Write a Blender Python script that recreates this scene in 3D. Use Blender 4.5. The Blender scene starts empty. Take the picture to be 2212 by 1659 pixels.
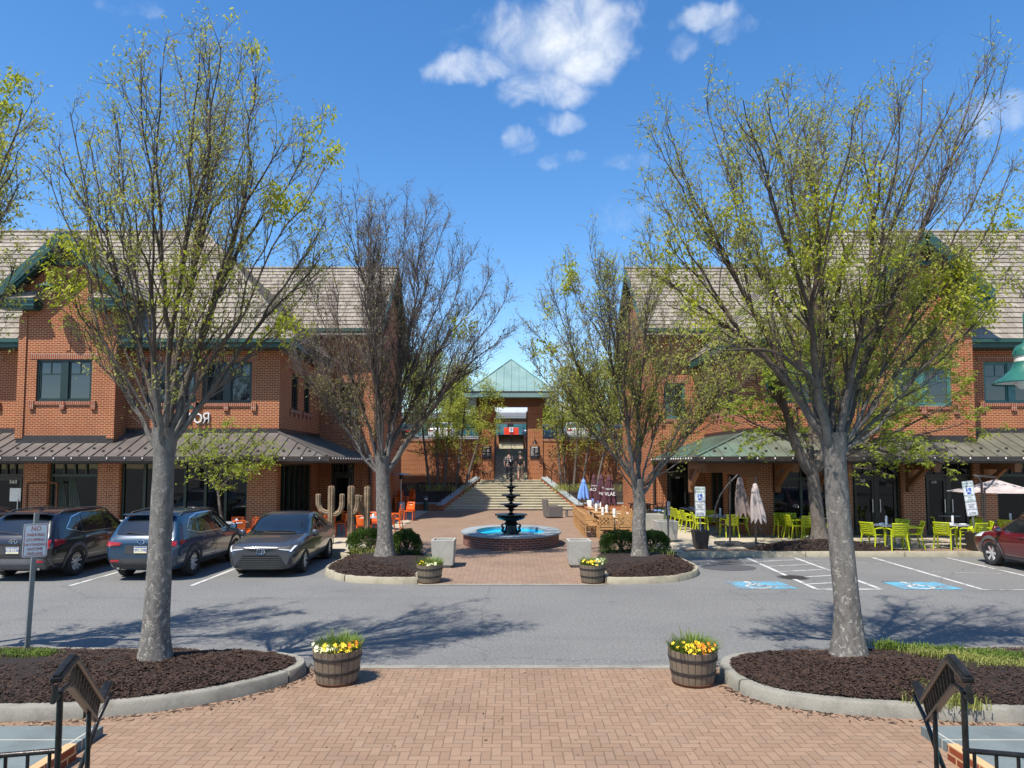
import bpy, bmesh, math, random
from math import sin, cos, tan, atan, atan2, pi, sqrt, radians, floor
from mathutils import Vector, Matrix, noise
from mathutils.bvhtree import BVHTree
V = Vector
sc = bpy.context.scene
COL = sc.collection
# ------------------------------------------------------------------ camera, sky, sun, exposure
CAM_H = 2.85
FPX, CXP, CYP = 1534.0, 1106.0, 906.0        # focal length and optical centre in units of a 2212 px wide frame
TILT = atan(94.0 / FPX)
cd = bpy.data.cameras.new('camera'); cam = bpy.data.objects.new('camera', cd); COL.objects.link(cam)
cam.location = (0, 0, CAM_H); cam.rotation_euler = (pi / 2 + TILT, 0, 0)
cd.sensor_width = 36; cd.lens = 36 * FPX / 2212; cd.shift_y = (CYP - 829.5) / 2212
cd.clip_start = .1; cd.clip_end = 2000
sc.camera = cam
SUN_STEP = V((.38, .43, -1.0))               # how far light travels sideways while it falls one metre
sd = bpy.data.lights.new('sun', 'SUN'); so = bpy.data.objects.new('sun', sd); COL.objects.link(so)
sd.energy = 4.9; sd.angle = radians(.55); sd.color = (1, .94, .84)
so.rotation_euler = SUN_STEP.to_track_quat('-Z', 'Y').to_euler(); so.location = (-10, -12, 30)
sc.view_settings.view_transform = 'Standard'; sc.view_settings.look = 'None'
sc.view_settings.exposure = .58; sc.view_settings.gamma = 1

def ray(px, py):
    x = (px - CXP) / FPX; u = (CYP - py) / FPX
    return V((x, cos(TILT) - u * sin(TILT), sin(TILT) + u * cos(TILT)))
def G(px, py, z=0.0):                        # point of the plane z seen in that direction
    r = ray(px, py); t = (z - CAM_H) / r.z
    return V((r.x * t, r.y * t, z))
def D(px, py, Y):                            # point at distance Y seen in that direction
    r = ray(px, py); t = Y / r.y
    return V((r.x * t, Y, CAM_H + r.z * t))

class NT:
    """small helper to write node graphs as expressions"""
    def __init__(s, tree): s.t = tree; s.n = tree.nodes; s.l = tree.links
    def add(s, kind, **kw):
        n = s.n.new(kind)
        for k, v in kw.items(): setattr(n, k, v)
        return n
    def put(s, sock, v):
        if hasattr(v, 'is_output') or isinstance(v, bpy.types.NodeSocket): s.l.new(v, sock)
        elif v is not None: sock.default_value = v
    def m(s, op, a, b=None, c=None, clamp=False):
        n = s.add('ShaderNodeMath', operation=op); n.use_clamp = clamp
        s.put(n.inputs[0], a)
        if b is not None: s.put(n.inputs[1], b)
        if c is not None: s.put(n.inputs[2], c)
        return n.outputs[0]
    def vm(s, op, a, b=None):
        n = s.add('ShaderNodeVectorMath', operation=op); s.put(n.inputs[0], a)
        if b is not None: s.put(n.inputs[1], b)
        return n.outputs[0]
    def xyz(s, x, y, z):
        n = s.add('ShaderNodeCombineXYZ'); s.put(n.inputs[0], x); s.put(n.inputs[1], y); s.put(n.inputs[2], z); return n.outputs[0]
    def sep(s, v):
        n = s.add('ShaderNodeSeparateXYZ'); s.put(n.inputs[0], v); return n.outputs
    def noise(s, vec, scale, detail=3, rough=.55, dist=0, out=0):
        n = s.add('ShaderNodeTexNoise'); s.put(n.inputs['Vector'], vec); n.inputs['Scale'].default_value = scale
        n.inputs['Detail'].default_value = detail; n.inputs['Roughness'].default_value = rough; n.inputs['Distortion'].default_value = dist
        return n.outputs[out]
    def vor(s, vec, scale, feature='F1', out=0, rnd=1):
        n = s.add('ShaderNodeTexVoronoi', feature=feature); s.put(n.inputs['Vector'], vec); n.inputs['Scale'].default_value = scale
        n.inputs['Randomness'].default_value = rnd
        return n.outputs[out]
    def ramp(s, f, stops, interp='LINEAR'):
        n = s.add('ShaderNodeValToRGB'); s.put(n.inputs[0], f); cr = n.color_ramp; cr.interpolation = interp
        while len(cr.elements) < len(stops): cr.elements.new(.5)
        for e, (p, c) in zip(cr.elements, stops):
            e.position = p; e.color = (*c, 1) if len(c) == 3 else c
        return n.outputs[0]
    def mix(s, f, a, b, blend='MIX'):
        n = s.add('ShaderNodeMix', data_type='RGBA', blend_type=blend)
        s.put(n.inputs[0], f)
        for i, v in ((6, a), (7, b)):
            if isinstance(v, tuple) and len(v) == 3: v = (*v, 1)
            s.put(n.inputs[i], v)
        return n.outputs[2]
    def smooth(s, v, lo, hi):
        n = s.add('ShaderNodeMapRange', interpolation_type='SMOOTHSTEP'); s.put(n.inputs[0], v)
        n.inputs[1].default_value = lo; n.inputs[2].default_value = hi
        return n.outputs[0]
    def bump(s, h, strength=.3, dist=.01):
        n = s.add('ShaderNodeBump'); n.inputs['Strength'].default_value = strength; n.inputs['Distance'].default_value = dist
        s.put(n.inputs['Height'], h); return n.outputs[0]
    def pos(s): return s.add('ShaderNodeNewGeometry').outputs['Position']
    def obj(s): return s.add('ShaderNodeTexCoord').outputs['Object']

# world: physical sky plus wind-blown clouds on a flat layer high above
w = bpy.data.worlds.new('World'); sc.world = w; w.use_nodes = True
nt = NT(w.node_tree); nt.n.clear()
sky = nt.add('ShaderNodeTexSky', sky_type='NISHITA'); sky.sun_disc = False
sdir = (-SUN_STEP).normalized()
sky.sun_elevation = math.asin(sdir.z); sky.sun_rotation = atan2(sdir.x, sdir.y)
sky.air_density = 1.0; sky.dust_density = .2; sky.ozone_density = 1.6; sky.altitude = 200
hs = nt.add('ShaderNodeHueSaturation'); nt.l.new(sky.outputs[0], hs.inputs['Color'])
hs.inputs['Saturation'].default_value = 1.3; hs.inputs['Value'].default_value = 1.22; hs.inputs['Hue'].default_value = .502
dirv = nt.add('ShaderNodeTexCoord').outputs['Generated']
dx, dy, dz = nt.sep(dirv)
zz = nt.m('ADD', nt.m('MAXIMUM', dz, 0.0), .12)
P = nt.xyz(nt.m('DIVIDE', dx, zz), nt.m('DIVIDE', dy, zz), 0.0)
def lay(px, py):
    r = ray(px, py).normalized(); q = max(r.z, 0) + .12
    return r.x / q, r.y / q
big = nt.noise(dirv, 6.0, 5, .6, .3); fine = nt.noise(dirv, 17.0, 9, .62, .4)
wob = nt.xyz(nt.m('MULTIPLY', nt.m('SUBTRACT', nt.noise(dirv, 10.0, 4, .6), .5), .16), nt.m('MULTIPLY', nt.m('SUBTRACT', nt.noise(nt.vm('ADD', dirv, (7, 3, 0)), 10.0, 4, .6), .5), .2), 0.0)
Pw = nt.vm('ADD', P, wob); wx, wy, _ = nt.sep(Pw)
total = None
# direction of each cloud, its size, weight
for cx, cy, rx, ry, wt in ((1195, 105, 165, 80, 1.0), (1310, 95, 75, 75, .85), (1245, 25, 75, 50, .8), (1020, 150, 95, 32, .78), (1165, 195, 110, 42, .82), (1130, 300, 45, 30, .62), (1225, 262, 40, 24, .58),
                           (1205, 345, 55, 18, .45), (1545, 25, 85, 36, .85), (1495, 85, 40, 45, .5), (1600, 55, 60, 30, .5), (1370, 350, 90, 26, .5), (1340, 470, 80, 45, .42), (960, 800, 300, 90, .38), (1260, 770, 160, 70, .5),
                           (2150, 250, 90, 60, .55), (270, 15, 70, 28, .42), (980, 95, 60, 30, .4), (-900, -200, 500, 200, .9), (3200, 100, 600, 200, .9)):
    x0, y0 = lay(cx, cy); xr = abs(lay(cx + rx, cy)[0] - x0); yr = abs(lay(cx, cy + ry)[1] - y0)
    a = nt.m('DIVIDE', nt.m('SUBTRACT', wx, x0), xr); b = nt.m('DIVIDE', nt.m('SUBTRACT', wy, y0), yr)
    d2 = nt.m('ADD', nt.m('MULTIPLY', a, a), nt.m('MULTIPLY', b, b))
    k = nt.m('MULTIPLY', nt.m('SUBTRACT', 1.0, nt.smooth(d2, .05, 2.0)), wt)
    total = k if total is None else nt.m('MAXIMUM', total, k)
dens = nt.m('ADD', total, nt.m('MULTIPLY', nt.m('SUBTRACT', fine, .5), 1.35))
dens = nt.m('ADD', dens, nt.m('MULTIPLY', nt.m('SUBTRACT', big, .5), .5))
cov = nt.m('MULTIPLY', nt.smooth(dens, .22, 1.5), .95)
cov = nt.m('MULTIPLY', cov, nt.smooth(total, .02, .25))
cloudc = nt.mix(nt.smooth(fine, .3, .7), (4.4, 4.9, 5.6), (6.0, 6.2, 6.4))
colr = nt.mix(cov, hs.outputs[0], cloudc)
bg = nt.add('ShaderNodeBackground'); nt.l.new(colr, bg.inputs[0]); bg.inputs[1].default_value = .12
wo = nt.add('ShaderNodeOutputWorld'); nt.l.new(bg.outputs[0], wo.inputs[0])

# ------------------------------------------------------------------ mesh builder and scene bookkeeping
OFF = {}
class MB:
    def __init__(s): s.v = []; s.f = []; s.mi = []; s.cur = 0
    def add(s, vs, fs):
        b = len(s.v); s.v.extend(vs)
        s.f.extend([tuple(i + b for i in f) for f in fs]); s.mi.extend([s.cur] * len(fs))
    def box(s, x0, x1, y0, y1, z0, z1):
        s.add([(x0, y0, z0), (x1, y0, z0), (x1, y1, z0), (x0, y1, z0), (x0, y0, z1), (x1, y0, z1), (x1, y1, z1), (x0, y1, z1)],
              [(0, 3, 2, 1), (4, 5, 6, 7), (0, 1, 5, 4), (1, 2, 6, 5), (2, 3, 7, 6), (3, 0, 4, 7)]); return s
    def bar(s, a, b, wd, ht, up=(0, 0, 1)):           # box section wd x ht from a to b
        a = V(a); b = V(b); d = (b - a).normalized(); u = V(up); sd_ = d.cross(u)
        if sd_.length < 1e-4: sd_ = d.cross(V((1, 0, 0)))
        sd_.normalize(); u = sd_.cross(d); p = sd_ * wd / 2; q = u * ht / 2
        s.add([a - p - q, a + p - q, a + p + q, a - p + q, b - p - q, b + p - q, b + p + q, b - p + q],
              [(0, 1, 2, 3), (7, 6, 5, 4), (0, 4, 5, 1), (1, 5, 6, 2), (2, 6, 7, 3), (3, 7, 4, 0)]); return s
    def tube(s, pts, rad, n=8, cap=True):
        pts = [V(p) for p in pts]
        if not hasattr(rad, '__len__'): rad = [rad] * len(pts)
        b = len(s.v); up = None; L = len(pts)
        for i, p in enumerate(pts):
            d = (pts[min(i + 1, L - 1)] - pts[max(i - 1, 0)])
            if d.length < 1e-9: d = V((0, 0, 1))
            d.normalize()
            if up is None: up = V((1, 0, 0)) if abs(d.x) < .8 else V((0, 1, 0))
            x = d.cross(up)
            if x.length < 1e-5: x = d.cross(V((0, .3, 1)))
            x.normalize(); up = x.cross(d); r = rad[i]
            for k in range(n):
                a = 2 * pi * k / n; s.v.append(p + x * (cos(a) * r) + up * (sin(a) * r))
        for i in range(L - 1):
            for k in range(n):
                k2 = (k + 1) % n
                s.f.append((b + i * n + k, b + i * n + k2, b + (i + 1) * n + k2, b + (i + 1) * n + k)); s.mi.append(s.cur)
        if cap:
            s.f.append(tuple(b + k for k in reversed(range(n)))); s.f.append(tuple(b + (L - 1) * n + k for k in range(n))); s.mi.extend([s.cur] * 2)
        return s
    def lathe(s, prof, n=24, c=(0, 0, 0), sx=1, sy=1, wave=None, cap=True):
        b = len(s.v); cx, cy, cz = c
        for (r, z) in prof:
            for k in range(n):
                a = 2 * pi * k / n; rr = r * (1 + (wave(k, r, z) if wave else 0))
                s.v.append((cx + cos(a) * rr * sx, cy + sin(a) * rr * sy, cz + z))
        for i in range(len(prof) - 1):
            for k in range(n):
                k2 = (k + 1) % n; s.f.append((b + i * n + k, b + i * n + k2, b + (i + 1) * n + k2, b + (i + 1) * n + k)); s.mi.append(s.cur)
        if cap:
            if prof[0][0] > 1e-4: s.f.append(tuple(b + k for k in reversed(range(n)))); s.mi.append(s.cur)
            if prof[-1][0] > 1e-4: s.f.append(tuple(b + (len(prof) - 1) * n + k for k in range(n))); s.mi.append(s.cur)
        return s
    def prism(s, poly, z0, z1):
        n = len(poly)
        s.add([(x, y, z0) for x, y in poly] + [(x, y, z1) for x, y in poly],
              [tuple(reversed(range(n))), tuple(range(n, 2 * n))] + [(i, (i + 1) % n, n + (i + 1) % n, n + i) for i in range(n)]); return s
    def slab(s, poly, d):                              # 3-D polygon thickened along vector d
        n = len(poly); poly = [V(p) for p in poly]; d = V(d)
        s.add(poly + [p + d for p in poly], [tuple(reversed(range(n))), tuple(range(n, 2 * n))] + [(i, (i + 1) % n, n + (i + 1) % n, n + i) for i in range(n)]); return s
    def quad(s, a, b, c, d): s.add([a, b, c, d], [(0, 1, 2, 3)]); return s
    def grid(s, fn, nu, nv):
        b = len(s.v)
        for j in range(nv + 1):
            for i in range(nu + 1): s.v.append(fn(i / nu, j / nv))
        for j in range(nv):
            for i in range(nu):
                a = b + j * (nu + 1) + i; s.f.append((a, a + 1, a + nu + 2, a + nu + 1)); s.mi.append(s.cur)
        return s
    def xf(s, M, start=0):
        for i in range(start, len(s.v)): s.v[i] = M @ V(s.v[i])
        return s
    def build(s, name, mat, parent=None, base=None, smooth=None, bevel=None):
        off = V(base) if base is not None else (OFF.get(parent.name, V((0, 0, 0))) if parent else V((0, 0, 0)))
        me = bpy.data.meshes.new(name)
        me.from_pydata([(p[0] - off.x, p[1] - off.y, p[2] - off.z) for p in s.v], [], s.f)
        mats = mat if isinstance(mat, (list, tuple)) else [mat]
        for m_ in mats: me.materials.append(m_)
        if len(mats) > 1: me.polygons.foreach_set('material_index', s.mi)
        if smooth is not None:
            me.polygons.foreach_set('use_smooth', [True] * len(me.polygons))
            me.set_sharp_from_angle(angle=radians(smooth))
        me.update()
        o = bpy.data.objects.new(name, me); COL.objects.link(o)
        if parent: o.parent = parent
        elif base is not None: o.location = off
        OFF[o.name] = off
        if bevel:
            bm_ = o.modifiers.new('bevel', 'BEVEL'); bm_.width = bevel; bm_.segments = 2; bm_.limit_method = 'ANGLE'; bm_.angle_limit = radians(40)
        return o

def tag(o, label=None, cat=None, group=None, kind=None):
    if label: o['label'] = label
    if cat: o['category'] = cat
    if group: o['group'] = group
    if kind: o['kind'] = kind
    return o
def thing(name, label, cat, loc=(0, 0, 0), group=None, world=True, rz=0):
    """Empty at the base; parts built in world coordinates when world, else local"""
    o = bpy.data.objects.new(name, None); COL.objects.link(o); o.location = loc; o.rotation_euler = (0, 0, rz)
    o.empty_display_size = .1
    OFF[o.name] = V(loc) if world else V((0, 0, 0))
    return tag(o, label, cat, group)
def kids(o): return [c for c in o.children]
def dup(root, loc, rz=None, label=None, group=None, scale=None):
    def cp(o, par):
        c = o.copy(); COL.objects.link(c)
        if par is not None: c.parent = par; c.matrix_parent_inverse = o.matrix_parent_inverse.copy()
        for ch in list(o.children): cp(ch, c)
        return c
    r = cp(root, None); r.location = loc
    if rz is not None: r.rotation_euler = (0, 0, rz)
    if label: r['label'] = label
    if group: r['group'] = group
    if scale: r.scale = (scale,) * 3
    return r
def place(root, loc, rz): root.location = loc; root.rotation_euler = (0, 0, rz); return root
def text(s_, size, mat, parent, loc, rot=(pi / 2, 0, 0), name='lettering', align='CENTER', ext=.004, sx=1, world=True, space=1.0):
    cu = bpy.data.curves.new('t', 'FONT'); cu.body = s_; cu.size = size; cu.align_x = align; cu.align_y = 'CENTER'; cu.extrude = ext
    cu.space_line = space; cu.resolution_u = 2
    tmp = bpy.data.objects.new('t', cu); me = bpy.data.meshes.new_from_object(tmp); me.name = name
    bpy.data.objects.remove(tmp); bpy.data.curves.remove(cu)
    me.materials.clear(); me.materials.append(mat)
    o = bpy.data.objects.new(name, me); COL.objects.link(o)
    o.location = V(loc) - (OFF.get(parent.name, V((0, 0, 0))) if (parent and world) else V((0, 0, 0)))
    o.rotation_euler = rot; o.scale = (sx, 1, 1)
    if parent: o.parent = parent
    return o
# ------------------------------------------------------------------ materials
def base_mat(name):
    m = bpy.data.materials.new(name); m.use_nodes = True; t = NT(m.node_tree); b = t.n['Principled BSDF']
    return m, t, b
def M(name, c, rough=.6, metal=0, var=.18, scale=6, bump=.0, bscale=40, c2=None, spec=.5, coat=0, coord='obj', detail=4, bdist=.01):
    m, t, b = base_mat(name)
    co = t.obj() if coord == 'obj' else t.pos()
    n = t.noise(co, scale, detail, .6)
    lo = tuple(x * (1 - var) for x in c); hi = tuple(min(1, x * (1 + var)) for x in (c2 or c))
    col = t.ramp(n, [(.3, lo), (.7, hi)])
    t.l.new(col, b.inputs['Base Color'])
    b.inputs['Roughness'].default_value = rough; b.inputs['Metallic'].default_value = metal
    b.inputs['Specular IOR Level'].default_value = spec; b.inputs['Coat Weight'].default_value = coat; b.inputs['Coat Roughness'].default_value = .03
    if bump: t.l.new(t.bump(t.noise(co, bscale, 4, .6), bump, bdist), b.inputs['Normal'])
    return m
def wall_uv(t):
    """u along the wall, v up, from position and the facing of the surface"""
    g = t.add('ShaderNodeNewGeometry'); x, y, z = t.sep(g.outputs['Position']); nx, ny, nz = t.sep(g.outputs['True Normal'])
    side = t.m('GREATER_THAN', t.m('ABSOLUTE', nx), t.m('ABSOLUTE', ny))
    u = t.m('ADD', t.m('MULTIPLY', side, y), t.m('MULTIPLY', t.m('SUBTRACT', 1.0, side), x))
    return u, z, g.outputs['Position']
def brick(name, c1, c2, mortar, bw=.215, bh=.075, msize=.011, stain=.25, dark=None, soldier=False, polar=None):
    m, t, b = base_mat(name)
    u, v, p = wall_uv(t)
    if polar:                                           # brickwork laid round a curved wall
        x, y, z = t.sep(t.vm('SUBTRACT', p, polar)); u = t.m('MULTIPLY', t.m('ARCTAN2', y, x), 2.1)
    vec = t.xyz(v, u, 0.0) if soldier else t.xyz(u, v, 0.0)
    n = t.add('ShaderNodeTexBrick'); t.l.new(vec, n.inputs['Vector'])
    n.offset = 0 if soldier else .5
    n.inputs['Scale'].default_value = 1; n.inputs['Mortar Size'].default_value = msize; n.inputs['Mortar Smooth'].default_value = .25
    n.inputs['Brick Width'].default_value = bw; n.inputs['Row Height'].default_value = bh; n.inputs['Bias'].default_value = 0
    n.inputs['Color1'].default_value = (*c1, 1); n.inputs['Color2'].default_value = (*c2, 1); n.inputs['Mortar'].default_value = (*mortar, 1)
    st = t.noise(p, .55, 5, .62); st2 = t.noise(p, 16, 3, .6)
    col = t.mix(t.m('MULTIPLY', t.smooth(st, .42, .72), stain), n.outputs[0], tuple(x * .45 for x in c1))
    col = t.mix(t.m('MULTIPLY', t.smooth(st2, .35, .75), .35), col, (1.25, 1.2, 1.15), 'MULTIPLY')
    t.l.new(col, b.inputs['Base Color']); b.inputs['Roughness'].default_value = .88; b.inputs['Specular IOR Level'].default_value = .25
    t.l.new(t.bump(t.m('SUBTRACT', t.m('MULTIPLY', st2, .25), n.outputs[1]), .5, .006), b.inputs['Normal'])
    return m
def herring(name, cell, cols, joint, gx=.055, spark=True):
    m, t, b = base_mat(name)
    p = t.pos(); x, y, z = t.sep(p)
    wob = t.m('MULTIPLY', t.m('SUBTRACT', t.noise(p, 3.0, 2), .5), .02)
    u = t.m('DIVIDE', t.m('ADD', x, wob), cell); v = t.m('DIVIDE', t.m('ADD', y, wob), cell)
    iu = t.m('FLOOR', u); iv = t.m('FLOOR', v); fu = t.m('FRACT', u); fv = t.m('FRACT', v)
    c = t.m('FLOORED_MODULO', t.m('SUBTRACT', iu, iv), 4.0)
    eq = lambda k: t.m('COMPARE', c, float(k), .2)
    e0, e1, e2, e3 = eq(0), eq(1), eq(2), eq(3)
    dl = t.m('ADD', fu, e1); dr = t.m('ADD', t.m('SUBTRACT', 1.0, fu), e0)
    db = t.m('ADD', fv, e2); dt_ = t.m('ADD', t.m('SUBTRACT', 1.0, fv), e3)
    dist = t.m('MINIMUM', t.m('MINIMUM', dl, dr), t.m('MINIMUM', db, dt_))
    wn = t.add('ShaderNodeTexWhiteNoise', noise_dimensions='2D')
    t.l.new(t.xyz(t.m('SUBTRACT', iu, e1), t.m('SUBTRACT', iv, e2), 0.0), wn.inputs['Vector'])
    bc = t.ramp(wn.outputs[0], [(0, cols[0]), (.35, cols[1]), (.7, cols[2]), (1, cols[3])])
    grime = t.noise(p, .8, 5, .65)
    spot = t.smooth(t.noise(t.vm('ADD', p, (4, 8, 0)), 2.6, 4, .7), .64, .74)
    bc = t.mix(t.m('MULTIPLY', spot, .35), bc, tuple(k * .5 for k in cols[0]))
    bc = t.mix(t.m('MULTIPLY', t.smooth(grime, .45, .75), .45), bc, tuple(k * .62 for k in cols[1]))
    grit = t.noise(p, 90, 3, .7)
    bc = t.mix(t.smooth(grit, .62, .8), bc, tuple(min(1, k * 1.5) for k in cols[2]))
    edge = t.m('SUBTRACT', 1.0, t.smooth(dist, gx * .45, gx * 1.3))
    col = t.mix(t.m('MULTIPLY', edge, t.m('ADD', .38, t.m('MULTIPLY', grime, .5))), bc, joint)
    t.l.new(col, b.inputs['Base Color']); b.inputs['Roughness'].default_value = .82; b.inputs['Specular IOR Level'].default_value = .35
    t.l.new(t.bump(t.m('ADD', t.m('MULTIPLY', grit, .25), t.m('MULTIPLY', edge, -1.0)), .55, .006), b.inputs['Normal'])
    return m
def asphalt():
    m, t, b = base_mat('asphalt'); p = t.pos()
    n1 = t.noise(p, 120, 4, .75); n2 = t.noise(p, .35, 5, .6); n3 = t.noise(p, 3.5, 5, .7)
    col = t.ramp(n1, [(.3, (.09, .088, .084)), (.5, (.16, .157, .15)), (.7, (.285, .28, .27))])
    g2 = t.noise(p, 22, 3, .85)
    col = t.mix(t.m('MULTIPLY', t.smooth(g2, .5, .66), .7), col, (.07, .069, .066)); col = t.mix(t.m('MULTIPLY', t.smooth(g2, .5, .32), .5), col, (.31, .305, .295))
    col = t.mix(t.m('MULTIPLY', t.smooth(n2, .4, .7), .4), col, (.105, .105, .107))
    col = t.mix(t.m('MULTIPLY', t.smooth(n3, .52, .72), .22), col, (.2, .198, .192))
    oil = t.smooth(t.noise(t.vm('ADD', p, (3, 9, 0)), .9, 4, .6), .66, .74)
    col = t.mix(t.m('MULTIPLY', oil, .3), col, (.045, .045, .047))
    cr = t.vor(t.vm('ADD', p, t.noise(p, .8, 5, .7, out=1)), .16, 'DISTANCE_TO_EDGE')
    col = t.mix(t.m('MULTIPLY', t.smooth(cr, .005, .0012), .3), col, (.05, .05, .05))
    dr = t.smooth(t.vor(p, 1.6), .13, .05); dk = t.smooth(t.noise(t.vm('ADD', p, (5, 1, 0)), .5, 3), .5, .62)
    col = t.mix(t.m('MULTIPLY', t.m('MULTIPLY', dr, dk), .6), col, (.045, .045, .045))
    col = t.mix(t.m('MULTIPLY', t.smooth(t.noise(t.vm('MULTIPLY', p, (.12, 1.6, 1)), 1.3, 4, .6), .5, .75), .28), col, (.1, .1, .1))
    t.l.new(col, b.inputs['Base Color']); b.inputs['Roughness'].default_value = .88
    t.l.new(t.bump(n1, .6, .008), b.inputs['Normal'])
    return m
def concrete(name, c, stain=.4, joint=0, scale=1.2, jc=None):
    m, t, b = base_mat(name); p = t.pos()
    n1 = t.noise(p, scale, 6, .65); n2 = t.noise(p, 60, 3, .7); n3 = t.noise(p, 7, 4, .6)
    col = t.ramp(n2, [(.25, tuple(k * .78 for k in c)), (.75, tuple(min(1, k * 1.15) for k in c))])
    col = t.mix(t.m('MULTIPLY', t.smooth(n1, .42, .7), stain), col, tuple(k * .55 for k in c))
    col = t.mix(t.m('MULTIPLY', t.smooth(n3, .55, .75), stain * .6), col, (c[0] * .6, c[1] * .57, c[2] * .48))
    if joint:
        x, y, z = t.sep(p)
        fx = t.m('ABSOLUTE', t.m('SUBTRACT', t.m('FRACT', t.m('DIVIDE', x, joint)), .5)); fy = t.m('ABSOLUTE', t.m('SUBTRACT', t.m('FRACT', t.m('DIVIDE', y, joint)), .5))
        col = t.mix(t.m('GREATER_THAN', t.m('MAXIMUM', fx, fy), .494), col, jc or tuple(k * .4 for k in c))
    t.l.new(col, b.inputs['Base Color']); b.inputs['Roughness'].default_value = .85
    t.l.new(t.bump(n2, .35, .006), b.inputs['Normal'])
    return m
def bark(name, c, patch, amt=.5):
    m, t, b = base_mat(name); p = t.pos()
    q = t.vm('MULTIPLY', p, (1, 1, .45))
    n1 = t.noise(q, 14, 5, .7); n2 = t.noise(t.vm('MULTIPLY', p, (1, 1, .7)), 17, 4, .7, .5)
    x, y, z = t.sep(p)
    low = t.smooth(z, 3.6, .8)
    col = t.ramp(n1, [(.3, tuple(k * .55 for k in c)), (.7, tuple(k * 1.25 for k in c))])
    col = t.mix(t.smooth(z, 3.0, 4.6), col, (c[0] * .55, c[1] * .44, c[2] * .37))
    pm = t.m('MULTIPLY', t.smooth(n2, .55, .58), t.m('ADD', t.m('MULTIPLY', low, .75), .12))
    col = t.mix(t.m('MULTIPLY', pm, amt), col, patch)
    t.l.new(col, b.inputs['Base Color']); b.inputs['Roughness'].default_value = .9; b.inputs['Specular IOR Level'].default_value = .2
    t.l.new(t.bump(t.m('ADD', n1, t.m('MULTIPLY', t.smooth(n2, .55, .62), .35)), .9, .02), b.inputs['Normal'])
    return m
def leaf(name, a, bcol, trans=.45):
    m, t, b = base_mat(name)
    n = t.noise(t.pos(), 4.5, 3, .7)
    col = t.ramp(n, [(.32, a), (.68, bcol)])
    t.l.new(col, b.inputs['Base Color']); b.inputs['Roughness'].default_value = .5; b.inputs['Specular IOR Level'].default_value = .35
    tr = t.add('ShaderNodeBsdfTranslucent'); t.l.new(t.mix(.5, col, (min(1, bcol[0] * 1.2), min(1, bcol[1] * 1.25), bcol[2]), 'MIX'), tr.inputs[0])
    mx = t.add('ShaderNodeMixShader'); mx.inputs[0].default_value = trans
    t.l.new(b.outputs[0], mx.inputs[1]); t.l.new(tr.outputs[0], mx.inputs[2]); t.l.new(mx.outputs[0], t.n['Material Output'].inputs[0])
    return m
def glass_dark(name, c=(.012, .015, .016), rough=.02, spec=.8, ior=1.6):
    m, t, b = base_mat(name)
    n = t.noise(t.obj(), 1.5, 2)
    t.l.new(t.ramp(n, [(.3, tuple(k * .7 for k in c)), (.7, tuple(k * 1.3 for k in c))]), b.inputs['Base Color'])
    b.inputs['Roughness'].default_value = rough; b.inputs['Specular IOR Level'].default_value = spec
    b.inputs['IOR'].default_value = ior
    t.l.new(t.bump(t.noise(t.pos(), .9, 2), .05, .02), b.inputs['Normal'])
    return m
def tile_mat(name, cs):
    m, t, b = base_mat(name); u, v, p = wall_uv(t)
    g = t.add('ShaderNodeNewGeometry'); 
    row = t.m('FLOOR', t.m('DIVIDE', v, .25)); off = t.m('MULTIPLY', t.m('FLOORED_MODULO', row, 2.0), .15)
    wn = t.add('ShaderNodeTexWhiteNoise', noise_dimensions='2D')
    uu = t.m('DIVIDE', t.m('ADD', u, off), .3)
    t.l.new(t.xyz(t.m('FLOOR', uu), row, 0.0), wn.inputs['Vector'])
    col = t.ramp(wn.outputs[0], [(0, cs[0]), (.5, cs[1]), (1, cs[2])])
    st = t.noise(p, .9, 5, .65)
    col = t.mix(t.m('MULTIPLY', t.smooth(st, .4, .72), .35), col, tuple(k * .55 for k in cs[0]))
    gap = t.m('LESS_THAN', t.m('FRACT', uu), .045)
    col = t.mix(gap, col, tuple(k * .35 for k in cs[0]))
    t.l.new(col, b.inputs['Base Color']); b.inputs['Roughness'].default_value = .85; b.inputs['Specular IOR Level'].default_value = .3
    t.l.new(t.bump(t.noise(p, 25, 4), .4, .01), b.inputs['Normal'])
    return m
def metal_roof(name, a, bcol, patina=None):
    m, t, b = base_mat(name); p = t.pos()
    n = t.noise(p, .9, 5, .65); n2 = t.noise(t.vm('MULTIPLY', p, (5, 1, 1)), 2.2, 4, .6)
    col = t.ramp(n, [(.3, a), (.7, bcol)])
    if patina:
        x, y, z = t.sep(p); k = t.m('MULTIPLY', t.smooth(x, 12, 6.5), t.smooth(n, .25, .6))
        k = t.m('ADD', k, t.m('MULTIPLY', t.smooth(n2, .5, .75), .25), clamp=True)
        col = t.mix(t.m('MULTIPLY', k, .6), col, patina)
    col = t.mix(t.m('MULTIPLY', t.smooth(n2, .55, .8), .3), col, tuple(k * .5 for k in a))
    t.l.new(col, b.inputs['Base Color']); b.inputs['Roughness'].default_value = .48; b.inputs['Metallic'].default_value = .25
    return m
def paint(name, c, fl=.0, rough=.3):
    m, t, b = base_mat(name)
    n = t.noise(t.obj(), 260, 2, .5); d = t.noise(t.obj(), 2.5, 4, .6)
    col = t.ramp(n, [(.3, tuple(k * (1 - fl) for k in c)), (.7, tuple(min(1, k * (1 + fl * 2)) for k in c))])
    x, y, z = t.sep(t.obj())
    dust = t.m('MULTIPLY', t.smooth(z, .75, .2), t.m('MULTIPLY', d, .1))
    col = t.mix(dust, col, (.2, .18, .15))
    t.l.new(col, b.inputs['Base Color']); b.inputs['Roughness'].default_value = rough; b.inputs['Metallic'].default_value = .12
    b.inputs['Coat Weight'].default_value = 1; b.inputs['Coat Roughness'].default_value = .04
    return m
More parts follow.
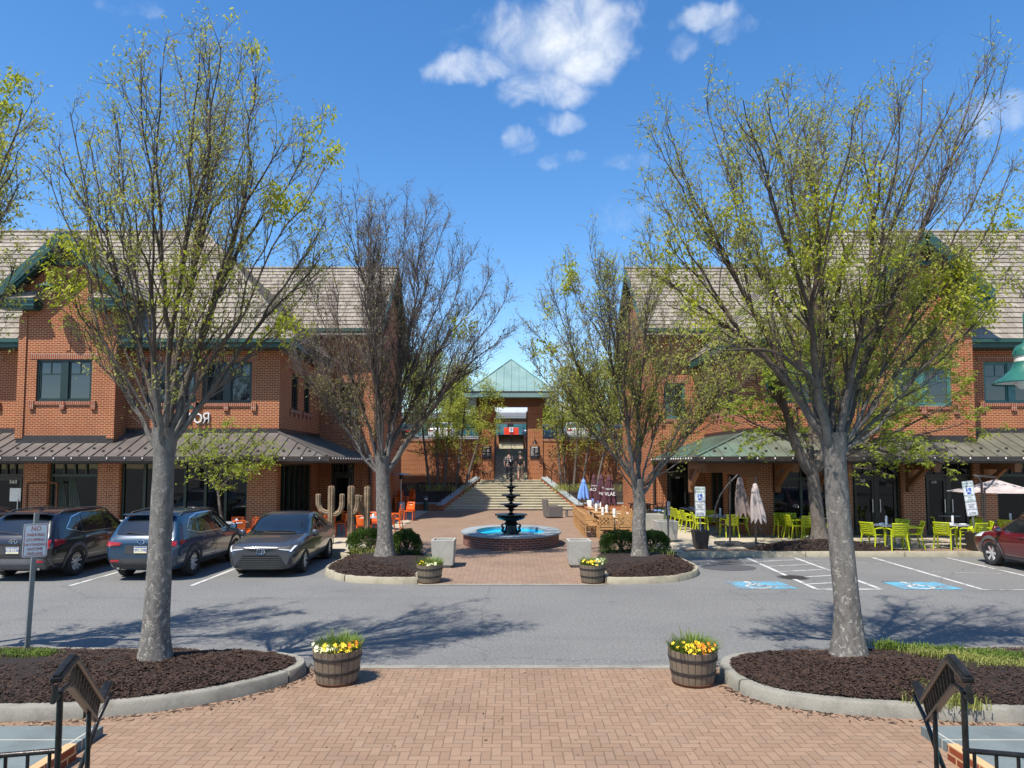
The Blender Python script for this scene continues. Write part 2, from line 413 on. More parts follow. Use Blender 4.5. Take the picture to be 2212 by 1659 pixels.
def plaid():
    m, t, b = base_mat('plaid_cloth'); x, y, z = t.sep(t.obj())
    a = t.m('GREATER_THAN', t.m('FRACT', t.m('MULTIPLY', x, 9.0)), .55); c = t.m('GREATER_THAN', t.m('FRACT', t.m('MULTIPLY', z, 9.0)), .55)
    k = t.m('MULTIPLY', t.m('ADD', a, c), .5)
    t.l.new(t.ramp(k, [(0, (.55, .5, .46)), (.5, (.09, .085, .09)), (1, (.02, .02, .022))], 'CONSTANT'), b.inputs['Base Color']); b.inputs['Roughness'].default_value = .9
    return m
def wood_planks(name, c, stave=0):
    m, t, b = base_mat(name); o = t.obj()
    if stave:
        x, y, z = t.sep(o); ang = t.m('MULTIPLY', t.m('ARCTAN2', y, x), stave / (2 * pi))
        fr = t.m('FRACT', ang); idn = t.add('ShaderNodeTexWhiteNoise', noise_dimensions='1D'); t.l.new(t.m('FLOOR', ang), idn.inputs['W'])
        grain = t.noise(t.xyz(t.m('MULTIPLY', ang, 8.0), t.m('MULTIPLY', z, 2.0), idn.outputs[0]), 3, 5, .7)
        col = t.ramp(grain, [(.25, tuple(k * .5 for k in c)), (.75, tuple(k * 1.3 for k in c))])
        col = t.mix(t.m('MULTIPLY', idn.outputs[0], .45), col, tuple(k * .55 for k in c))
        col = t.mix(t.m('LESS_THAN', t.m('MINIMUM', fr, t.m('SUBTRACT', 1.0, fr)), .05), col, (.02, .017, .014))
    else:
        grain = t.noise(t.vm('MULTIPLY', o, (3, 3, 22)), 2.5, 5, .65)
        col = t.ramp(grain, [(.25, tuple(k * .65 for k in c)), (.75, tuple(min(1, k * 1.2) for k in c))])
    t.l.new(col, b.inputs['Base Color']); b.inputs['Roughness'].default_value = .75
    t.l.new(t.bump(grain, .4, .006), b.inputs['Normal'])
    return m
def wicker_mat():
    m, t, b = base_mat('grey_wicker'); o = t.obj()
    n = t.add('ShaderNodeTexChecker'); t.l.new(o, n.inputs['Vector']); n.inputs['Scale'].default_value = 55
    n.inputs['Color1'].default_value = (.2, .185, .17, 1); n.inputs['Color2'].default_value = (.075, .07, .066, 1)
    t.l.new(n.outputs[0], b.inputs['Base Color']); b.inputs['Roughness'].default_value = .6
    t.l.new(t.bump(n.outputs[1], .6, .008), b.inputs['Normal']); return m

MT = {}
MT['brick'] = brick('red_brick', (.31, .064, .023), (.225, .045, .02), (.55, .34, .18), bw=.2, bh=.067, msize=.0105)
MT['brick_dark'] = brick('courtyard_brick', (.3, .066, .024), (.205, .045, .021), (.52, .33, .17), bw=.225, bh=.08, msize=.0115)
MT['soldier'] = brick('soldier_brick', (.31, .078, .036), (.23, .058, .03), (.42, .33, .24), bw=.215, bh=.078, soldier=True)
MT['pillar'] = brick('pillar_brick', (.31, .085, .034), (.2, .054, .028), (.42, .31, .21), msize=.0145)
MT['asphalt'] = asphalt()
MT['pave'] = herring('clay_pavers', .1, ((.24, .155, .102), (.262, .168, .11), (.285, .188, .125), (.25, .168, .115)), (.09, .058, .04), .055)
MT['pave2'] = herring('plaza_pavers', .12, ((.225, .148, .1), (.245, .162, .11), (.265, .18, .125), (.235, .16, .115)), (.12, .083, .06), .045)
MT['kerb'] = concrete('kerb_concrete', (.26, .245, .205), .75, scale=2.6)
MT['kerb_y'] = concrete('aged_kerb_concrete', (.36, .32, .23), .7, scale=2.6)
MT['patio'] = concrete('patio_concrete', (.45, .39, .29), .3, joint=1.5)
MT['stair'] = concrete('stair_concrete', (.5, .46, .34), .45, scale=2.0)
MT['planter'] = concrete('cast_concrete', (.4, .385, .34), .4, scale=3)
def road_paint(name, c, wear):
    m, t, b = base_mat(name); p = t.pos(); n1 = t.noise(p, 22, 6, .75); n2 = t.noise(p, 2.2, 4, .6)
    k = t.smooth(t.m('ADD', n1, t.m('MULTIPLY', t.m('SUBTRACT', n2, .5), .9)), wear, wear + .1)
    col = t.mix(t.m('MULTIPLY', k, .8), t.mix(t.m('MULTIPLY', n1, .4), c, tuple(q * .6 for q in c)), (.15, .147, .14))
    t.l.new(col, b.inputs['Base Color']); b.inputs['Roughness'].default_value = .85; return m
MT['paintw'] = road_paint('road_paint_white', (.56, .56, .54), .5)
MT['paintb'] = road_paint('road_paint_blue', (.1, .36, .52), .47)
MT['patch'] = concrete('patched_asphalt', (.07, .07, .075), .4)
MT['mulch'] = M('mulch', (.024, .014, .01), .95, var=.6, scale=30, bump=1, bscale=60, coord='pos', bdist=.03)
MT['chips'] = M('bark_chips', (.045, .023, .014), .9, var=.7, scale=50, coord='pos')
MT['bark'] = bark('grey_bark', (.17, .155, .14), (.42, .38, .33), .85)
MT['bark2'] = bark('brown_bark', (.15, .125, .105), (.32, .28, .23), .5)
MT['twig'] = M('twig', (.105, .078, .062), .85, var=.4, scale=3, coord='pos')
MT['leaf'] = leaf('spring_leaf', (.3, .29, .06), (.46, .46, .09), .5)
MT['leafb'] = leaf('bright_leaf', (.34, .35, .02), (.48, .5, .04), .5)
MT['leaf_r'] = leaf('russet_bud_leaf', (.16, .12, .05), (.24, .21, .07), .4)
MT['leaf_l'] = leaf('locust_leaf', (.22, .28, .03), (.36, .42, .05), .5)
MT['leaf_bg'] = leaf('pale_leaf', (.26, .3, .04), (.44, .46, .08), .5)
MT['box'] = leaf('boxwood_leaf', (.035, .07, .012), (.09, .15, .025), .25)
MT['grass'] = leaf('grass_blade', (.08, .14, .02), (.2, .27, .05), .35)
MT['grassp'] = leaf('liriope_blade', (.2, .22, .05), (.42, .43, .13), .35)
MT['fl_y'] = M('yellow_petal', (.85, .6, .02), .6, var=.15, scale=20)
MT['fl_w'] = M('cream_petal', (.85, .82, .5), .6, var=.1, scale=20)
MT['fl_o'] = M('orange_petal', (.8, .25, .01), .6, var=.15, scale=20)
MT['tile'] = tile_mat('roof_tile', ((.22, .185, .15), (.275, .235, .19), (.33, .285, .23)))
MT['green'] = M('green_paint', (.022, .075, .06), .45, var=.2, scale=4, bump=.1)
MT['green_l'] = M('teal_trim', (.06, .17, .15), .5, var=.2, scale=4)
MT['bronze'] = metal_roof('bronze_roof', (.1, .085, .075), (.17, .15, .135))
MT['copper'] = metal_roof('weathered_copper_roof', (.11, .105, .08), (.2, .19, .145), (.13, .26, .2))
MT['verdigris'] = metal_roof('verdigris_roof', (.16, .27, .25), (.25, .36, .33))
MT['gutter'] = M('dark_bronze_metal', (.05, .04, .036), .5, .3, var=.2)
MT['frame'] = M('dark_green_frame', (.012, .03, .025), .4, var=.2)
MT['dframe'] = M('dark_bronze_frame', (.025, .022, .018), .4, .2, var=.2)
MT['glass'] = glass_dark('window_glass')
MT['shop'] = glass_dark('shop_glass', (.006, .007, .007), .015, .5, 1.42)
MT['timber'] = wood_planks('stained_timber', (.2, .085, .035))
MT['black'] = M('black_iron', (.014, .014, .015), .42, .4, var=.3, scale=30, bump=.15)
MT['rail'] = M('worn_dark_metal', (.04, .036, .034), .32, .7, var=.5, scale=14, bump=.2)
MT['iron'] = M('cast_iron', (.012, .014, .016), .28, .3, var=.4, scale=12, bump=.2, bscale=30)
MT['stone'] = concrete('bluestone', (.27, .3, .31), .35, scale=2)
MT['slab'] = concrete('bluestone_slab', (.15, .18, .18), .55, joint=1.45, scale=1.3, jc=(.42, .4, .34))
MT['orange'] = M('orange_plastic', (.78, .13, .012), .38, var=.12, scale=3)
MT['lime'] = M('lime_plastic', (.42, .47, .01), .4, var=.12, scale=3)
MT['teak'] = wood_planks('teak', (.46, .25, .095))
MT['wicker'] = wicker_mat()
MT['grey_top'] = M('grey_table_top', (.34, .35, .36), .4, var=.1, scale=8)
MT['steel'] = M('brushed_steel', (.45, .45, .46), .35, .8, var=.15, scale=20)
MT['white'] = M('white_plastic', (.78, .78, .76), .4, var=.05)
MT['maroon'] = M('maroon_canvas', (.075, .022, .032), .85, var=.2, scale=5, bump=.2)
MT['blue_c'] = M('blue_canvas', (.16, .3, .68), .85, var=.15, scale=5, bump=.2)
MT['taupe'] = M('taupe_canvas', (.24, .185, .17), .85, var=.18, scale=4, bump=.2)
MT['taupe_l'] = M('faded_canvas', (.4, .34, .32), .85, var=.18, scale=4, bump=.2)
MT['letter'] = M('white_lettering', (.8, .8, .78), .6, var=.05)
MT['sign_w'] = M('sign_white', (.72, .73, .74), .45, var=.08, scale=9)
MT['sign_r'] = M('sign_red', (.42, .05, .04), .5, var=.1)
MT['sign_g'] = M('sign_green', (.01, .17, .09), .5, var=.1)
MT['sign_b'] = M('sign_blue', (.015, .1, .45), .5, var=.1)
MT['sign_k'] = M('sign_black', (.015, .015, .02), .5, var=.1)
MT['galv'] = M('painted_steel_post', (.2, .21, .21), .5, .4, var=.2)
MT['post_d'] = M('dark_steel_post', (.1, .105, .105), .5, .3, var=.2)
MT['water'] = glass_dark('pool_water', (.03, .58, .8), .05, .3)
MT['poolblue'] = M('pool_paint', (.03, .42, .68), .5, var=.12, scale=2)
MT['cactus'] = M('rusted_cactus_metal', (.21, .145, .085), .7, .25, var=.3, scale=5, bump=.3, c2=(.27, .2, .13))
MT['barrel'] = wood_planks('weathered_stave', (.22, .165, .115), stave=22)
MT['hoop'] = M('rusted_hoop', (.05, .045, .042), .6, .4, var=.4, scale=20)
MT['soil'] = M('soil', (.03, .02, .014), .95, var=.5, scale=40, bump=.8)
MT['curtain'] = M('grey_green_curtain', (.1, .14, .13), .9, var=.2)
MT['rust'] = M('rust', (.14, .06, .03), .8, .2, var=.3)
MT['util'] = M('utility_green', (.09, .13, .095), .55, var=.15)
MT['barrier'] = M('red_barrier_plastic', (.75, .06, .025), .45, var=.1)
MT['wall_w'] = M('white_cladding', (.72, .73, .76), .5, var=.08)
MT['wall_t'] = M('tan_band', (.5, .24, .12), .6, var=.1)
MT['teal_g'] = glass_dark('teal_glass', (.1, .36, .35), .1)
MT['dbrick'] = M('brown_brick_far', (.13, .085, .07), .85, var=.2)
MT['lamp_t'] = M('teal_lamp_enamel', (.02, .12, .1), .4, var=.15)
MT['lamp_w'] = M('lamp_diffuser', (.75, .72, .68), .4, var=.05)
MT['bulb'] = M('clear_bulb', (.65, .5, .3), .15, var=.1)
MT['rubber'] = M('tyre_rubber', (.018, .018, .019), .8, var=.3, scale=20)
MT['rim'] = M('alloy', (.62, .62, .63), .35, .35, var=.1)
MT['rim_d'] = M('dark_alloy', (.3, .3, .31), .3, .85, var=.15)
MT['clad'] = M('grey_plastic_cladding', (.045, .045, .047), .65, var=.2)
MT['clad_g'] = M('mid_grey_cladding', (.11, .11, .115), .6, var=.15)
MT['cglass'] = glass_dark('car_glass', (.01, .013, .015), .02, .9)
MT['chrome'] = M('chrome', (.7, .7, .7), .12, 1, var=.05)
MT['tail'] = M('tail_lamp_red', (.35, .012, .015), .15, var=.3, coat=1)
MT['led'] = M('lamp_clear', (.7, .73, .78), .15, var=.1, coat=1)
MT['plate'] = M('plate', (.72, .66, .45), .4, var=.15, scale=12)
MT['p_black'] = paint('black_car_paint', (.008, .008, .011), .3)
MT['p_blue'] = paint('blue_car_paint', (.009, .036, .075), .3)
MT['p_grey'] = paint('grey_car_paint', (.036, .04, .05), .2)
MT['p_red'] = paint('maroon_car_paint', (.11, .008, .014), .3)
MT['p_white'] = paint('white_car_paint', (.75, .76, .77), .02)
MT['skin'] = M('skin', (.5, .3, .22), .55, var=.1)
MT['hair'] = M('dark_hair', (.02, .014, .01), .7, var=.3)
MT['plaid'] = plaid()
MT['navy'] = M('navy_cloth', (.025, .03, .06), .9, var=.2)
MT['blackc'] = M('black_cloth', (.02, .02, .022), .9, var=.25)
MT['camo'] = M('grey_pattern_cloth', (.2, .19, .17), .9, var=.6, scale=14)
# ------------------------------------------------------------------ ground
R = random.Random(7)
PZ = .12
def sheet(name, mat, polys):
    b = MB()
    for poly in polys: b.add(poly, [tuple(range(len(poly)))])
    return tag(b.build(name, mat), kind='structure')
sheet('asphalt_road', MT['asphalt'], [[(-700, -300, 0), (700, -300, 0), (700, 900, 0), (-700, 900, 0)]])
sheet('near_brick_paving', MT['pave'], [[(-14, -3, .005), (14, -3, .005), (14, 10.04, .005), (-14, 10.04, .005)]])
sheet('flush_kerb', MT['kerb'], [[(-2.6, 10.04, .008), (2.6, 10.04, .008), (2.6, 10.2, .008), (-2.6, 10.2, .008)], [(-2.2, 16.75, .008), (2.15, 16.75, .008), (2.15, 16.93, .01), (-2.2, 16.93, .01)]])
sheet('courtyard_paving', MT['pave2'], [[(-2.3, 16.93, .01), (2.3, 16.93, .01), (2.6, 20.5, PZ), (-2.6, 20.5, PZ)], [(-2.6, 20.5, PZ), (2.6, 20.5, PZ), (4.8, 22.2, PZ), (4.75, 46, PZ), (-4.75, 46, PZ), (-4.8, 22.2, PZ)]])
for s in (-1, 1):
    p = [(4.75, 21.92, PZ + .01), (30, 21.92, PZ + .01), (30, 46, PZ + .01), (4.75, 46, PZ + .01)]
    sheet('patio_paving', MT['patio'], [[(s * x, y, z) for x, y, z in p][::s]])
    p = [(5.3, 21.92, PZ + .015), (30, 21.92, PZ + .015), (30, 22.75, PZ + .015), (5.3, 22.75, PZ + .015)]
    sheet('paver_strip', MT['pave2'], [[(s * x, y, z) for x, y, z in p][::s]])

def kerb_mesh(b, pts, wd, h, closed=False, joint=2.4, inward=1, z0=-.02):
    """kerb swept along pts (outer line), body on the left side when inward=1; small open joints"""
    pts = [V((p[0], p[1], 0)) for p in pts]
    # resample
    out = [pts[0]]
    for a, c in zip(pts, pts[1:]):
        n = max(1, int((c - a).length / .25))
        for i in range(1, n + 1): out.append(a.lerp(c, i / n))
    seg = []; acc = 0
    for i, p in enumerate(out):
        if i: acc += (p - out[i - 1]).length
        d = (out[min(i + 1, len(out) - 1)] - out[max(i - 1, 0)]).normalized(); nrm = V((-d.y, d.x, 0)) * inward
        seg.append((p, nrm, acc, d))
    runs = [[]]; nextj = joint
    for s_ in seg:
        runs[-1].append(s_)
        if s_[2] > nextj: nextj += joint; runs.append([(s_[0] + s_[3] * .032, s_[1], s_[2], s_[3])])
    for r in runs:
        if len(r) < 2: continue
        B = len(b.v); prof = [(0, z0), (.012, h - .025), (.03, h), (wd, h), (wd, z0)]
        for p, nrm, _, _ in r:
            for o, z in prof: b.v.append((p.x + nrm.x * o, p.y + nrm.y * o, z))
        k = len(prof)
        for i in range(len(r) - 1):
            for j in range(k - 1):
                b.f.append((B + i * k + j, B + i * k + j + 1, B + (i + 1) * k + j + 1, B + (i + 1) * k + j)); b.mi.append(0)
        b.f.append(tuple(B + j for j in range(k))); b.f.append(tuple(B + (len(r) - 1) * k + j for j in reversed(range(k)))); b.mi.extend([0, 0])

def smooth_line(pts, n=6, closed=False):
    out = []; L = len(pts)
    rng = range(L if closed else L - 1)
    for i in rng:
        p0 = V((*pts[(i - 1) % L if closed else max(i - 1, 0)], 0)); p1 = V((*pts[i], 0)); p2 = V((*pts[(i + 1) % L], 0)); p3 = V((*pts[(i + 2) % L if closed else min(i + 2, L - 1)], 0))
        for k in range(n):
            t = k / n
            out.append(.5 * ((2 * p1) + (p2 - p0) * t + (2 * p0 - 5 * p1 + 4 * p2 - p3) * t * t + (3 * p1 - p0 - 3 * p2 + p3) * t ** 3))
    if not closed: out.append(V((*pts[-1], 0)))
    return out
def inside(poly, x, y):
    c = False; j = len(poly) - 1
    for i in range(len(poly)):
        a = poly[i]; q = poly[j]
        if (a[1] > y) != (q[1] > y) and x < (q[0] - a[0]) * (y - a[1]) / (q[1] - a[1]) + a[0]: c = not c
        j = i
    return c
def mulch(name, pts, label, zk, dome, chips, size=.04):
    """bed of shredded bark: domed surface plus loose shreds"""
    cx = sum(p.x for p in pts) / len(pts); cy = sum(p.y for p in pts) / len(pts); n = len(pts); b = MB()
    rings = [1, .97, .9, .8, .68, .55, .4, .25, .1]
    def hz(s, x, y): return zk + dome * (1 - s * s) + .035 * noise.noise(V((x * 2.2, y * 2.2, 0))) + .02 * noise.noise(V((x * 7, y * 7, 1)))
    for s in rings:
        for p in pts:
            x = cx + (p.x - cx) * s; y = cy + (p.y - cy) * s; b.v.append((x, y, hz(s, x, y) if s < 1 else zk - .03))
    for r in range(len(rings) - 1):
        for i in range(n):
            i2 = (i + 1) % n; b.f.append((r * n + i, r * n + i2, (r + 1) * n + i2, (r + 1) * n + i)); b.mi.append(0)
    b.v.append((cx, cy, hz(0, cx, cy))); c0 = len(b.v) - 1; r = len(rings) - 1
    for i in range(n): b.f.append((r * n + i, r * n + (i + 1) % n, c0)); b.mi.append(0)
    b.cur = 1; k = 0
    while k < chips:
        i = R.randrange(n); f = sqrt(R.random()); a = pts[i].lerp(pts[(i + 1) % n], R.random())
        x = cx + (a.x - cx) * f; y = cy + (a.y - cy) * f; z = hz(f, x, y) + .006
        an = R.random() * 6.3; l = size * R.uniform(.5, 1.6); wd = size * .16; ti = R.uniform(-.35, .35)
        u = V((cos(an), sin(an), ti)) * l / 2; v = V((-sin(an), cos(an), R.uniform(-.5, .5))) * wd
        p = V((x, y, z + abs(ti) * l / 2)); b.quad(p - u - v, p + u - v, p + u + v, p - u + v); k += 1
    o = b.build(name, [MT['mulch'], MT['chips']], smooth=60)
    return tag(o, label, None, None, 'stuff'), hz, (cx, cy)
def grass_tufts(name, spots, label, mat, h, per, spread):
    b = MB()
    for (x, y, z) in spots:
        for _ in range(per):
            px = x + R.gauss(0, spread); py = y + R.gauss(0, spread * .6); an = R.random() * 6.3; hh = h * R.uniform(.5, 1.25); le = R.uniform(.2, .9) * hh; wv = .006
            d = V((cos(an), sin(an), 0)); s_ = V((-sin(an), cos(an), 0)) * wv; p0 = V((px, py, z - .02)); p1 = p0 + V((0, 0, hh * .75)) + d * le * .35; p2 = p1 + V((0, 0, hh * .25 * R.uniform(-1, 1))) + d * le * .65
            b.add([p0 - s_, p0 + s_, p1 + s_ * .8, p1 - s_ * .8, p2], [(0, 1, 2, 3), (3, 2, 4)])
    return tag(b.build(name, mat), label, None, None, 'stuff')

# near islands
nl = [(-14, 7.75), (-9, 7.85), (-5.64, 8.0), (-4.9, 8.08), (-4.22, 8.25), (-3.55, 8.62), (-3.05, 9.12), (-2.8, 9.6), (-2.85, 10.0), (-3.15, 10.28), (-3.8, 10.45), (-6, 10.6), (-9, 10.7), (-14, 10.7)]
nr = [(14, 7.45), (9, 7.6), (5.6, 7.95), (4.6, 8.06), (3.8, 8.22), (3.2, 8.48), (2.88, 8.85), (2.76, 9.3), (2.8, 9.8), (3.05, 10.2), (3.7, 10.42), (6, 10.6), (9, 10.7), (14, 10.7)]
for pts, side, lab in ((nl, 1, 'left'), (nr, -1, 'right')):
    sm = smooth_line(pts, 6); b = MB(); kerb_mesh(b, sm, .16, .155, inward=side, joint=2.3)
    tag(b.build('kerb', MT['kerb'], smooth=35), kind='structure')
    cx = sum(p.x for p in sm) / len(sm); cy = sum(p.y for p in sm) / len(sm)
    inner = []
    for i, p in enumerate(sm):
        d = (sm[min(i + 1, len(sm) - 1)] - sm[max(i - 1, 0)]).normalized(); inner.append(p + V((-d.y, d.x, 0)) * side * .14)
    mulch('mulch_bed', inner, None, .16, .15, 20000)
for s, lab in ((-1, 'left'), (1, 'right')):
    pts = [(2.22, 18.9), (2.2, 17.3), (2.25, 16.95), (2.7, 16.9), (3.3, 16.98), (3.9, 17.2), (4.5, 17.8), (4.85, 18.6), (4.9, 19.5), (4.85, 20.3), (4.9, 21.0), (5.3, 21.6), (6, 21.8)]
    pts = [(s * x, y) for x, y in pts]
    sm = smooth_line(pts, 5); b = MB(); kerb_mesh(b, sm, .16, .16, inward=s, joint=1.9)
    tag(b.build('kerb', MT['kerb_y'], smooth=35), kind='structure')
    ring = [p for p in sm if p.y < 21.2] + [V((s * 4.5, 22.3, 0)), V((s * 3.6, 22.7, 0)), V((s * 2.7, 22.2, 0)), V((s * 2.35, 20.8, 0))]
    cx = sum(p.x for p in ring) / len(ring); cy = sum(p.y for p in ring) / len(ring)
    ring = [V((cx + (p.x - cx) * .93, cy + (p.y - cy) * .965, 0)) for p in ring]
    mulch('mulch_bed', ring, None, .15, .16, 5000, .05)
    b = MB(); kerb_mesh(b, [(s * 5.9, 21.78), (s * 30, 21.78)], .16, .155, inward=s, joint=2.9)
    tag(b.build('kerb', MT['kerb_y'], smooth=35), kind='structure')
# tree mound by the right patio kerb
ring = [V((9.75 + 2.35 * cos(a) , 22.55 + .58 * sin(a), 0)) for a in [k * 2 * pi / 28 for k in range(28)]]
mulch('mulch_bed', ring, None, .14, .3, 1800, .07)
# shreds and grit spilled along the kerbs
b = MB()
for pts, side in ((nl, 1), (nr, -1)):
    sm = smooth_line(pts, 6)
    for _ in range(700):
        k = R.randrange(len(sm) - 1); p = sm[k].lerp(sm[k + 1], R.random()); d = (sm[k + 1] - sm[k]).normalized(); n = V((d.y, -d.x, 0)) * side
        o = n * abs(R.gauss(0, .09)) + n * .015; an = R.random() * 6.3; l = R.uniform(.008, .035); z = .012
        if p.y + o.y > 10.0: z = .008
        u = V((cos(an), sin(an), 0)) * l; v = V((-sin(an), cos(an), .2)) * l * .22; c_ = p + o + V((0, 0, z)); b.quad(c_ - u - v, c_ + u - v, c_ + u + v, c_ - u + v)
    for _ in range(60):
        x, y = R.uniform(-4, 4), R.uniform(6.9, 10); an = R.random() * 6.3; l = R.uniform(.006, .02); u = V((cos(an), sin(an), 0)) * l; v = V((-sin(an), cos(an), .2)) * l * .3; c_ = V((x, y, .012)); b.quad(c_ - u - v, c_ + u - v, c_ + u + v, c_ - u + v)
tag(b.build('litter', MT['chips']), kind='stuff')
# painted markings
b = MB()
def stripe(b, x0, y0, x1, y1, wd=.1, z=.006):
    a = V((x0, y0, z)); c = V((x1, y1, z)); d = (c - a).normalized(); n = V((-d.y, d.x, 0)) * wd / 2
    b.quad(a - n, c - n, c + n, a + n)
for x in (-10.3, -7.48, -13.1, -15.9, -4.75 - .02): 
    if x < -5: stripe(b, x + .03, 16.7, x, 21.7, .09)
for x0, x1 in ((6.88, 7.06), (8.34, 8.5), (10.6, 10.86), (12.9, 13.08), (15.6, 15.75)): stripe(b, x0, 16.2, x1, 21.6)
stripe(b, 6.84, 16.22, 8.39, 16.22, .11, .008)
for k in range(5): stripe(b, 6.95 + .02 * k, 16.9 + k * .95, 8.4 + .02 * k, 17.35 + k * .95, .075, .007)
for x0, x1 in ((10.6, 12.9), (12.95, 15.6)): stripe(b, x0, 16.16, x1, 16.16, .05, .008)
stripe(b, 8.5, 21.0, 10.8, 20.2, .03, .007); stripe(b, 11, 18.8, 13, 18.4, .035, .007)
tag(b.build('parking_markings', MT['paintw']), kind='structure')
def wheelchair(b, cx, cy, s, z, plane='ground', y=0):
    """access symbol from discs, bars and an open ring"""
    def P(u, v): return V((cx + u * s, cy + v * s, z)) if plane == 'ground' else V((cx + u * s, y, cy + v * s))
    def poly(pts): b.add([P(*p) for p in pts], [tuple(range(len(pts)))])
    poly([(.1 * cos(k * pi / 6) - .1, .1 * sin(k * pi / 6) + .78) for k in range(12)])
    def seg(a, c, wd):
        a = V((*a, 0)); c = V((*c, 0)); d = (c - a).normalized(); n = V((-d.y, d.x, 0)) * wd / 2
        poly([tuple((a - n)[:2]), tuple((c - n)[:2]), tuple((c + n)[:2]), tuple((a + n)[:2])])
    seg((-.1, .66), (-.05, .2), .12); seg((-.08, .45), (.2, .45), .09); seg((-.06, .22), (.27, .22), .11); seg((.24, .25), (.4, -.12), .1); seg((.36, -.12), (.52, -.06), .09)
    for k in range(10):
        a0 = radians(115 + k * 23); a1 = radians(115 + (k + 1) * 23)
        poly([(r * cos(a) - .02, r * sin(a) + .02) for r, a in ((.36, a0), (.36, a1), (.26, a1), (.26, a0))])
for cx, cy in ((5.74, 16.78), (9.46, 16.72)):
    b = MB(); n = 14
    e = [(R.uniform(-.05, .05)) for _ in range(40)]
    top = [(cx - .72 + 1.4 * k / n + (.12 if k == 0 else 0), cy + .5 + e[k]) for k in range(n + 1)]; bot = [(cx - .6 + 1.34 * k / n, cy - .5 + e[k + 20]) for k in range(n + 1)]
    b.add([(x, y, .006) for x, y in bot + top[::-1]], [tuple(range(2 * n + 2))])
    b.cur = 1; wheelchair(b, cx - .05, cy - .22, .8, .01)
    tag(b.build('parking_symbol_markings', [MT['paintb'], MT['paintw']]), kind='structure')
for (px, py, r, lab) in ((1860, 1190, .0, ''),):
    pass
b = MB()
for x, y, rx, ry in ((6.3, 21.05, .42, .42), (5.9, 19.6, .75, .62), (7.0, 17.9, .38, .38), (6.1, 20.4, .5, .3)):
    b.add([(x + rx * cos(k * pi / 12), y + ry * sin(k * pi / 12), .005) for k in range(24)], [tuple(range(24))])
tag(b.build('patched_road', MT['patch']), kind='structure')
c = G(1462, 1262.5); 
o = thing('manhole_cover', 'round dark iron manhole cover in the asphalt beside the mulch island kerb', 'manhole cover', (7.02, 17.9, .005))
MB().lathe([(0, .0), (.29, .0), (.3, .004), (.27, .008), (.1, .01), (0, .01)], 28, (7.02, 17.9, .006), cap=False).build('lid', MT['hoop'], o)

# ------------------------------------------------------------------ the two brick buildings
YF, YW, XB, XC, YR = 27.0, 32.7, 8.88, 6.4, 39.5
def panel_wall(b, axis, const, u0, u1, z0, z1, holes=(), depth=.22, flip=1):
    """wall in plane axis=const with rectangular holes and reveals; u runs along the wall"""
    us = sorted({u0, u1, *[min(max(h[k], u0), u1) for h in holes for k in (0, 1)]}); zs = sorted({z0, z1, *[min(max(h[k], z0), z1) for h in holes for k in (2, 3)]})
    def P(u, z, d=0): return (u, const + d, z) if axis == 'y' else (const + d * flip, u, z)
    for i in range(len(us) - 1):
        for j in range(len(zs) - 1):
            um = (us[i] + us[i + 1]) / 2; zm = (zs[j] + zs[j + 1]) / 2
            if any(h[0] < um < h[1] and h[2] < zm < h[3] for h in holes): continue
            b.quad(P(us[i], zs[j]), P(us[i + 1], zs[j]), P(us[i + 1], zs[j + 1]), P(us[i], zs[j + 1]))
    for h in holes:
        a, c, e, f = h[:4]
        b.quad(P(a, e), P(a, f), P(a, f, depth), P(a, e, depth)); b.quad(P(c, e, depth), P(c, f, depth), P(c, f), P(c, e))
        b.quad(P(a, f), P(c, f), P(c, f, depth), P(a, f, depth)); b.quad(P(a, e, depth), P(c, e, depth), P(c, e), P(a, e))
class FR:
    """local frame of a wall: u along, d into the wall, z up"""
    def __init__(s, axis, const, flip=1): s.a, s.c, s.k = axis, const, flip
    def box(s, b, u0, u1, d0, d1, z0, z1):
        if s.a == 'y': b.box(u0, u1, s.c + d0, s.c + d1, z0, z1)
        else:
            x0, x1 = sorted((s.c + d0 * s.k, s.c + d1 * s.k)); b.box(x0, x1, u0, u1, z0, z1)
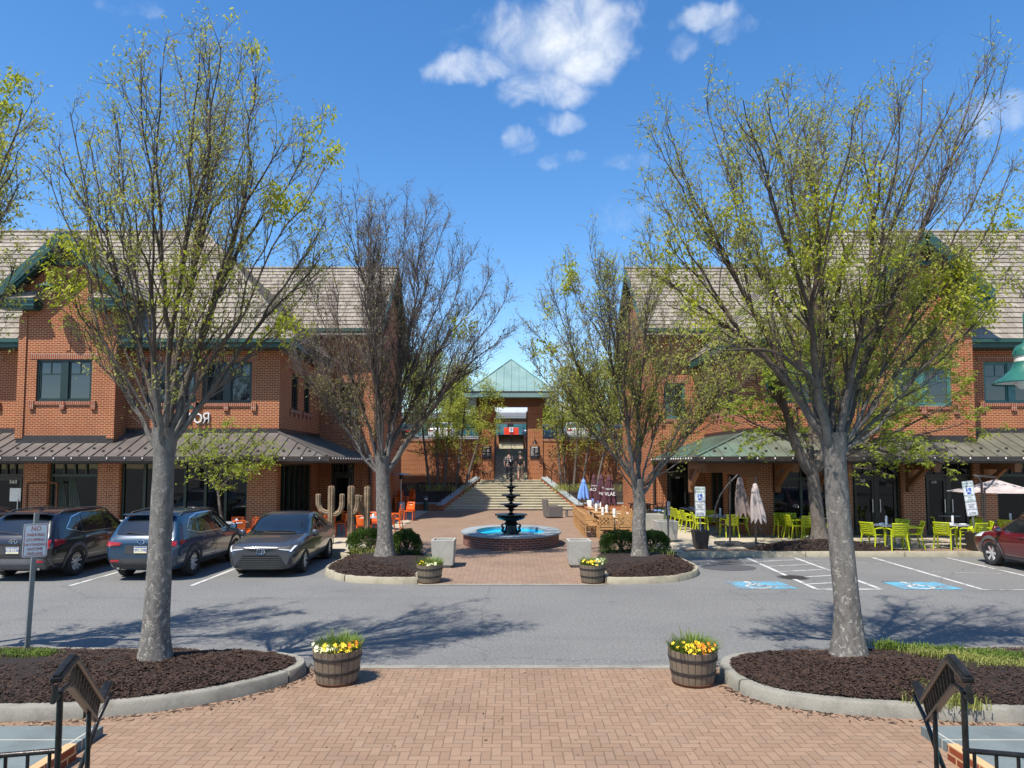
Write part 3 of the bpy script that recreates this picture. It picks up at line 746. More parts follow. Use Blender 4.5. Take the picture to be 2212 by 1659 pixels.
def sash_window(root, fr, u0, u1, z0, z1, sashes=2, trim='frame', pane='glass', sill=True, upper=.3, grid=2, mull=.26):
    """painted frame with mullions, glazing bars, panes as sub-parts, brick sill and soldier head"""
    f = MB(); t = .07; d0, d1 = .06, .15
    fr.box(f, u0, u0 + t, d0, d1, z0, z1); fr.box(f, u1 - t, u1, d0, d1, z0, z1); fr.box(f, u0 + t, u1 - t, d0, d1, z1 - t, z1); fr.box(f, u0 + t, u1 - t, d0, d1, z0, z0 + t)
    wd = (u1 - u0 - 2 * t - mull * (sashes - 1)) / sashes; panes = []
    for i in range(sashes):
        a = u0 + t + i * (wd + mull); c = a + wd
        if i < sashes - 1: fr.box(f, c, c + mull, d0 - .02, d1, z0 + t, z1 - t)
        s_ = .05
        fr.box(f, a, a + s_, d0 + .03, d1, z0 + t, z1 - t); fr.box(f, c - s_, c, d0 + .03, d1, z0 + t, z1 - t)
        fr.box(f, a + s_, c - s_, d0 + .03, d1, z1 - t - s_, z1 - t); fr.box(f, a + s_, c - s_, d0 + .03, d1, z0 + t, z0 + t + s_)
        zm = z1 - t - (z1 - z0) * upper
        fr.box(f, a + s_, c - s_, d0 + .035, d1, zm - .02, zm + .02)
        for g in range(1, grid): fr.box(f, a + (c - a) * g / grid - .015, a + (c - a) * g / grid + .015, d0 + .035, d1, zm + .02, z1 - t - s_)
        panes.append((a + s_, c - s_))
    w_ = f.build('window', MT[trim], root)
    p = MB()
    for a, c in panes: fr.box(p, a, c, .118, .13, z0 + t + .05, z1 - t - .05)
    p.build('pane', MT[pane], w_)
    if sill:
        s_ = MB(); fr.box(s_, u0 - .12, u1 + .12, -.05, .1, z0 - .13, z0 - .003)
        for u in (u0 - .2, (u0 + u1) / 2 - .09, u1 + .02): fr.box(s_, u, u + .18, -.075, .09, z0 - .3, z0 + .02 if u != (u0 + u1) / 2 - .09 else z0 - .002)
        s_.build('sill', MT['soldier'], w_)
        s_ = MB(); fr.box(s_, u0 - .25, u1 + .25, -.018, .05, z1 + .003, z1 + .22); s_.build('lintel', MT['soldier'], w_)
    return w_
def shopfront(root, fr, u0, u1, z0, z1, bays, trans=.0, doors=False, name='shop_window', number=None, sy=-1):
    f = MB(); t = .08; d0, d1 = .1, .2
    fr.box(f, u0, u0 + t, d0, d1, z0, z1); fr.box(f, u1 - t, u1, d0, d1, z0, z1); fr.box(f, u0 + t, u1 - t, d0, d1, z1 - t, z1); fr.box(f, u0 + t, u1 - t, d0, d1, z0, z0 + (t if not doors else .2))
    zt = z1 - t - trans if trans else z1 - t
    if trans: fr.box(f, u0 + t, u1 - t, d0 - .01, d1, zt - .05, zt + .05)
    n = bays; wd = (u1 - u0 - 2 * t) / n
    for i in range(1, n): fr.box(f, u0 + t + wd * i - .05, u0 + t + wd * i + .05, d0 + .002, d1, z0, zt - .05 if trans else z1 - t)
    if trans:
        k = max(4, n * 2) if n < 4 else n
        for i in range(1, k): fr.box(f, u0 + t + (u1 - u0 - 2 * t) * i / k - .03, u0 + t + (u1 - u0 - 2 * t) * i / k + .03, d0 + .004, d1, zt + .05, z1 - t)
    if doors:
        for i in range(n):
            a = u0 + t + wd * i + .05; c = a + wd - .1
            fr.box(f, a, a + .09, d0 + .02, d1, z0 + .02, zt - .06); fr.box(f, c - .09, c, d0 + .02, d1, z0 + .02, zt - .06); fr.box(f, a + .09, c - .09, d0 + .02, d1, zt - .2, zt - .06); fr.box(f, a + .09, c - .09, d0 + .02, d1, z0 + .02, z0 + .3)
    w_ = f.build('door' if doors else 'window', MT['dframe'] if doors else MT['frame'], root)
    p = MB(); fr.box(p, u0 + .02, u1 - .02, .165, .175, z0 + .02, z1 - .02); p.build('pane', MT['shop'], w_)
    if doors:
        h = MB()
        for i in range(n):
            a = u0 + t + wd * (i + 1) - .16 if i == 0 else u0 + t + wd * i + .13
            fr.box(h, a, a + .03, .05, .08, z0 + .85, z0 + 1.35); fr.box(h, a, a + .03, .08, .13, z0 + .88, z0 + .91); fr.box(h, a, a + .03, .08, .13, z0 + 1.29, z0 + 1.32)
        h.build('handle', MT['steel'], w_)
    return w_
def tile_rows(b, row, n, lift=.045):
    """row(i/n) -> (left point, right point) of a course line; each course a slab lapping the one below"""
    for i in range(n):
        a, c = row(i / n); e, f = row((i + 1) / n); a, c, e, f = V(a), V(c), V(e), V(f)
        nrm = (c - a).cross(e - a).normalized()
        if nrm.z < 0: nrm = -nrm
        up = nrm * lift; lo = nrm * .004
        b.add([a + up, c + up, f + lo, e + lo, a, c], [(0, 1, 2, 3), (4, 5, 1, 0)])
def building(s, lab):
    root = thing('brick_building', lab, 'building', (s * 14.0, YF, PZ))
    X = lambda x: s * x
    bay0, bay1 = (14.68, 18.2) if s < 0 else (13.3, 17.0)
    ups = []                                              # first-floor windows on the main front, from the photograph
    if s < 0: px = [(436, 545, 775, 868), (316, 424, 775, 868), (-120, -4, 775, 868)]
    else: px = [(1655, 1772, 796, 881), (1820, 1880, 796, 881), (2128, 2245, 793, 884)]
    for a, c, t_, bt in px:
        if s > 0 and a == 1820: continue
        p = D(a, bt, YF); q = D(c, t_, YF); ups.append((p.x, q.x, 5.13, 6.72))
    gr = []
    if s < 0: gpx = [(-30, 52, 'door', 1), (107, 212, 'win', 4), (262, 535, 'fold', 6), (-240, -90, 'win', 3)]
    else: gpx = [(1669, 1794, 'big', 2), (1840, 1945, 'door', 2), (1996, 2101, 'door', 2), (2152, 2290, 'win', 4)]
    for a, c, k, n in gpx:
        zb = PZ + .01 if k in ('door', 'fold') else .62
        gr.append((D(a, 1000, YF).x, D(c, 1000, YF).x, zb, 2.88, k, n))
    # walls
    b = MB()
    xa, xb = sorted((X(XB), X(24)))
    panel_wall(b, 'y', YF, xa, xb, 3.3, 7.75, ups)
    side_up = [(28.5, 29.4, 5.0, 6.5), (30.2, 31.1, 5.0, 6.5)]
    panel_wall(b, 'x', X(XB), YF, YW, 3.3, 8.3, side_up, flip=s)
    wx = [sorted((X(7.05), X(8.0)))]
    panel_wall(b, 'y', YW, *sorted((X(XC), X(XB))), 3.3, 9.15, [(wx[0][0], wx[0][1], 4.88, 6.54)])
    # courtyard gable wall
    b.quad((X(XC), YW, 3.3), (X(XC), YR + 1.6, 3.3), (X(XC), YR + 1.6, 9.1), (X(XC), YW, 9.1))
    b.add([(X(XC), YW, 9.1), (X(XC), YR + 1.6, 9.1), (X(XC), 36.9, 13.0)], [(0, 1, 2)])
    b.quad((X(XC), YR + 1.6, 0), (X(24), YR + 1.6, 0), (X(24), YR + 1.6, 9), (X(XC), YR + 1.6, 9))
    b.quad((X(24), YF, 0), (X(24), YR + 1.6, 0), (X(24), YR + 1.6, 8), (X(24), YF, 8))
    b.build('upper_wall', MT['brick'], root)
    b = MB()
    panel_wall(b, 'y', YF, xa, xb, 0, 3.3, [g[:4] for g in gr], depth=.3)
    sd_h = [(27.35, 31.6, .14, 2.8)] if s < 0 else [(27.5, 29.4, .5, 2.8), (30.0, 32.0, .5, 2.8)]
    panel_wall(b, 'x', X(XB), YF, YW, 0, 3.3, sd_h, flip=s)
    dpx = (715, 765) if s < 0 else (1440, 1490)
    dr = (D(dpx[0], 1000, YW).x, D(dpx[1], 1000, YW).x, .14, 2.85)
    panel_wall(b, 'y', YW, *sorted((X(XC), X(XB))), 0, 3.3, [dr])
    b.quad((X(XC), YW, 0), (X(XC), YR + 1.6, 0), (X(XC), YR + 1.6, 3.3), (X(XC), YW, 3.3))
    b.build('ground_floor_wall', MT['brick_dark'], root)
    # corner pilasters and brick piers with raised basket-work panels
    edges = sorted([g[0] for g in gr] + [g[1] for g in gr]); piers = []
    ge = sorted(gr, key=lambda g: g[0])
    for g1, g2 in zip(ge, ge[1:]): piers.append((g1[1], g2[0]))
    piers.append((ge[-1][1], X(XB) if s < 0 else ge[-1][1] + .9)); piers.append((X(XB), ge[0][0])) if s > 0 else None
    for a, c in piers:
        if c - a < .3: continue
        m_ = (a + c) / 2; pb = MB()
        pb.box(a + .03, c - .03, YF - .05, YF - .002, PZ, 2.95)
        for k in range(3):
            z = 1.55 + k * .47
            for q in range(3): pb.box(m_ - .12 + q * .085, m_ - .12 + q * .085 + .068, YF - .066, YF - .052, z, z + .2)
        pb.box(a + .05, c - .05, YF - .07, YF - .052, PZ + .005, PZ + .3)
        pb.build('brick_pier', MT['pillar'], root)
    pb = MB()
    pb.box(*sorted((X(XC - .04), X(XC + .5))), YW - .04, YW - .002, PZ, 8.6); pb.box(*sorted((X(XC - .04), X(XC - .002))), YW + .002, YW + .5, PZ, 8.6)
    pb.build('brick_pier', MT['brick'], root)
    # windows
    fr = FR('y', YF)
    for h in ups: sash_window(root, fr, *h, trim='frame' if s < 0 else 'green_l')
    fs = FR('x', X(XB), s)
    for h in side_up: sash_window(root, fs, *h, sashes=1, mull=0)
    sash_window(root, FR('y', YW), wx[0][0], wx[0][1], 4.88, 6.54, sashes=1, mull=0, trim='green_l' if s > 0 else 'frame')
    for g in gr:
        if g[4] == 'door': shopfront(root, fr, *g[:4], g[5], .42, True)
        elif g[4] == 'fold': shopfront(root, fr, *g[:4], g[5], 0, False)
        elif g[4] == 'big': shopfront(root, fr, *g[:4], 2, .55, False)
        else: shopfront(root, fr, *g[:4], 1, .42, False)
    for h in sd_h: shopfront(root, fs, *h, 6 if s < 0 else 2, 0, False)
    shopfront(root, FR('y', YW), *dr, 1, .4, True)
    # main roof: front slope, end hip, wing roof
    ze, zr, ye, yr = 7.45, 13.5, 26.2, 32.25
    b = MB(); n = 24
    def front(t):
        x0 = 8.1 + t * 6.1; return ((X(x0), ye + t * (yr - ye), ze + t * (zr - ze)), (X(26), ye + t * (yr - ye), ze + t * (zr - ze)))
    tile_rows(b, front, n)
    tile_rows(b, lambda t: ((X(8.1 + t * 6.1), ye + t * (yr - ye), ze + t * (zr - ze)), (X(8.1 + t * 6.1), 2 * yr - ye - t * (yr - ye), ze + t * (zr - ze))), n)
    tile_rows(b, lambda t: ((X(8.1 + t * 6.1), 2 * yr - ye - t * (yr - ye), ze + t * (zr - ze)), (X(26), 2 * yr - ye - t * (yr - ye), ze + t * (zr - ze))), n)
    we, wr, wye, wyr = 8.98, 13.07, 32.2, 36.9
    for sg in (0, 1):
        tile_rows(b, lambda t: ((X(5.95), wye + t * (wyr - wye) if not sg else 2 * wyr - wye - t * (wyr - wye), we + t * (wr - we)), (X(15), wye + t * (wyr - wye) if not sg else 2 * wyr - wye - t * (wyr - wye), we + t * (wr - we))), 17)
    b.tube([(X(5.95), wyr, wr + .03), (X(15), wyr, wr + .03)], .09, 8); b.tube([(X(14.2), yr, zr + .03), (X(26), yr, zr + .03)], .09, 8)
    b.tube([(X(8.1), ye, ze + .04), (X(14.2), yr, zr + .04)], .085, 8)
    b.box(*sorted((X(6.0), X(9.2))), wye - .25, wye + .3, we - .32, we - .24)     # lower tier
    rf = b.build('roof', MT['tile'], root)
    # eaves: fascia, soffit, gutter
    b = MB()
    def eave(x0, x1, y, z):
        x0, x1 = sorted((x0, x1)); b.box(x0, x1, y + .02, y + .08, z - .3, z - .03); b.box(x0, x1, y + .08, y + .85, z - .3, z - .26); b.box(x0, x1, y - .11, y + .018, z - .13, z - .005)
    segs = [(8.1, bay0 - .05), (bay1 + .05, 26)]
    for a, c in segs: eave(X(a), X(c), ye, ze)
    eave(X(5.95), X(9.5), wye, we)
    xs = sorted((X(8.1) , X(8.1) + s * .06)); b.box(xs[0], xs[1], ye, YW - .4, ze - .3, ze - .03); xs = sorted((X(8.16), X(8.86))); b.box(xs[0], xs[1], ye, YW - .4, ze - .29, ze - .26)
    for sg in (-1, 1):                                    # rake boards of the courtyard gable
        b.bar((X(5.98), wyr + sg * (wyr - wye), we - .1), (X(5.98), wyr, wr - .1), .06, .28); b.slab([(X(6.02), wyr + sg * (wyr - wye), we - .2), (X(6.38), wyr + sg * (wyr - wye), we - .2), (X(6.38), wyr, wr - .2), (X(6.02), wyr, wr - .2)], (0, 0, .03))
    b.build('eaves', MT['green'], root)
    # projecting gabled bay
    yb, xm, hw = 26.1, (bay0 + bay1) / 2, 2.35; za, zl = 11.3, 9.08
    if s > 0: yb = 26.15
    pw = [(78, 198) if s < 0 else (1929, 2056)][0]
    h = (D(pw[0], 820, yb).x, D(pw[1], 820, yb).x, 5.12 if s < 0 else 4.95, 6.68 if s < 0 else 6.4)
    b = MB(); x0, x1 = sorted((X(bay0), X(bay1)))
    panel_wall(b, 'y', yb, x0, x1, 3.6, 8.9, [h])
    ww = (x1 - x0) / 2; zt = za - .35 - ww * (za - zl) / hw
    b.add([(x0, yb, 8.9), (x1, yb, 8.9), (x1, yb, zt), (X(xm), yb, za - .35), (x0, yb, zt)], [(0, 1, 2, 3, 4)])
    for xx in (x0, x1): b.quad((xx, yb, 3.6), (xx, YF + 2, 3.6), (xx, YF + 2, 9.2), (xx, yb, 9.2))
    b.box(x0 - .06, x0 + .22, yb - .05, yb - .003, 3.75, 8.3); b.box(x1 - .22, x1 + .06, yb - .05, yb - .003, 3.75, 8.3)
    for q in range(2): b.box(X(xm) - .08, X(xm) + .08, yb - .03, yb - .002, 7.0 + q * .55, 7.3 + q * .55)
    b.build('bay_wall', MT['brick'], root)
    sash_window(root, FR('y', yb), *h, trim='frame' if s < 0 else 'green_l')
    b = MB(); y0, y1 = 25.5, 30.4
    for sg in (-1, 1):
        tile_rows(b, lambda t: ((X(xm) + sg * hw * (1 - t), y0, zl + t * (za - zl)), (X(xm) + sg * hw * (1 - t), y1, zl + t * (za - zl))), 9)
    b.tube([(X(xm), y0, za + .02), (X(xm), y1, za + .02)], .08, 8)
    rets = []
    for sg in (-1, 1):                                    # small tiled returns at the gable foot
        xi = X(xm) + sg * (ww - .75); xo = X(xm) + sg * (ww + .62)
        tile_rows(b, lambda t: ((xi, 25.55 + t * .55, 8.84 + t * .4), (xo - sg * t * .5, 25.55 + t * .55, 8.84 + t * .4)), 3, .035); rets.append((xi, xo))
        b.add([(xi, 25.56, 8.84), (xi, 26.1, 8.84), (xi, 26.1, 9.24)], [(0, 1, 2)])
    b.build('gable_roof', MT['tile'], root)
    b = MB()
    for xi, xo in rets:
        a, c = sorted((xi, xo)); b.box(a, c, 25.6, 26.095, 8.58, 8.83); b.box(a - .03, c + .03, 25.55, 26.094, 8.76, 8.835); b.box(a + .06, c - .06, 25.68, 26.093, 8.48, 8.58)
    for sg in (-1, 1):
        p0 = V((X(xm) + sg * (hw + .03), 25.47, zl - .16)); p1 = V((X(xm), 25.47, za - .13)); b.bar(p0, p1, .06, .34)
        b.bar(p0 + V((-sg * .1, .09, -.12)), p1 + V((0, .09, -.16)), .09, .22)
        b.slab([p0 + V((0, .1, .03)), p0 + V((0, .63, .03)), p1 + V((0, .63, .03)), p1 + V((0, .1, .03))], (0, 0, .025))
    zb = 10.28; wb = (za - .45 - zb) * hw / (za - zl)
    arc = [(X(xm) + .34 * cos(a), 10.36 + .34 * sin(a)) for a in [k * pi / 10 for k in range(11)]]
    b.box(X(xm) - wb, X(xm) + wb, 25.93, 26.06, zb - .1, zb + .06)
    L = [(X(xm) - wb, zb + .06), (X(xm), za - .42), (X(xm), arc[5][1])] + [arc[k] for k in range(6, 11)] + [(X(xm) - .34, zb + .06)]
    Rr = [(X(xm) + wb, zb + .06), (X(xm), za - .42), (X(xm), arc[5][1])] + [arc[k] for k in (4, 3, 2, 1, 0)] + [(X(xm) + .34, zb + .06)]
    for poly in (L, Rr): b.slab([(x, 25.95, z) for x, z in poly], (0, .08, 0))
    b.build('gable_trim', MT['green'], root)
    # lean-to metal canopy over the shopfronts
    zw, zg, yg, xg = 4.0, 3.08, 25.0, 6.52
    mr = MT['bronze'] if s < 0 else MT['copper']
    b = MB()
    b.slab([(X(XB), YF, zw), (X(24), YF, zw), (X(24), yg, zg), (X(xg), yg, zg)], (0, 0, -.05))
    b.slab([(X(XB), YF, zw), (X(xg), yg, zg), (X(xg), YW - .004, zg), (X(XB), YW - .004, zw)], (0, 0, -.05))
    x = xg + .45
    while x < 24:
        f = min(1, (x - xg) / (XB - xg)); b.bar((X(x), yg + .01, zg + .02), (X(x), yg + (YF - yg) * f, zg + (zw - zg) * f + .02), .025, .05); x += .46
    y = yg + .45
    while y < YW:
        f = min(1, (y - yg) / (YF - yg)); b.bar((X(xg + .01), y, zg + .02), (X(xg + (XB - xg) * f), y, zg + (zw - zg) * f + .02), .025, .05); y += .46
    b.bar((X(xg), yg, zg + .03), (X(XB), YF, zw + .03), .09, .05)
    cn = b.build('canopy', mr, root)
    b = MB(); x = xg + .7; k = 0
    while x < 24:                                         # cast snow guards
        for q in range(1 + k % 2):
            yy = yg + .35 + .22 * (k % 2); zz_ = zg + (yy - yg) / (YF - yg) * (zw - zg)
        b.box(X(x) - .05, X(x) + .05, yy, yy + .02, zz_ + .0, zz_ + .07); b.box(X(x) - .012, X(x) + .012, yy - .04, yy + .08, zz_, zz_ + .03); x += .46; k += 1
    b.build('snow_guard', MT['gutter'], cn)
    b = MB()
    b.box(*sorted((X(xg - .12), X(24))), yg - .13, yg - .002, zg - .17, zg + .0); b.box(*sorted((X(xg - .12), X(xg - .002))), yg, YW, zg - .17, zg)
    b.box(*sorted((X(xg), X(24))), yg, yg + .06, zg - .24, zg - .06); b.box(*sorted((X(xg), X(xg + .06))), yg + .06, YW - .06, zg - .24, zg - .06)
    b.box(*sorted((X(xg + .06), X(24))), yg + .06, YF - .004, zg - .2, zg - .17); b.box(*sorted((X(xg + .06), X(XB - .002))), YF, YW - .06, zg - .2, zg - .17)
    b.box(*sorted((X(XB), X(24))), YF - .03, YF - .002, zw - .02, zw + .16); b.box(*sorted((X(XB - .03), X(XB - .002))), YF, YW - .03, zw - .02, zw + .16)
    b.box(x0 - .03, x1 + .03, yb - .03, yb - .002, 3.55, 3.86)
    b.tube([(X(xg - .02), YW - .09, zg - .1), (X(xg - .02), YW - .09, PZ)], .05, 8)
    b.build('gutter', MT['gutter'], root)
    b = MB()                                              # bulbs of the fairy lights clipped to the gutter
    x = xg + .2
    while x < 22: b.lathe([(0, 0), (.022, .015), (.028, .04), (.012, .075), (0, .08)], 6, (X(x), yg - .15, zg - .11), cap=False); x += .62
    y = yg + .3
    while y < YW: b.lathe([(0, 0), (.022, .015), (.028, .04), (.012, .075), (0, .08)], 6, (X(xg - .14), y, zg - .11), cap=False); y += .4
    bl = b.build('fairy_lights', MT['lamp_w'], root)
    if s > 0:                                             # carved timber brackets and beams carrying the canopy
        for xx in [6.75, 10.0, 11.55] + [D(p, 1000, YF).x for p in (1958, 2120)]:
            b = MB(); b.box(xx - .09, xx + .09, YF - 1.75, YF - .06, 2.62, 2.86); b.box(xx - .09, xx + .09, YF - .26, YF - .062, 1.75, 2.62)
            b.slab([(xx - .07, YF - .26, 1.95), (xx - .07, YF - .26, 2.2), (xx - .07, YF - 1.05, 2.62), (xx - .07, YF - 1.35, 2.62)], (.14, 0, 0))
            b.box(xx - .11, xx + .11, YF - 1.95, YF - 1.75, 2.52, 2.86); b.build('timber_bracket', MT['timber'], root)
        b = MB(); b.box(6.7, XB + .1, YF - 1.3, YF - 1.1, 2.5, 2.84)
        b.slab([(6.7, YF - 1.29, 2.5), (7.6, YF - 1.29, 2.5), (8.9, YF - 1.29, 2.25), (8.9, YF - 1.29, 2.5)], (0, .16, 0))
        b.build('timber_beam', MT['timber'], root)
    return root, fr
bl, frl = building(-1, 'red brick building with dark bronze canopy and white shop lettering')
br, frr = building(1, 'red brick building with greenish copper canopy on timber brackets')
# lettering and numbers
p = D(419, 905, YF)
text('PASTO\u042f', .56, MT['letter'], bl, (p.x - .17, YF - .05, p.z), name='shop_lettering', ext=.03, sx=.78)
for s_, px, py, par, y in (('560', 28, 1041, bl, YF), ('560', 1864, 1038, br, YF), ('540', 2018, 1042, br, YF), ('540', 1464, 1032, br, YW)):
    p = D(px, py, y + .08); text(s_, .2 if par is bl else .13, MT['letter'], par, (p.x, y + .095, p.z), name='door_number')
p = D(30, 1066, YF); b = MB(); b.box(p.x - .22, p.x + .2, YF + .09, YF + .098, p.z - .3, p.z + .2); b.build('notice', MT['sign_w'], bl)
b = MB(); xx0, xx1 = D(112, 1000, YF).x, D(150, 1000, YF).x     # curtain drawn aside at the window
for k0, k1 in ((xx0 + .15, xx0 + .6), (xx1 - .1, xx1 + .45)):
    b.grid(lambda u, v: V((k0 + (k1 - k0) * u * (.35 + .65 * v), YF + .15 + .03 * sin(u * 34), 1.0 + 1.45 * (1 - v))), 30, 6)
b.build('curtain', MT['curtain'], bl, smooth=60)
# open framed window leaf with stickers
p = D(100, 1070, YF - .35); b = MB()
for q in (0, 1):
    pass
b.bar((p.x - .62, YF - .5, .62), (p.x - .62, YF - .5, 2.1), .07, .06); b.bar((p.x + .3, YF - .2, .62), (p.x + .3, YF - .2, 2.1), .07, .06)
b.bar((p.x - .62, YF - .5, 2.1), (p.x + .3, YF - .2, 2.1), .06, .07); b.bar((p.x - .62, YF - .5, .66), (p.x + .3, YF - .2, .66), .06, .07)
b.build('window_leaf', MT['rust'], bl)
# gooseneck lamps above the sign
def gooseneck(parent, x, y, z, mat, r=.16, out=.5):
    b = MB(); pts = [V((x, y, z)) + V((0, -out * (1 - cos(a)) / 2 - (.0), .28 * sin(a))) for a in [k * pi / 8 for k in range(9)]]
    b.tube(pts, .018, 6)
    b.lathe([(.02, 0), (.04, -.04), (r * .55, -.09), (r, -.2), (r * .9, -.2), (.03, -.08)], 16, (x, y - out, z), cap=False); b.lathe([(.07, -.02), (.07, .02)], 10, (x, y - .01, z))
    return b.build('wall_lamp', mat, parent, smooth=40)
gooseneck(bl, D(424, 878, YF).x, YF, D(424, 874, YF).z, MT['green'], .2, .6)
gooseneck(bl, D(128, 640, 26.1).x, 26.1, 9.4, MT['green'], .34, .7)
gooseneck(br, D(1990, 650, 26.1).x, 26.1, 9.2, MT['green'], .34, .7)
# ------------------------------------------------------------------ stairs, retaining walls, gate pavilion, upper level
YS0, YS1, YP = 40.98, 44.3, 44.6
NR_, RH = 12, 1.68 / 12
def stair_half(k, s):                                      # half width of the k-th tread, splayed outward towards the bottom
    t = k / (NR_ - 1); a, c = ((-3.95, -1.98) if s < 0 else (3.7, 1.82)); return a + (c - a) * t
st = thing('garden_stair', 'broad splayed concrete stair climbing to the brick gateway', 'stairs', (0, YS0, PZ))
b = MB()
for k in range(NR_):
    y0 = YS0 + k * (YS1 - YS0) / (NR_ - 1); x0_, x1_ = stair_half(k, -1), stair_half(k, 1); zt_ = PZ + (k + 1) * RH
    b.box(x0_, x1_, y0 + .05, YP + 1.5 + .001 * k, PZ + k * RH - .1, zt_ - .046); b.box(x0_, x1_, y0, y0 + .6, zt_ - .045, zt_)
ZL = PZ + NR_ * RH
b.build('steps', MT['stair'], st, bevel=.012)
for s in (-1, 1):
    b = MB(); xa, xb = stair_half(0, s) + s * .02, stair_half(NR_ - 1, s) + s * .02
    p0 = V((xa, YS0 - .1, 0)); p1 = V((xb, YP - .02, 0)); d = V((s * .3, 0, 0))
    z0, z1 = PZ + .3, ZL + .12
    b.add([p0 + V((0, 0, 0)), p1, p1 + V((0, 0, z1)), p0 + V((0, 0, z0)), p0 + d, p1 + d, p1 + d + V((0, 0, z1)), p0 + d + V((0, 0, z0))], [(0, 1, 2, 3), (7, 6, 5, 4), (0, 3, 7, 4), (1, 5, 6, 2), (3, 2, 6, 7)])
    o = b.build('side_wall', MT['brick_dark'], st)
    b = MB(); e = V((s * .06, 0, 0)); b.slab([p0 - e + V((0, -.04, z0 + .002)), p1 - e + V((0, 0, z1 + .002)), p1 + d + e + V((0, 0, z1 + .002)), p0 + d + e + V((0, -.04, z0 + .002))], (0, 0, .07)); b.build('coping', MT['stone'], o)
    r = thing('stair_handrail', 'black iron handrail on the ' + ('left' if s < 0 else 'right') + ' side of the garden stair', 'handrail', (xa, YS0, PZ), 'handrails of the garden stair')
    b = MB(); q0 = p0 + d * .5; q1 = p1 + d * .5
    for f in (.9, .72):
        b.tube([q0 + V((0, 0, z0 + f)), q1 + V((0, -.05, z1 + f)), q1 + V((-s * .3, -.05, z1 + f))], .022, 6)
    b.build('rail', MT['black'], r)
    for f in (.02, .27, .52, .77, .98):
        b = MB(); pp = q0.lerp(q1, f); zb = z0 + (z1 - z0) * f + .06; b.tube([(pp.x, pp.y, zb), (pp.x, pp.y, zb + .86)], .022, 6); b.build('post', MT['black'], r)
    # retaining wall with brick coping
    xs = sorted((s * (2.1 if s < 0 else 1.93), s * 14))
    rw = thing('retaining_wall', 'tall brick retaining wall to the ' + ('left' if s < 0 else 'right') + ' of the gateway', 'wall', (s * 6, YP, 0), 'retaining walls beside the gateway')
    MB().box(xs[0], xs[1], YP, YP + .4, 0, 4.2).build('wall', MT['brick_dark'], rw)
    MB().box(xs[0], xs[1], YP - .04, YP + .44, 4.203, 4.36).build('coping', MT['soldier'], rw)
    fe = thing('iron_fence', 'black picket fence on top of the retaining wall ' + ('left' if s < 0 else 'right') + ' of the gateway', 'fence', (s * 6, YP + .2, 4.36), 'fences on the retaining walls')
    b = MB(); x = xs[0] + .05
    while x < xs[1]: b.box(x - .008, x + .008, YP + .19, YP + .206, 4.45, 5.06); x += .115
    b.box(xs[0], xs[1], YP + .18, YP + .215, 5.062, 5.1); b.box(xs[0], xs[1], YP + .18, YP + .215, 4.43, 4.46); b.build('pickets', MT['black'], fe)
    x = xs[0] + .03
    while x < xs[1]: MB().box(x - .025, x + .025, YP + .222, YP + .27, 4.36, 5.14).build('post', MT['black'], fe); x += 2.4
    # planting bed at the foot of the wall
    xo = stair_half(0, s) + s * .34
    pl = thing('planter_wall', 'low brick wall of the planting bed ' + ('left' if s < 0 else 'right') + ' of the stair', 'planter', (s * 5.4, 41, PZ), 'planting beds beside the stair')
    a, c = sorted((xo, s * 7.6)); MB().box(a, c, 40.95, 41.2, PZ, .5).build('wall', MT['brick_dark'], pl); MB().box(a, c, 40.9, 41.25, .503, .57).build('coping', MT['stone'], pl)
    b = MB(); b.grid(lambda u, v: V((a + (c - a) * u - s * 1.9 * v * (1 - u if s < 0 else u) * 0, 41.2 + 3.4 * v, .5 + 1.1 * v + .12 * noise.noise(V((u * 6, v * 5, s)))) ), 16, 10)
    b.grid(lambda u, v: V(((xo + (stair_half(NR_ - 1, s) + s * .3 - xo) * v) * (1 - u) + xo * u, 41.2 + 3.4 * v, .5 + 1.1 * v)), 6, 10)
    b.build('soil', MT['mulch'], pl, smooth=60)
# gate pavilion
gt = thing('gate_pavilion', 'brick gateway with a pointed verdigris copper roof at the stair head', 'gateway', (0, YP, ZL))
xs_ = [(-2.1, -1.12), (.99, 1.93)]
for a, c in xs_:
    for y in (YP - .08, YP + 4.2):
        MB().box(a, c, y, y + 1.0, .5 if y < YP else 3.5, 6.4).build('brick_pillar', MT['brick_dark'], gt)
b = MB(); b.box(-2.25, 2.1, YP + .0, YP + .8, 6.403, 6.9); b.box(-2.25, 2.1, YP + 4.3, YP + 5.1, 6.75, 6.9)
for k in range(8): b.box(-2.25, 2.1, YP - .02, YP - .001, 6.41 + k * .06, 6.41 + k * .06 + .045)
b.build('lintel', MT['timber'], gt)
cx, cyy, hx, hy = -.06, YP + 2.4, 2.95, 3.3
b = MB(); b.box(cx - hx, cx + hx, cyy - hy, cyy + hy, 6.91, 7.16); b.build('fascia', MT['verdigris'], gt)
b = MB(); b.box(cx - hx + .15, cx + hx - .15, cyy - hy + .15, cyy + hy - .15, 7.162, 7.3)
b.build('roof_kerb', MT['gutter'], gt)
b = MB(); zt, zb, hx2, hy2 = 9.72, 7.303, 2.72, 3.05; ap = V((cx, cyy, zt))
cs = [V((cx - hx2, cyy - hy2, zb)), V((cx + hx2, cyy - hy2, zb)), V((cx + hx2, cyy + hy2, zb)), V((cx - hx2, cyy + hy2, zb))]
b.add(cs + [ap], [(0, 1, 4), (1, 2, 4), (2, 3, 4), (3, 0, 4), (3, 2, 1, 0)])
k = -2.4
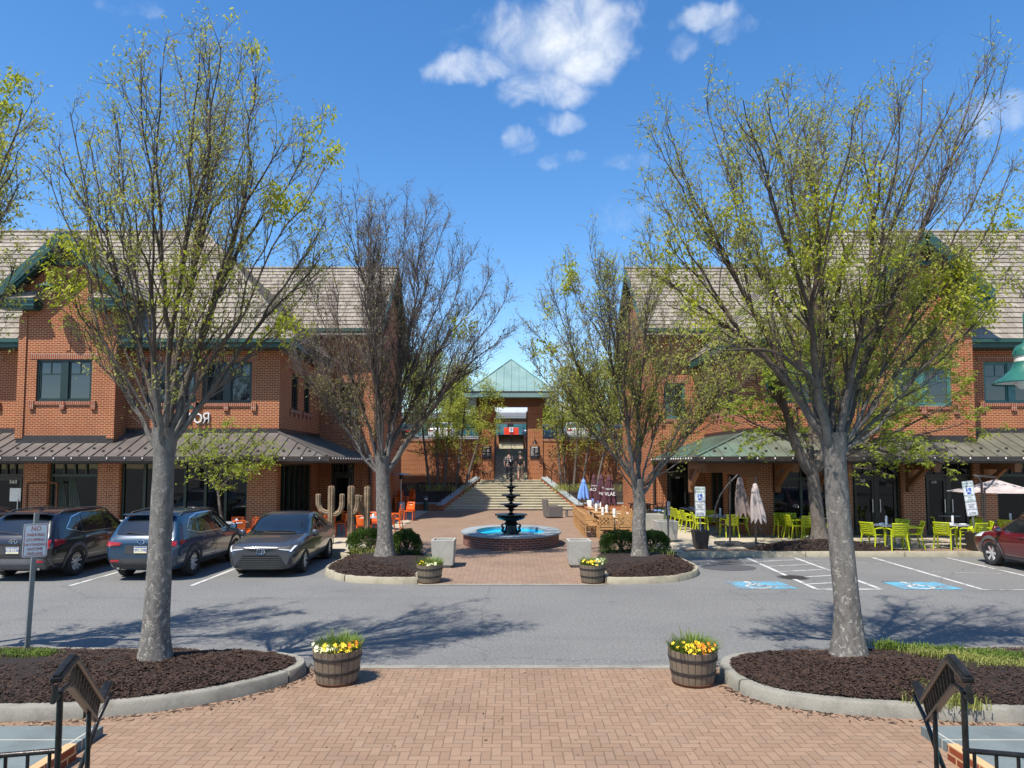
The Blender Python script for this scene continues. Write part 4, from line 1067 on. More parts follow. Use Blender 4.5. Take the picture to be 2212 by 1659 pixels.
while k < 2.5:
    f = 1 - abs(k) / hx2; a = V((cx + k, cyy - hy2, zb)); c = a + V((0, hy2 * f, (zt - zb) * f)); b.bar(a + V((0, 0, .02)), c + V((0, 0, .02)), .03, .05)
    f = 1 - abs(k) / hx2
    for sg in (-1, 1):
        a = V((cx + sg * hx2, cyy + k * hy2 / hx2, zb)); c = a + V((-sg * hx2 * f, 0, (zt - zb) * f)); b.bar(a + V((0, 0, .02)), c + V((0, 0, .02)), .03, .05)
    k += .48
for q in cs: b.bar(q + V((0, 0, .02)), ap + V((0, 0, .02)), .09, .06)
b.build('roof', MT['verdigris'], gt)
for s, a, c in ((-1, 1041, 1061), (1, 1145, 1165.5)):
    p0 = D(a, 991, YP - .1); p1 = D(c, 964, YP - .1)
    t = thing('notice_board', 'dark notice board with white lines on the ' + ('left' if s < 0 else 'right') + ' gateway pillar', 'sign', (p0.x, YP - .1, p0.z), 'notice boards on the gateway')
    b = MB(); b.box(p0.x, p1.x, YP - .12, YP - .081, p0.z, p1.z); b.build('board', MT['sign_k'], t)
    b = MB(); wd = p1.x - p0.x; hh = p1.z - p0.z
    b.box(p0.x + wd * .15, p1.x - wd * .2, YP - .126, YP - .121, p1.z - hh * .1, p1.z - hh * .05)
    for q in range(2):
        for r_ in range(6):
            if R.random() < .85: x0 = p0.x + wd * (.08 + .48 * q); b.box(x0, x0 + wd * R.uniform(.2, .34), YP - .126, YP - .121, p1.z - hh * (.215 + r_ * .1), p1.z - hh * (.19 + r_ * .1))
    b.build('marks', MT['letter'], t)
    x = (p0.x + p1.x) / 2; l = thing('gateway_lamp', 'black gooseneck lamp above the ' + ('left' if s < 0 else 'right') + ' notice board of the gateway', 'lamp', (x, YP - .1, p1.z), 'lamps on the gateway')
    gooseneck(l, x, YP - .08, p1.z + .32, MT['black'], .17, .4)
# upper flights beyond the gateway
us = thing('upper_stair', 'concrete stair rising behind the gateway towards the upper car park', 'stairs', (0, YP + 1.5, ZL))
b = MB(); z = ZL
for k in range(3): b.box(-1.1, .97, YP + .25 + k * .33, YP + 8, z - .05, z + .14); z += .14
for k in range(12): b.box(-1.1, .97, YP + 1.4 + k * .3, YP + 8.2, z - .05, z + .1345); z += .1345
zm = z; b.box(-1.1, .97, YP + 5.0, YP + 8.4, z - .2, z + .01)
for k in range(8): b.box(-.98, .86, YP + 8.2 + k * .33, YP + 14, z - .05, z + .15); z += .15
zt_ = z
b.build('steps', MT['stair'], us)
b = MB()
for x in (-.98, -.06, .86): b.tube([(x, YP + 8.1, zm + .95), (x, YP + 10.9, zt_ + .95), (x, YP + 11.4, zt_ + .95)], .025, 6); [b.tube([(x, YP + 8.1 + q * 1.4, zm), (x, YP + 8.1 + q * 1.4, zm + .95 + q * .6)], .02, 6) for q in (0, 1, 2)]
for x in (-1.08, .95): b.tube([(x, YP + 1.0, ZL + 1.3), (x, YP + 5.2, zm + .95)], .025, 6)
b.build('handrail', MT['black'], us)
# upper ground
zu = 4.24
sheet('upper_ground', MT['asphalt'], [[(-90, YP + .44, zu), (-1.12, YP + .44, zu), (-1.12, 56, zu), (-90, 56, zu)], [(.99, YP + .44, zu), (90, YP + .44, zu), (90, 56, zu), (.99, 56, zu)],
                                      [(-1.12, 53.1, zt_ - .06), (.99, 53.1, zt_ - .06), (.99, 56, zt_ - .05), (-1.12, 56, zt_ - .05)],
                                      [(-90, 56, zu), (-1.12, 56, zu), (-1.12, 90, 6.3), (-90, 90, 6.3)], [(.99, 56, zu), (90, 56, zu), (90, 90, 6.3), (.99, 90, 6.3)], [(-1.12, 56, zt_ - .05), (.99, 56, zt_ - .05), (.99, 90, 6.3), (-1.12, 90, 6.3)], [(-90, 90, 6.3), (90, 90, 6.3), (90, 400, 6.6), (-90, 400, 6.6)]])
sw = thing('stairwell_wall', 'brick walls lining the passage behind the gateway', 'wall', (0, YP + 3, ZL))
b = MB(); b.box(-1.5, -1.13, YP + .92, YP + 9, .5, zu + .1); b.box(1.0, 1.4, YP + .92, YP + 9, .5, zu + .1); b.box(-1.5, -1.0, YP + 9.001, YP + 14, 3, zt_ - .1); b.box(.88, 1.4, YP + 9.001, YP + 14, 3, zt_ - .1)
b.build('wall', MT['brick_dark'], sw)
for x in (-.37, .25):
    t = thing('traffic_barrier', 'red plastic barrier at the top of the upper stair, ' + ('left' if x < 0 else 'right') + ' of the two', 'barrier', (x, 58.6, zt_), 'red barriers at the stair head')
    b = MB(); b.box(x - .305, x + .305, 58.45, 58.75, zt_ - .06, zt_ + .16); b.box(x - .295, x + .295, 58.5, 58.7, zt_ + .162, zt_ + .72)
    for q in range(3): b.box(x - .22 + q * .17, x - .16 + q * .17, 58.47, 58.498, zt_ + .3, zt_ + .6)
    b.build('body', MT['barrier'], t, bevel=.03)
t = thing('barrier_notice', 'white paper notice hung on the red barriers', 'sign', (-.08, 58.4, zt_ + .3))
MB().box(-.22, .1, 58.42, 58.44, zt_ + .36, zt_ + .76).build('sheet', MT['sign_w'], t)
text('DO NOT\nENTER', .11, MT['sign_k'], t, (-.06, 58.415, zt_ + .57), ext=.002, sx=.62)
# far building on the upper level
fb = thing('upper_building', 'long low brick building with teal glazing beyond the gateway', 'building', (0, 90, 6.3))
MB().box(-45, 45, 90, 104, 5, 8.55).build('wall', MT['dbrick'], fb)
b = MB(); x = -44
while x < 44: b.box(x, x + 2.6, 89.9, 89.95, 6.35, 7.8); x += 3.4
b.build('window', MT['teal_g'], fb)
MB().box(-45, 45, 89.8, 89.99, 7.83, 8.03).build('band', MT['wall_t'], fb)
b = MB(); b.slab([(-46, 88.8, 8.5), (46, 88.8, 8.5), (46, 92.5, 9.3), (-46, 92.5, 9.3)], (0, 0, .12)); b.build('roof', MT['clad_g'], fb)
b = MB(); b.box(-9, 10, 92.6, 93, 9.3, 10.6); [b.box(-9 + k * 2.4, -8.96 + k * 2.4, 92.56, 92.599, 9.3, 10.6) for k in range(8)]; b.build('roof_panel', MT['wall_w'], fb)
for x, h in ((-20, 11), (9.5, 12), (24, 10)):
    pass
lp = thing('light_pole', 'pale lamp pole on the upper car park right of the gateway', 'lamp post', (3.9, 60, 4.5))
MB().tube([(3.9, 60, 4.4), (3.9, 60, 9.2)], [.11, .08], 8).build('pole', MT['galv'], lp); MB().box(3.3, 4.1, 59.8, 60.2, 9.2, 9.35).build('lamp_head', MT['galv'], lp)
# ------------------------------------------------------------------ trees and plants
def rv(r): return V((r.uniform(-1, 1), r.uniform(-1, 1), r.uniform(-1, 1)))
def bez(p0, p1, p2, p3, n):
    return [p0 * (1 - t) ** 3 + p1 * (3 * t * (1 - t) ** 2) + p2 * (3 * t * t * (1 - t)) + p3 * t ** 3 for t in [i / n for i in range(n + 1)]]
def shoot(r, p, d, L, n, up, jit):
    pts = [p]; d = d.normalized(); st = L / n
    for _ in range(n):
        d = (d + V((0, 0, up)) + rv(r) * jit).normalized(); p = p + d * st; pts.append(p)
    return pts
def add_leaf(b, p, r, l, wd, droop, hang=1.0):
    a = r.random() * 6.283; d = V((cos(a), sin(a), -droop * r.uniform(.3, 1.6))).normalized()
    s_ = d.cross(V((r.uniform(-1, 1), r.uniform(-1, 1), r.uniform(.1, 1)))).normalized() * wd * l
    m_ = p + d * l * .45; t_ = p + d * l + V((0, 0, -.12 * l))
    b.v.extend((p, m_ + s_, t_, m_ - s_)); k = len(b.v) - 4; b.f.append((k, k + 1, k + 2, k + 3)); b.mi.append(b.cur)
def tree(name, label, base, fork, trunk_r, tips, seed, group=None, bark_m='bark', leaf_m='leaf', clump_m='leafb', subs=9, twigs=6, fines=4, sub_len=1.5, leaf_n=2.0,
         leaf_l=.055, clumps=(), spread=.5, up=.11, limb_k=.2, lean=(0, 0), side=.35, extra=6, droop=.7, twig_r=.003, dens=None, outward=.45, leaf_w=.21, low=1.0, cat='tree', limbs=12, reach=.9):
    r = random.Random(seed); base = V(base); fork = V(fork)
    root = thing(name, label, cat, base, group)
    tb = MB(); tw = MB(); lb = MB(); cb = MB()
    n = 14; pts = []; rad = []
    for i in range(n + 1):
        t = i / n; p = base.lerp(fork, t) + V((noise.noise(V((t * 2.3, seed, 0))), noise.noise(V((t * 2.3, seed, 5))), 0)) * .05 * sin(pi * t)
        pts.append(p + V((0, 0, -.08 if i == 0 else 0))); rad.append(trunk_r * (1.0 - .22 * t + .55 * math.exp(-t * 14) + .22 * max(0, t - .86) / .14))
    st = len(tb.v); tb.tube(pts, rad, 16)
    for i in range(st, len(tb.v)):                          # ribs and swellings of the bole
        p = V(tb.v[i]); k = noise.noise(V((p.x * 6, p.y * 6, p.z * 1.4))) * .1 + noise.noise(p * 16) * .045
        ax = base.lerp(fork, max(0, min(1, (p.z - base.z) / (fork.z - base.z)))); dv = p - ax; dv.z = 0; tb.v[i] = p + dv * k
    def leaves(p, m, big=1.0):
        k = m * (dens(p) if dens else 1.0); q = 0
        for c, rr, mul in clumps:
            d = (p - c).length
            if d < rr: q += mul * (1 - (d / rr) ** 2)
        for _ in range(int(k + r.random())): add_leaf(lb, p + rv(r) * .03, r, leaf_l * r.uniform(.6, 1.25), leaf_w, droop)
        for _ in range(int(q + r.random() if q > 0 else 0)): add_leaf(cb, p + rv(r) * .09, r, leaf_l * r.uniform(1.0, 1.8), leaf_w * 1.05, droop)
    tips = [fork.lerp(V(t), reach) for t in tips]
    for _ in range(extra):
        t = r.choice(tips); tips.append(t.lerp(V((fork.x, fork.y, t.z)), r.uniform(.2, .75)) + V((r.uniform(-.4, .4), r.uniform(-1.0, 1.0) * side * 2, r.uniform(-.6, .1))))
    def side_shoots(pts, rads, L, dens_, tmin):
        n_ = len(pts) - 1
        for j in range(int(L * dens_ + r.random())):
            t = r.uniform(tmin, 1.0); k = min(n_ - 1, int(t * n_)); p = pts[k].lerp(pts[k + 1], t * n_ - k)
            tan_ = (pts[k + 1] - pts[k]).normalized(); per = tan_.cross(rv(r)).normalized()
            Ls = sub_len * r.uniform(.45, 1.15)
            if rads[-1] < .01: Ls *= 1.1 - .6 * t
            sp = shoot(r, p, tan_ + per * spread * r.uniform(.6, 1.3), Ls, 6, up, .13)
            rs = min(.02, max(.0055, rads[k] * .45)); (tb if rs > .011 else tw).tube(sp, [rs * (1 - .8 * i / 6) + .0012 for i in range(7)], 5 if rs > .011 else 4, cap=False)
            for m_ in range(max(2, int(twigs * Ls / sub_len + .5))):
                t2 = r.uniform(.15, 1); k2 = min(5, int(t2 * 6)); q = sp[k2].lerp(sp[k2 + 1], t2 * 6 - k2); tn = (sp[k2 + 1] - sp[k2]).normalized(); per = tn.cross(rv(r)).normalized()
                tp = shoot(r, q, tn + per * .7, Ls * r.uniform(.25, .55), 4, up * .9, .16)
                tw.tube(tp, [twig_r * 1.4, twig_r * 1.2, twig_r, twig_r * .8, twig_r * .6], 3, cap=False)
                leaves(tp[4], leaf_n)
                for f_ in range(fines):
                    q = tp[r.randrange(1, 5)]; d = (tp[4] - tp[0]).normalized() + rv(r) * .8
                    fp = shoot(r, q, d, r.uniform(.12, .34), 2, .06, .22)
                    tw.tube(fp, [twig_r * .75, twig_r * .6, twig_r * .45], 3, cap=False)
                    leaves(fp[2], leaf_n * .7); leaves(fp[1], leaf_n * .4)
    def grow(p0, d0, grp, depth):
        """pipe-model branching: one stem feeds a cluster of crown tips, forks, and so on"""
        n_ = len(grp); cen = sum(grp, V((0, 0, 0))) / n_
        if n_ == 1: p1 = grp[0]
        else: p1 = p0 + (cen - p0) * (r.uniform(.12, .3) if depth == 0 else r.uniform(.22, .45)); 
        L = (p1 - p0).length
        if L < .05: return
        t1 = ((cen - p0).normalized() + V((0, 0, .32 if n_ == 1 else .1)) + rv(r) * .12).normalized()
        m0, m1 = d0 * L * 1.0, t1 * L * .9; k_ = 10 if n_ == 1 else 7; pts = []
        ph = r.random() * 9
        for i in range(k_ + 1):
            t = i / k_; h00 = 2 * t ** 3 - 3 * t * t + 1; h10 = t ** 3 - 2 * t * t + t; h01 = -2 * t ** 3 + 3 * t * t; h11 = t ** 3 - t * t
            w_ = V((noise.noise(V((ph, t * 3, 0))), noise.noise(V((ph, t * 3, 4))), 0)) * .05 * L * sin(pi * t)
            pts.append(p0 * h00 + m0 * h10 + p1 * h01 + m1 * h11 + w_ + rv(r) * .006 * L * (1 if 0 < i < k_ else 0))
        ra = ru * n_ ** .6; rb = ra * .86 if n_ > 1 else .006
        rads = [ra + (rb - ra) * (i / k_) ** .9 for i in range(k_ + 1)]
        tb.tube(pts, rads, 8 if ra > .03 else 6, cap=False)
        side_shoots(pts, rads, L, subs * (.55 if depth == 0 else 1.0 if n_ > 1 else 1.35), .35 if depth == 0 else .08)
        if n_ > 1:
            rel = [(g_ - p1) for g_ in grp]; ax = max((rel[i] - rel[j] for i in range(n_) for j in range(i)), key=lambda q: q.length)
            order = sorted(range(n_), key=lambda i: rel[i].dot(ax) + r.uniform(-.15, .15) * ax.length_squared); cut = max(1, min(n_ - 1, int(round(n_ * r.uniform(.35, .65)))))
            for part in (order[:cut], order[cut:]):
                sg = [grp[i] for i in part]; c2 = sum(sg, V((0, 0, 0))) / len(sg); grow(p1, (t1 * .9 + (c2 - p1).normalized() * .7).normalized(), sg, depth + 1)
    # main limbs: tips gathered by direction round the bole
    cent = r.sample(tips, min(limbs, len(tips))); dn = lambda p: (p - fork).normalized()
    for _ in range(5):
        cl = [[] for _ in cent]
        for t in tips: cl[max(range(len(cent)), key=lambda i: dn(t).dot(dn(cent[i])))].append(t)
        cent = [sum(c, V((0, 0, 0))) / len(c) if c else q for c, q in zip(cl, cent)]
    ru = trunk_r * limb_k * 1.9 / max(1, max(len(c) for c in cl)) ** .6
    for c in cl:
        if not c: continue
        cc = sum(c, V((0, 0, 0))) / len(c); d = dn(cc); st_ = fork + V((d.x, d.y, 0)) * trunk_r * .35 + V((0, 0, -r.uniform(.05, .4) * low))
        grow(st_, (d + V((d.x * outward * 1.6, d.y * outward * 1.6, .1))).normalized(), c, 0)
    tk = tb.build('trunk', MT[bark_m], root, smooth=50)
    tw.build('twigs', MT['twig'], root, smooth=60)
    if lb.v: lb.build('crown', MT[leaf_m], root)
    if cb.v: cb.build('leaf_clump', MT[clump_m], root)
    return root
def tips_px(lst, Y, rad, cx, seed):
    """crown-edge directions of the photograph turned into points of a round crown about distance Y"""
    r = random.Random(seed); out = []
    for px, py in lst:
        X0 = D(px, py, Y).x; off = sqrt(max(.05, rad * rad - min(rad * rad, (X0 - cx) ** 2))) * r.uniform(-.85, .85)
        out.append(D(px, py, Y + off))
    return out
g = G(335, 1425, .26)
T1 = [(80, 330), (100, 250), (128, 165), (175, 235), (240, 205), (300, 70), (345, 45), (395, 90), (440, 15), (492, 2), (540, 62), (575, 80), (572, 210), (640, 235), (690, 275), (738, 300), (742, 420), (725, 520), (70, 470), (130, 560), (215, 420), (330, 260), (470, 240), (530, 380), (620, 420), (280, 380), (690, 600), (640, 690), (160, 690)]
tree('zelkova_tree', 'tall vase-shaped tree with sparse yellow-green leaves in the bed beside the NO PARKING sign', (g.x, g.y, .22), D(357, 925, g.y), .165, tips_px(T1, g.y, 2.2, g.x, 3), 11,
     'vase-shaped trees on the mulch islands', subs=3.4, twigs=6, fines=3, leaf_n=2.7, leaf_l=.05, sub_len=1.0, extra=8,
     clumps=[(D(548, 80, g.y), .34, 14), (D(500, 12, g.y), .3, 5), (D(720, 300, g.y), .45, 7), (D(620, 440, g.y), .42, 9), (D(625, 740, g.y), .5, 6), (D(130, 600, g.y), .6, 4), (D(370, 280, g.y), .3, 7), (D(500, 780, g.y - .6), .4, 6), (D(420, 620, g.y - .8), .6, 3), (D(150, 540, g.y - .5), .4, 4)])
g = G(1835, 1415, .26)
T2 = [(1385, 250), (1402, 190), (1440, 320), (1392, 390), (1500, 165), (1532, 190), (1580, 122), (1640, 115), (1690, 140), (1722, 178), (1775, 172), (1850, 185), (1868, 215), (1400, 470), (1395, 560), (1440, 640), (1480, 720), (1620, 260), (1760, 320), (1560, 360), (1905, 260), (1960, 160), (2012, 95), (2092, 112), (2142, 82), (2188, 62), (2205, 200), (2100, 260), (2215, 330), (2200, 480), (2190, 600), (2120, 690), (2150, 620), (2020, 360), (1940, 420), (1700, 420)]
tree('zelkova_tree', 'broad tree with bright yellow-green leaf clumps in the bed beside the green grass tufts', (g.x, g.y, .22), D(1800, 935, g.y), .175, tips_px(T2, g.y, 2.6, g.x - .1, 5), 12,
     'vase-shaped trees on the mulch islands', subs=3.4, twigs=6, fines=3, leaf_n=3.6, leaf_l=.05, sub_len=1.0, extra=8,
     dens=lambda p: 1.6 if p.z < 6.2 else (.9 if p.x < 4.9 else .28),
     clumps=[(D(1532, 208, g.y), .42, 16), (D(1590, 300, g.y), .4, 8), (D(1560, 320, g.y), .35, 6), (D(1700, 200, g.y), .4, 3), (D(1620, 420, g.y), .6, 3), (D(1790, 480, g.y - .6), .7, 4), (D(1830, 400, g.y - .4), .6, 3.5), (D(1530, 640, g.y - .5), .6, 4), (D(1750, 600, g.y - 1), .7, 4), (D(1880, 690, g.y - .9), .7, 3.5), (D(2050, 640, g.y), .7, 4), (D(2120, 690, g.y), .6, 6), (D(2170, 470, g.y), .5, 4), (D(1480, 560, g.y), .5, 3.5), (D(1870, 560, g.y - 1.), .6, 4)])
BARE_AT = G(832, 1203, .25); g = BARE_AT
T4 = [(600, 640), (640, 530), (700, 480), (735, 450), (765, 415), (800, 440), (835, 455), (880, 440), (922, 452), (962, 480), (985, 540), (1010, 555), (1062, 590), (1095, 640), (1092, 720), (1055, 775), (615, 745), (650, 690), (700, 600), (780, 560), (860, 540), (930, 560), (1000, 650), (1020, 730), (580, 690), (680, 780)]
bare = tree('zelkova_tree', 'nearly bare spreading tree on the mulch island beside the grey sedan', (g.x, g.y, .26), D(826, 985, g.y), .225, tips_px(T4, g.y, 3.2, g.x, 6), 13,
     'vase-shaped trees on the mulch islands', leaf_m='leaf_r', subs=5.0, twigs=7, fines=3, reach=1.0, leaf_n=.8, leaf_l=.075, sub_len=1.15, extra=12, twig_r=.0045, low=1.6, side=.6,
     dens=lambda p: 2.2 if p.z < 5.3 else .45, clumps=[(D(1000, 700, g.y), .5, 2)])
g = G(1382, 1203, .25)
T5 = [(1145, 700), (1165, 640), (1140, 770), (1215, 555), (1270, 512), (1310, 552), (1362, 562), (1405, 500), (1450, 545), (1520, 600), (1580, 655), (1622, 725), (1640, 800), (1600, 790), (1180, 600), (1240, 610), (1300, 640), (1480, 680), (1400, 620), (1560, 760), (1170, 830), (1520, 830), (1230, 730), (1350, 700)]
tree('zelkova_tree', 'spreading tree with a few bright leaf clumps on the mulch island beside the teak tables', (g.x, g.y, .26), D(1378, 1035, g.y), .2, tips_px(T5, g.y, 3.0, g.x, 8), 14,
     'vase-shaped trees on the mulch islands', leaf_m='leaf', subs=4.6, twigs=6, fines=3, reach=.97, leaf_n=1.6, leaf_l=.075, sub_len=1.15, extra=12, twig_r=.0045, low=1.2, side=.6,
     dens=lambda p: 1.7 if p.z < 6 else .6, clumps=[(D(1230, 590, g.y), .9, 9), (D(1200, 650, g.y), .7, 9), (D(1260, 640, g.y), .6, 4), (D(1340, 575, g.y), .6, 4), (D(1180, 740, g.y), .5, 3), (D(1295, 600, g.y), .5, 4)])
# honey locust by the patio kerb
g = V((9.85, 22.9, .4))
T6 = [(1590, 780), (1620, 690), (1700, 640), (1770, 590), (1850, 560), (1920, 610), (2010, 680), (2090, 740), (2140, 810), (2150, 890), (1980, 860), (1560, 870), (1650, 890), (1900, 800), (1720, 780)]
tree('locust_tree', 'leafy bright green tree in a low mulch mound at the patio kerb beside lime chairs', g, D(1752, 1000, g.y), .225, tips_px(T6, g.y, 4, g.x, 9), 15, None, 'bark2', 'leaf_l', 'leaf_l',
     subs=2.2, twigs=7, fines=3, leaf_n=6, leaf_l=.13, limbs=5, reach=.9, sub_len=1.6, spread=.9, up=.0, extra=3, twig_r=.006, droop=.4, leaf_w=.16, low=1.5, outward=.5, limb_k=.42, side=.8)
# neighbours at the frame edges
def edge_tree(px, Y, lst, seed, label, leafm, **kw):
    x = (px - CXP) / FPX * Y
    tree('zelkova_tree', label, (x, Y, .25), (x, Y, 3.2), .17, tips_px(lst, Y, 2.8, x, seed), seed, 'vase-shaped trees on the mulch islands', leaf_m=leafm, **kw)
edge_tree(-210, 10.2, [(80, 150), (62, 215), (30, 140), (5, 165), (72, 330), (60, 520), (10, 260), (20, 420), (-60, 60), (-200, 20), (-350, 160), (-480, 320), (-120, 300), (-300, 300), (30, 600), (-500, 500)], 21,
          'leafy tree of which only right-hand twigs enter the frame above the far left roof', 'leaf', subs=3.4, twigs=6, fines=3, leaf_n=3.2, leaf_l=.06, sub_len=1.0, extra=4,
          clumps=[(D(40, 200, 10.2), .5, 6), (D(20, 330, 10.2), .5, 5), (D(70, 150, 10.2), .3, 6)])
edge_tree(2480, 10.4, [(2195, 330), (2180, 480), (2200, 620), (2215, 250), (2300, 150), (2450, 60), (2600, 200), (2750, 380), (2400, 300), (2250, 700)], 22,
          'leafy tree of which only left-hand twigs enter the frame near the teal street lamp', 'leaf', subs=3.4, twigs=6, fines=3, leaf_n=2.6, leaf_l=.06, sub_len=1.0, extra=4, clumps=[(D(2195, 360, 10.4), .5, 8), (D(2195, 580, 10.4), .4, 4)])
# small tree in front of the left shopfront
g = V((-9.75, 24.4, PZ))
tree('young_tree', 'small lime-green tree on the left patio in front of the folding glass doors', g, D(470, 1055, g.y), .055, [D(x, y, g.y + q) for x, y, q in ((385, 985, .3), (400, 940, -.4), (440, 918, .4), (500, 915, -.3), (560, 925, .3), (595, 955, -.2), (585, 990, .3), (530, 950, .6), (420, 1000, -.6), (480, 965, -.8), (545, 1005, -.6))], 16, None, 'bark2', 'leaf_l', 'leafb',
     subs=5, twigs=5, fines=2, leaf_n=3, leaf_l=.11, limbs=4, sub_len=.7, spread=.9, up=-.02, extra=2, twig_r=.005, droop=.5, low=.3, limb_k=.45)
# river birches in the planting beds
def birch(stems, seed, label, tipsets, leaf_n, Y):
    r = random.Random(seed); root = thing('birch_clump', label, 'tree', (D(stems[0][0], 1050, Y).x, Y, 1.0), 'multi-stemmed trees in the planting beds')
    lb = MB(); tw = MB()
    for (x0, x1, y1, q) in stems:
        p0 = D(x0, 1062, Y + q); p0.z = 1.0; p3 = D(x1, y1, Y + q + r.uniform(-.5, .5)); tb = MB()
        pts = bez(p0, p0.lerp(p3, .3) + rv(r) * .1, p0.lerp(p3, .7) + rv(r) * .25, p3, 12)
        tb.tube(pts, [.085 * (1 - i / 12) + .012 for i in range(13)], 8)
        for j in range(26):
            t = r.uniform(.3, 1); k = min(11, int(t * 12)); p = pts[k].lerp(pts[k + 1], t * 12 - k); d = (p3 - p0).normalized() * .5 + rv(r)
            sp = shoot(r, p, d, r.uniform(.6, 1.5) * (1.25 - .5 * t), 5, .04, .15); tw.tube(sp, [.012, .01, .008, .006, .005, .004], 4, cap=False)
            for m_ in range(6):
                q_ = sp[r.randrange(1, 6)]; tp = shoot(r, q_, rv(r) + V((0, 0, -.2)), r.uniform(.3, .7), 3, -.05, .2); tw.tube(tp, [.006, .005, .004, .003], 3, cap=False)
                for pt in tp[1:]:
                    for _ in range(int(leaf_n * (1.6 if p.z > 4 else .6) + r.random())): add_leaf(lb, pt + rv(r) * .12, r, .11 * r.uniform(.7, 1.2), .26, .5)
        tb.build('trunk', MT['bark2'], root, smooth=60)
    tw.build('twigs', MT['twig'], root); lb.build('crown', MT['leaf_bg'], root)
birch([(930, 905, 800, 0), (960, 985, 770, .3), (985, 1010, 790, .1), (1002, 1060, 840, -.2), (945, 940, 760, .6)], 31, 'leafy multi-stemmed tree in the planting bed left of the stair', None, 4.2, 43.6)
birch([(1215, 1196, 850, .3), (1238, 1250, 830, 0), (1256, 1295, 800, .3), (1285, 1330, 850, 0), (1222, 1215, 800, .5)], 32, 'leafy multi-stemmed tree in the planting bed right of the stair', None, 2.6, 43.6)
# airy trees of the upper level
def far_tree(px, Y, ztop, wpx, seed, label, mat='leaf_bg', n=85, zb=4.3, lf=15):
    r = random.Random(seed); x = (px - CXP) / FPX * Y; root = thing('background_tree', label, 'tree', (x, Y, zb), 'trees on the upper level')
    h = ztop - zb; tb = MB(); lb = MB(); rw_ = wpx / FPX * Y / 2
    tb.tube([(x, Y, zb), (x + .05, Y, zb + h * .4), (x, Y, ztop)], [.16, .11, .03], 7)
    for j in range(n):
        t = r.uniform(.2, 1); p = V((x, Y, zb + h * t)); a = r.random() * 6.283; R_ = rw_ * (1.1 - .55 * t) * r.uniform(.6, 1.1)
        sp = shoot(r, p, V((cos(a), sin(a), .9)), R_ * 1.25, 5, .08, .14); tb.tube(sp, [.035, .028, .02, .014, .01, .007], 4, cap=False)
        for pt in sp[1:]:
            for m_ in range(3):
                q = pt + rv(r) * .5; tb.tube([pt, q, q + rv(r) * .3 + V((0, 0, .15))], [.008, .006, .004], 3, cap=False)
                for _ in range(lf // 3): add_leaf(lb, q + rv(r) * .22, r, .17 * r.uniform(.6, 1.3), .3, .4)
    tb.build('trunk', MT['bark2'], root, smooth=60); lb.build('crown', MT[mat], root)
for a in ((985, 56, 9.6, 120, 41, 'pale green tree left of the gateway roof, nearest to it'), (900, 60, 10.8, 170, 42, 'tall pale tree behind the left fence beside the left gable'), (1040, 66, 8.6, 90, 46, 'small pale tree just behind the left side of the gateway'),
          (1255, 57, 9.2, 130, 43, 'pale green tree right of the gateway roof, nearest to it'), (1330, 62, 10.6, 160, 44, 'tall pale tree behind the right fence beside the right gable'), (1180, 68, 9.2, 70, 45, 'thin pale tree directly behind the right gateway pillar')): far_tree(*a)
# boxwoods
def boxwood(c, rx, ry, rz, seed, label):
    r = random.Random(seed); root = thing('boxwood_shrub', label, 'shrub', (c[0], c[1], c[2]), 'boxwood shrubs on the islands'); lb = MB(); st = MB(); cc = V(c)
    for k in range(16):
        a = r.random() * 6.28; e = V((cos(a) * rx * .7 * r.random(), sin(a) * ry * .7 * r.random(), rz * r.uniform(.5, .95))); st.tube([cc, cc + e * .5 + V((0, 0, .05)), cc + e], [.02, .015, .008], 4)
    for k in range(int(9000 * rx * rz / .3)):
        d = rv(r); d.z = abs(d.z) if r.random() < .72 else -abs(d.z) * .6
        if d.length < .05: continue
        d.normalize(); f = 1 + .17 * noise.noise(d * 3.2 + V((seed, 0, 0))) + .08 * noise.noise(d * 8); f *= 1 - .38 * r.random() ** 2.2
        p = cc + V((d.x * rx * f, d.y * ry * f, rz * .3 + d.z * rz * (.72 if d.z > 0 else .95) * f)); p.z = max(p.z, c[2] - .02)
        a = (d + rv(r) * .8).normalized(); s_ = a.cross(rv(r)).normalized() * .016; l = a * r.uniform(.03, .055)
        lb.add([p - s_ * .4, p + l * .5 + s_, p + l, p + l * .5 - s_], [(0, 1, 2, 3)])
    st.build('stems', MT['bark2'], root); lb.build('foliage', MT['box'], root)
for px, py, Y, w_, h_, sd_, lb_ in ((800, 1198, 21.9, 92, .62, 51, 'rounded dark green shrub left of the bare tree trunk beside the sedan'), (879, 1205, 20.9, 66, .68, 52, 'rounded dark green shrub right of the bare tree trunk beside the sedan'), 
                                   (1340, 1200, 21.4, 92, .6, 53, 'rounded dark green shrub left of the tree trunk below the teak tables'), (1408, 1196, 21.8, 70, .55, 54, 'rounded dark green shrub right of the tree trunk beside the concrete planters')):
    x = (px - CXP) / FPX * Y; boxwood((x, Y, .22), w_ / FPX * Y / 2, w_ / FPX * Y / 2 * .8, h_, sd_, lb_)
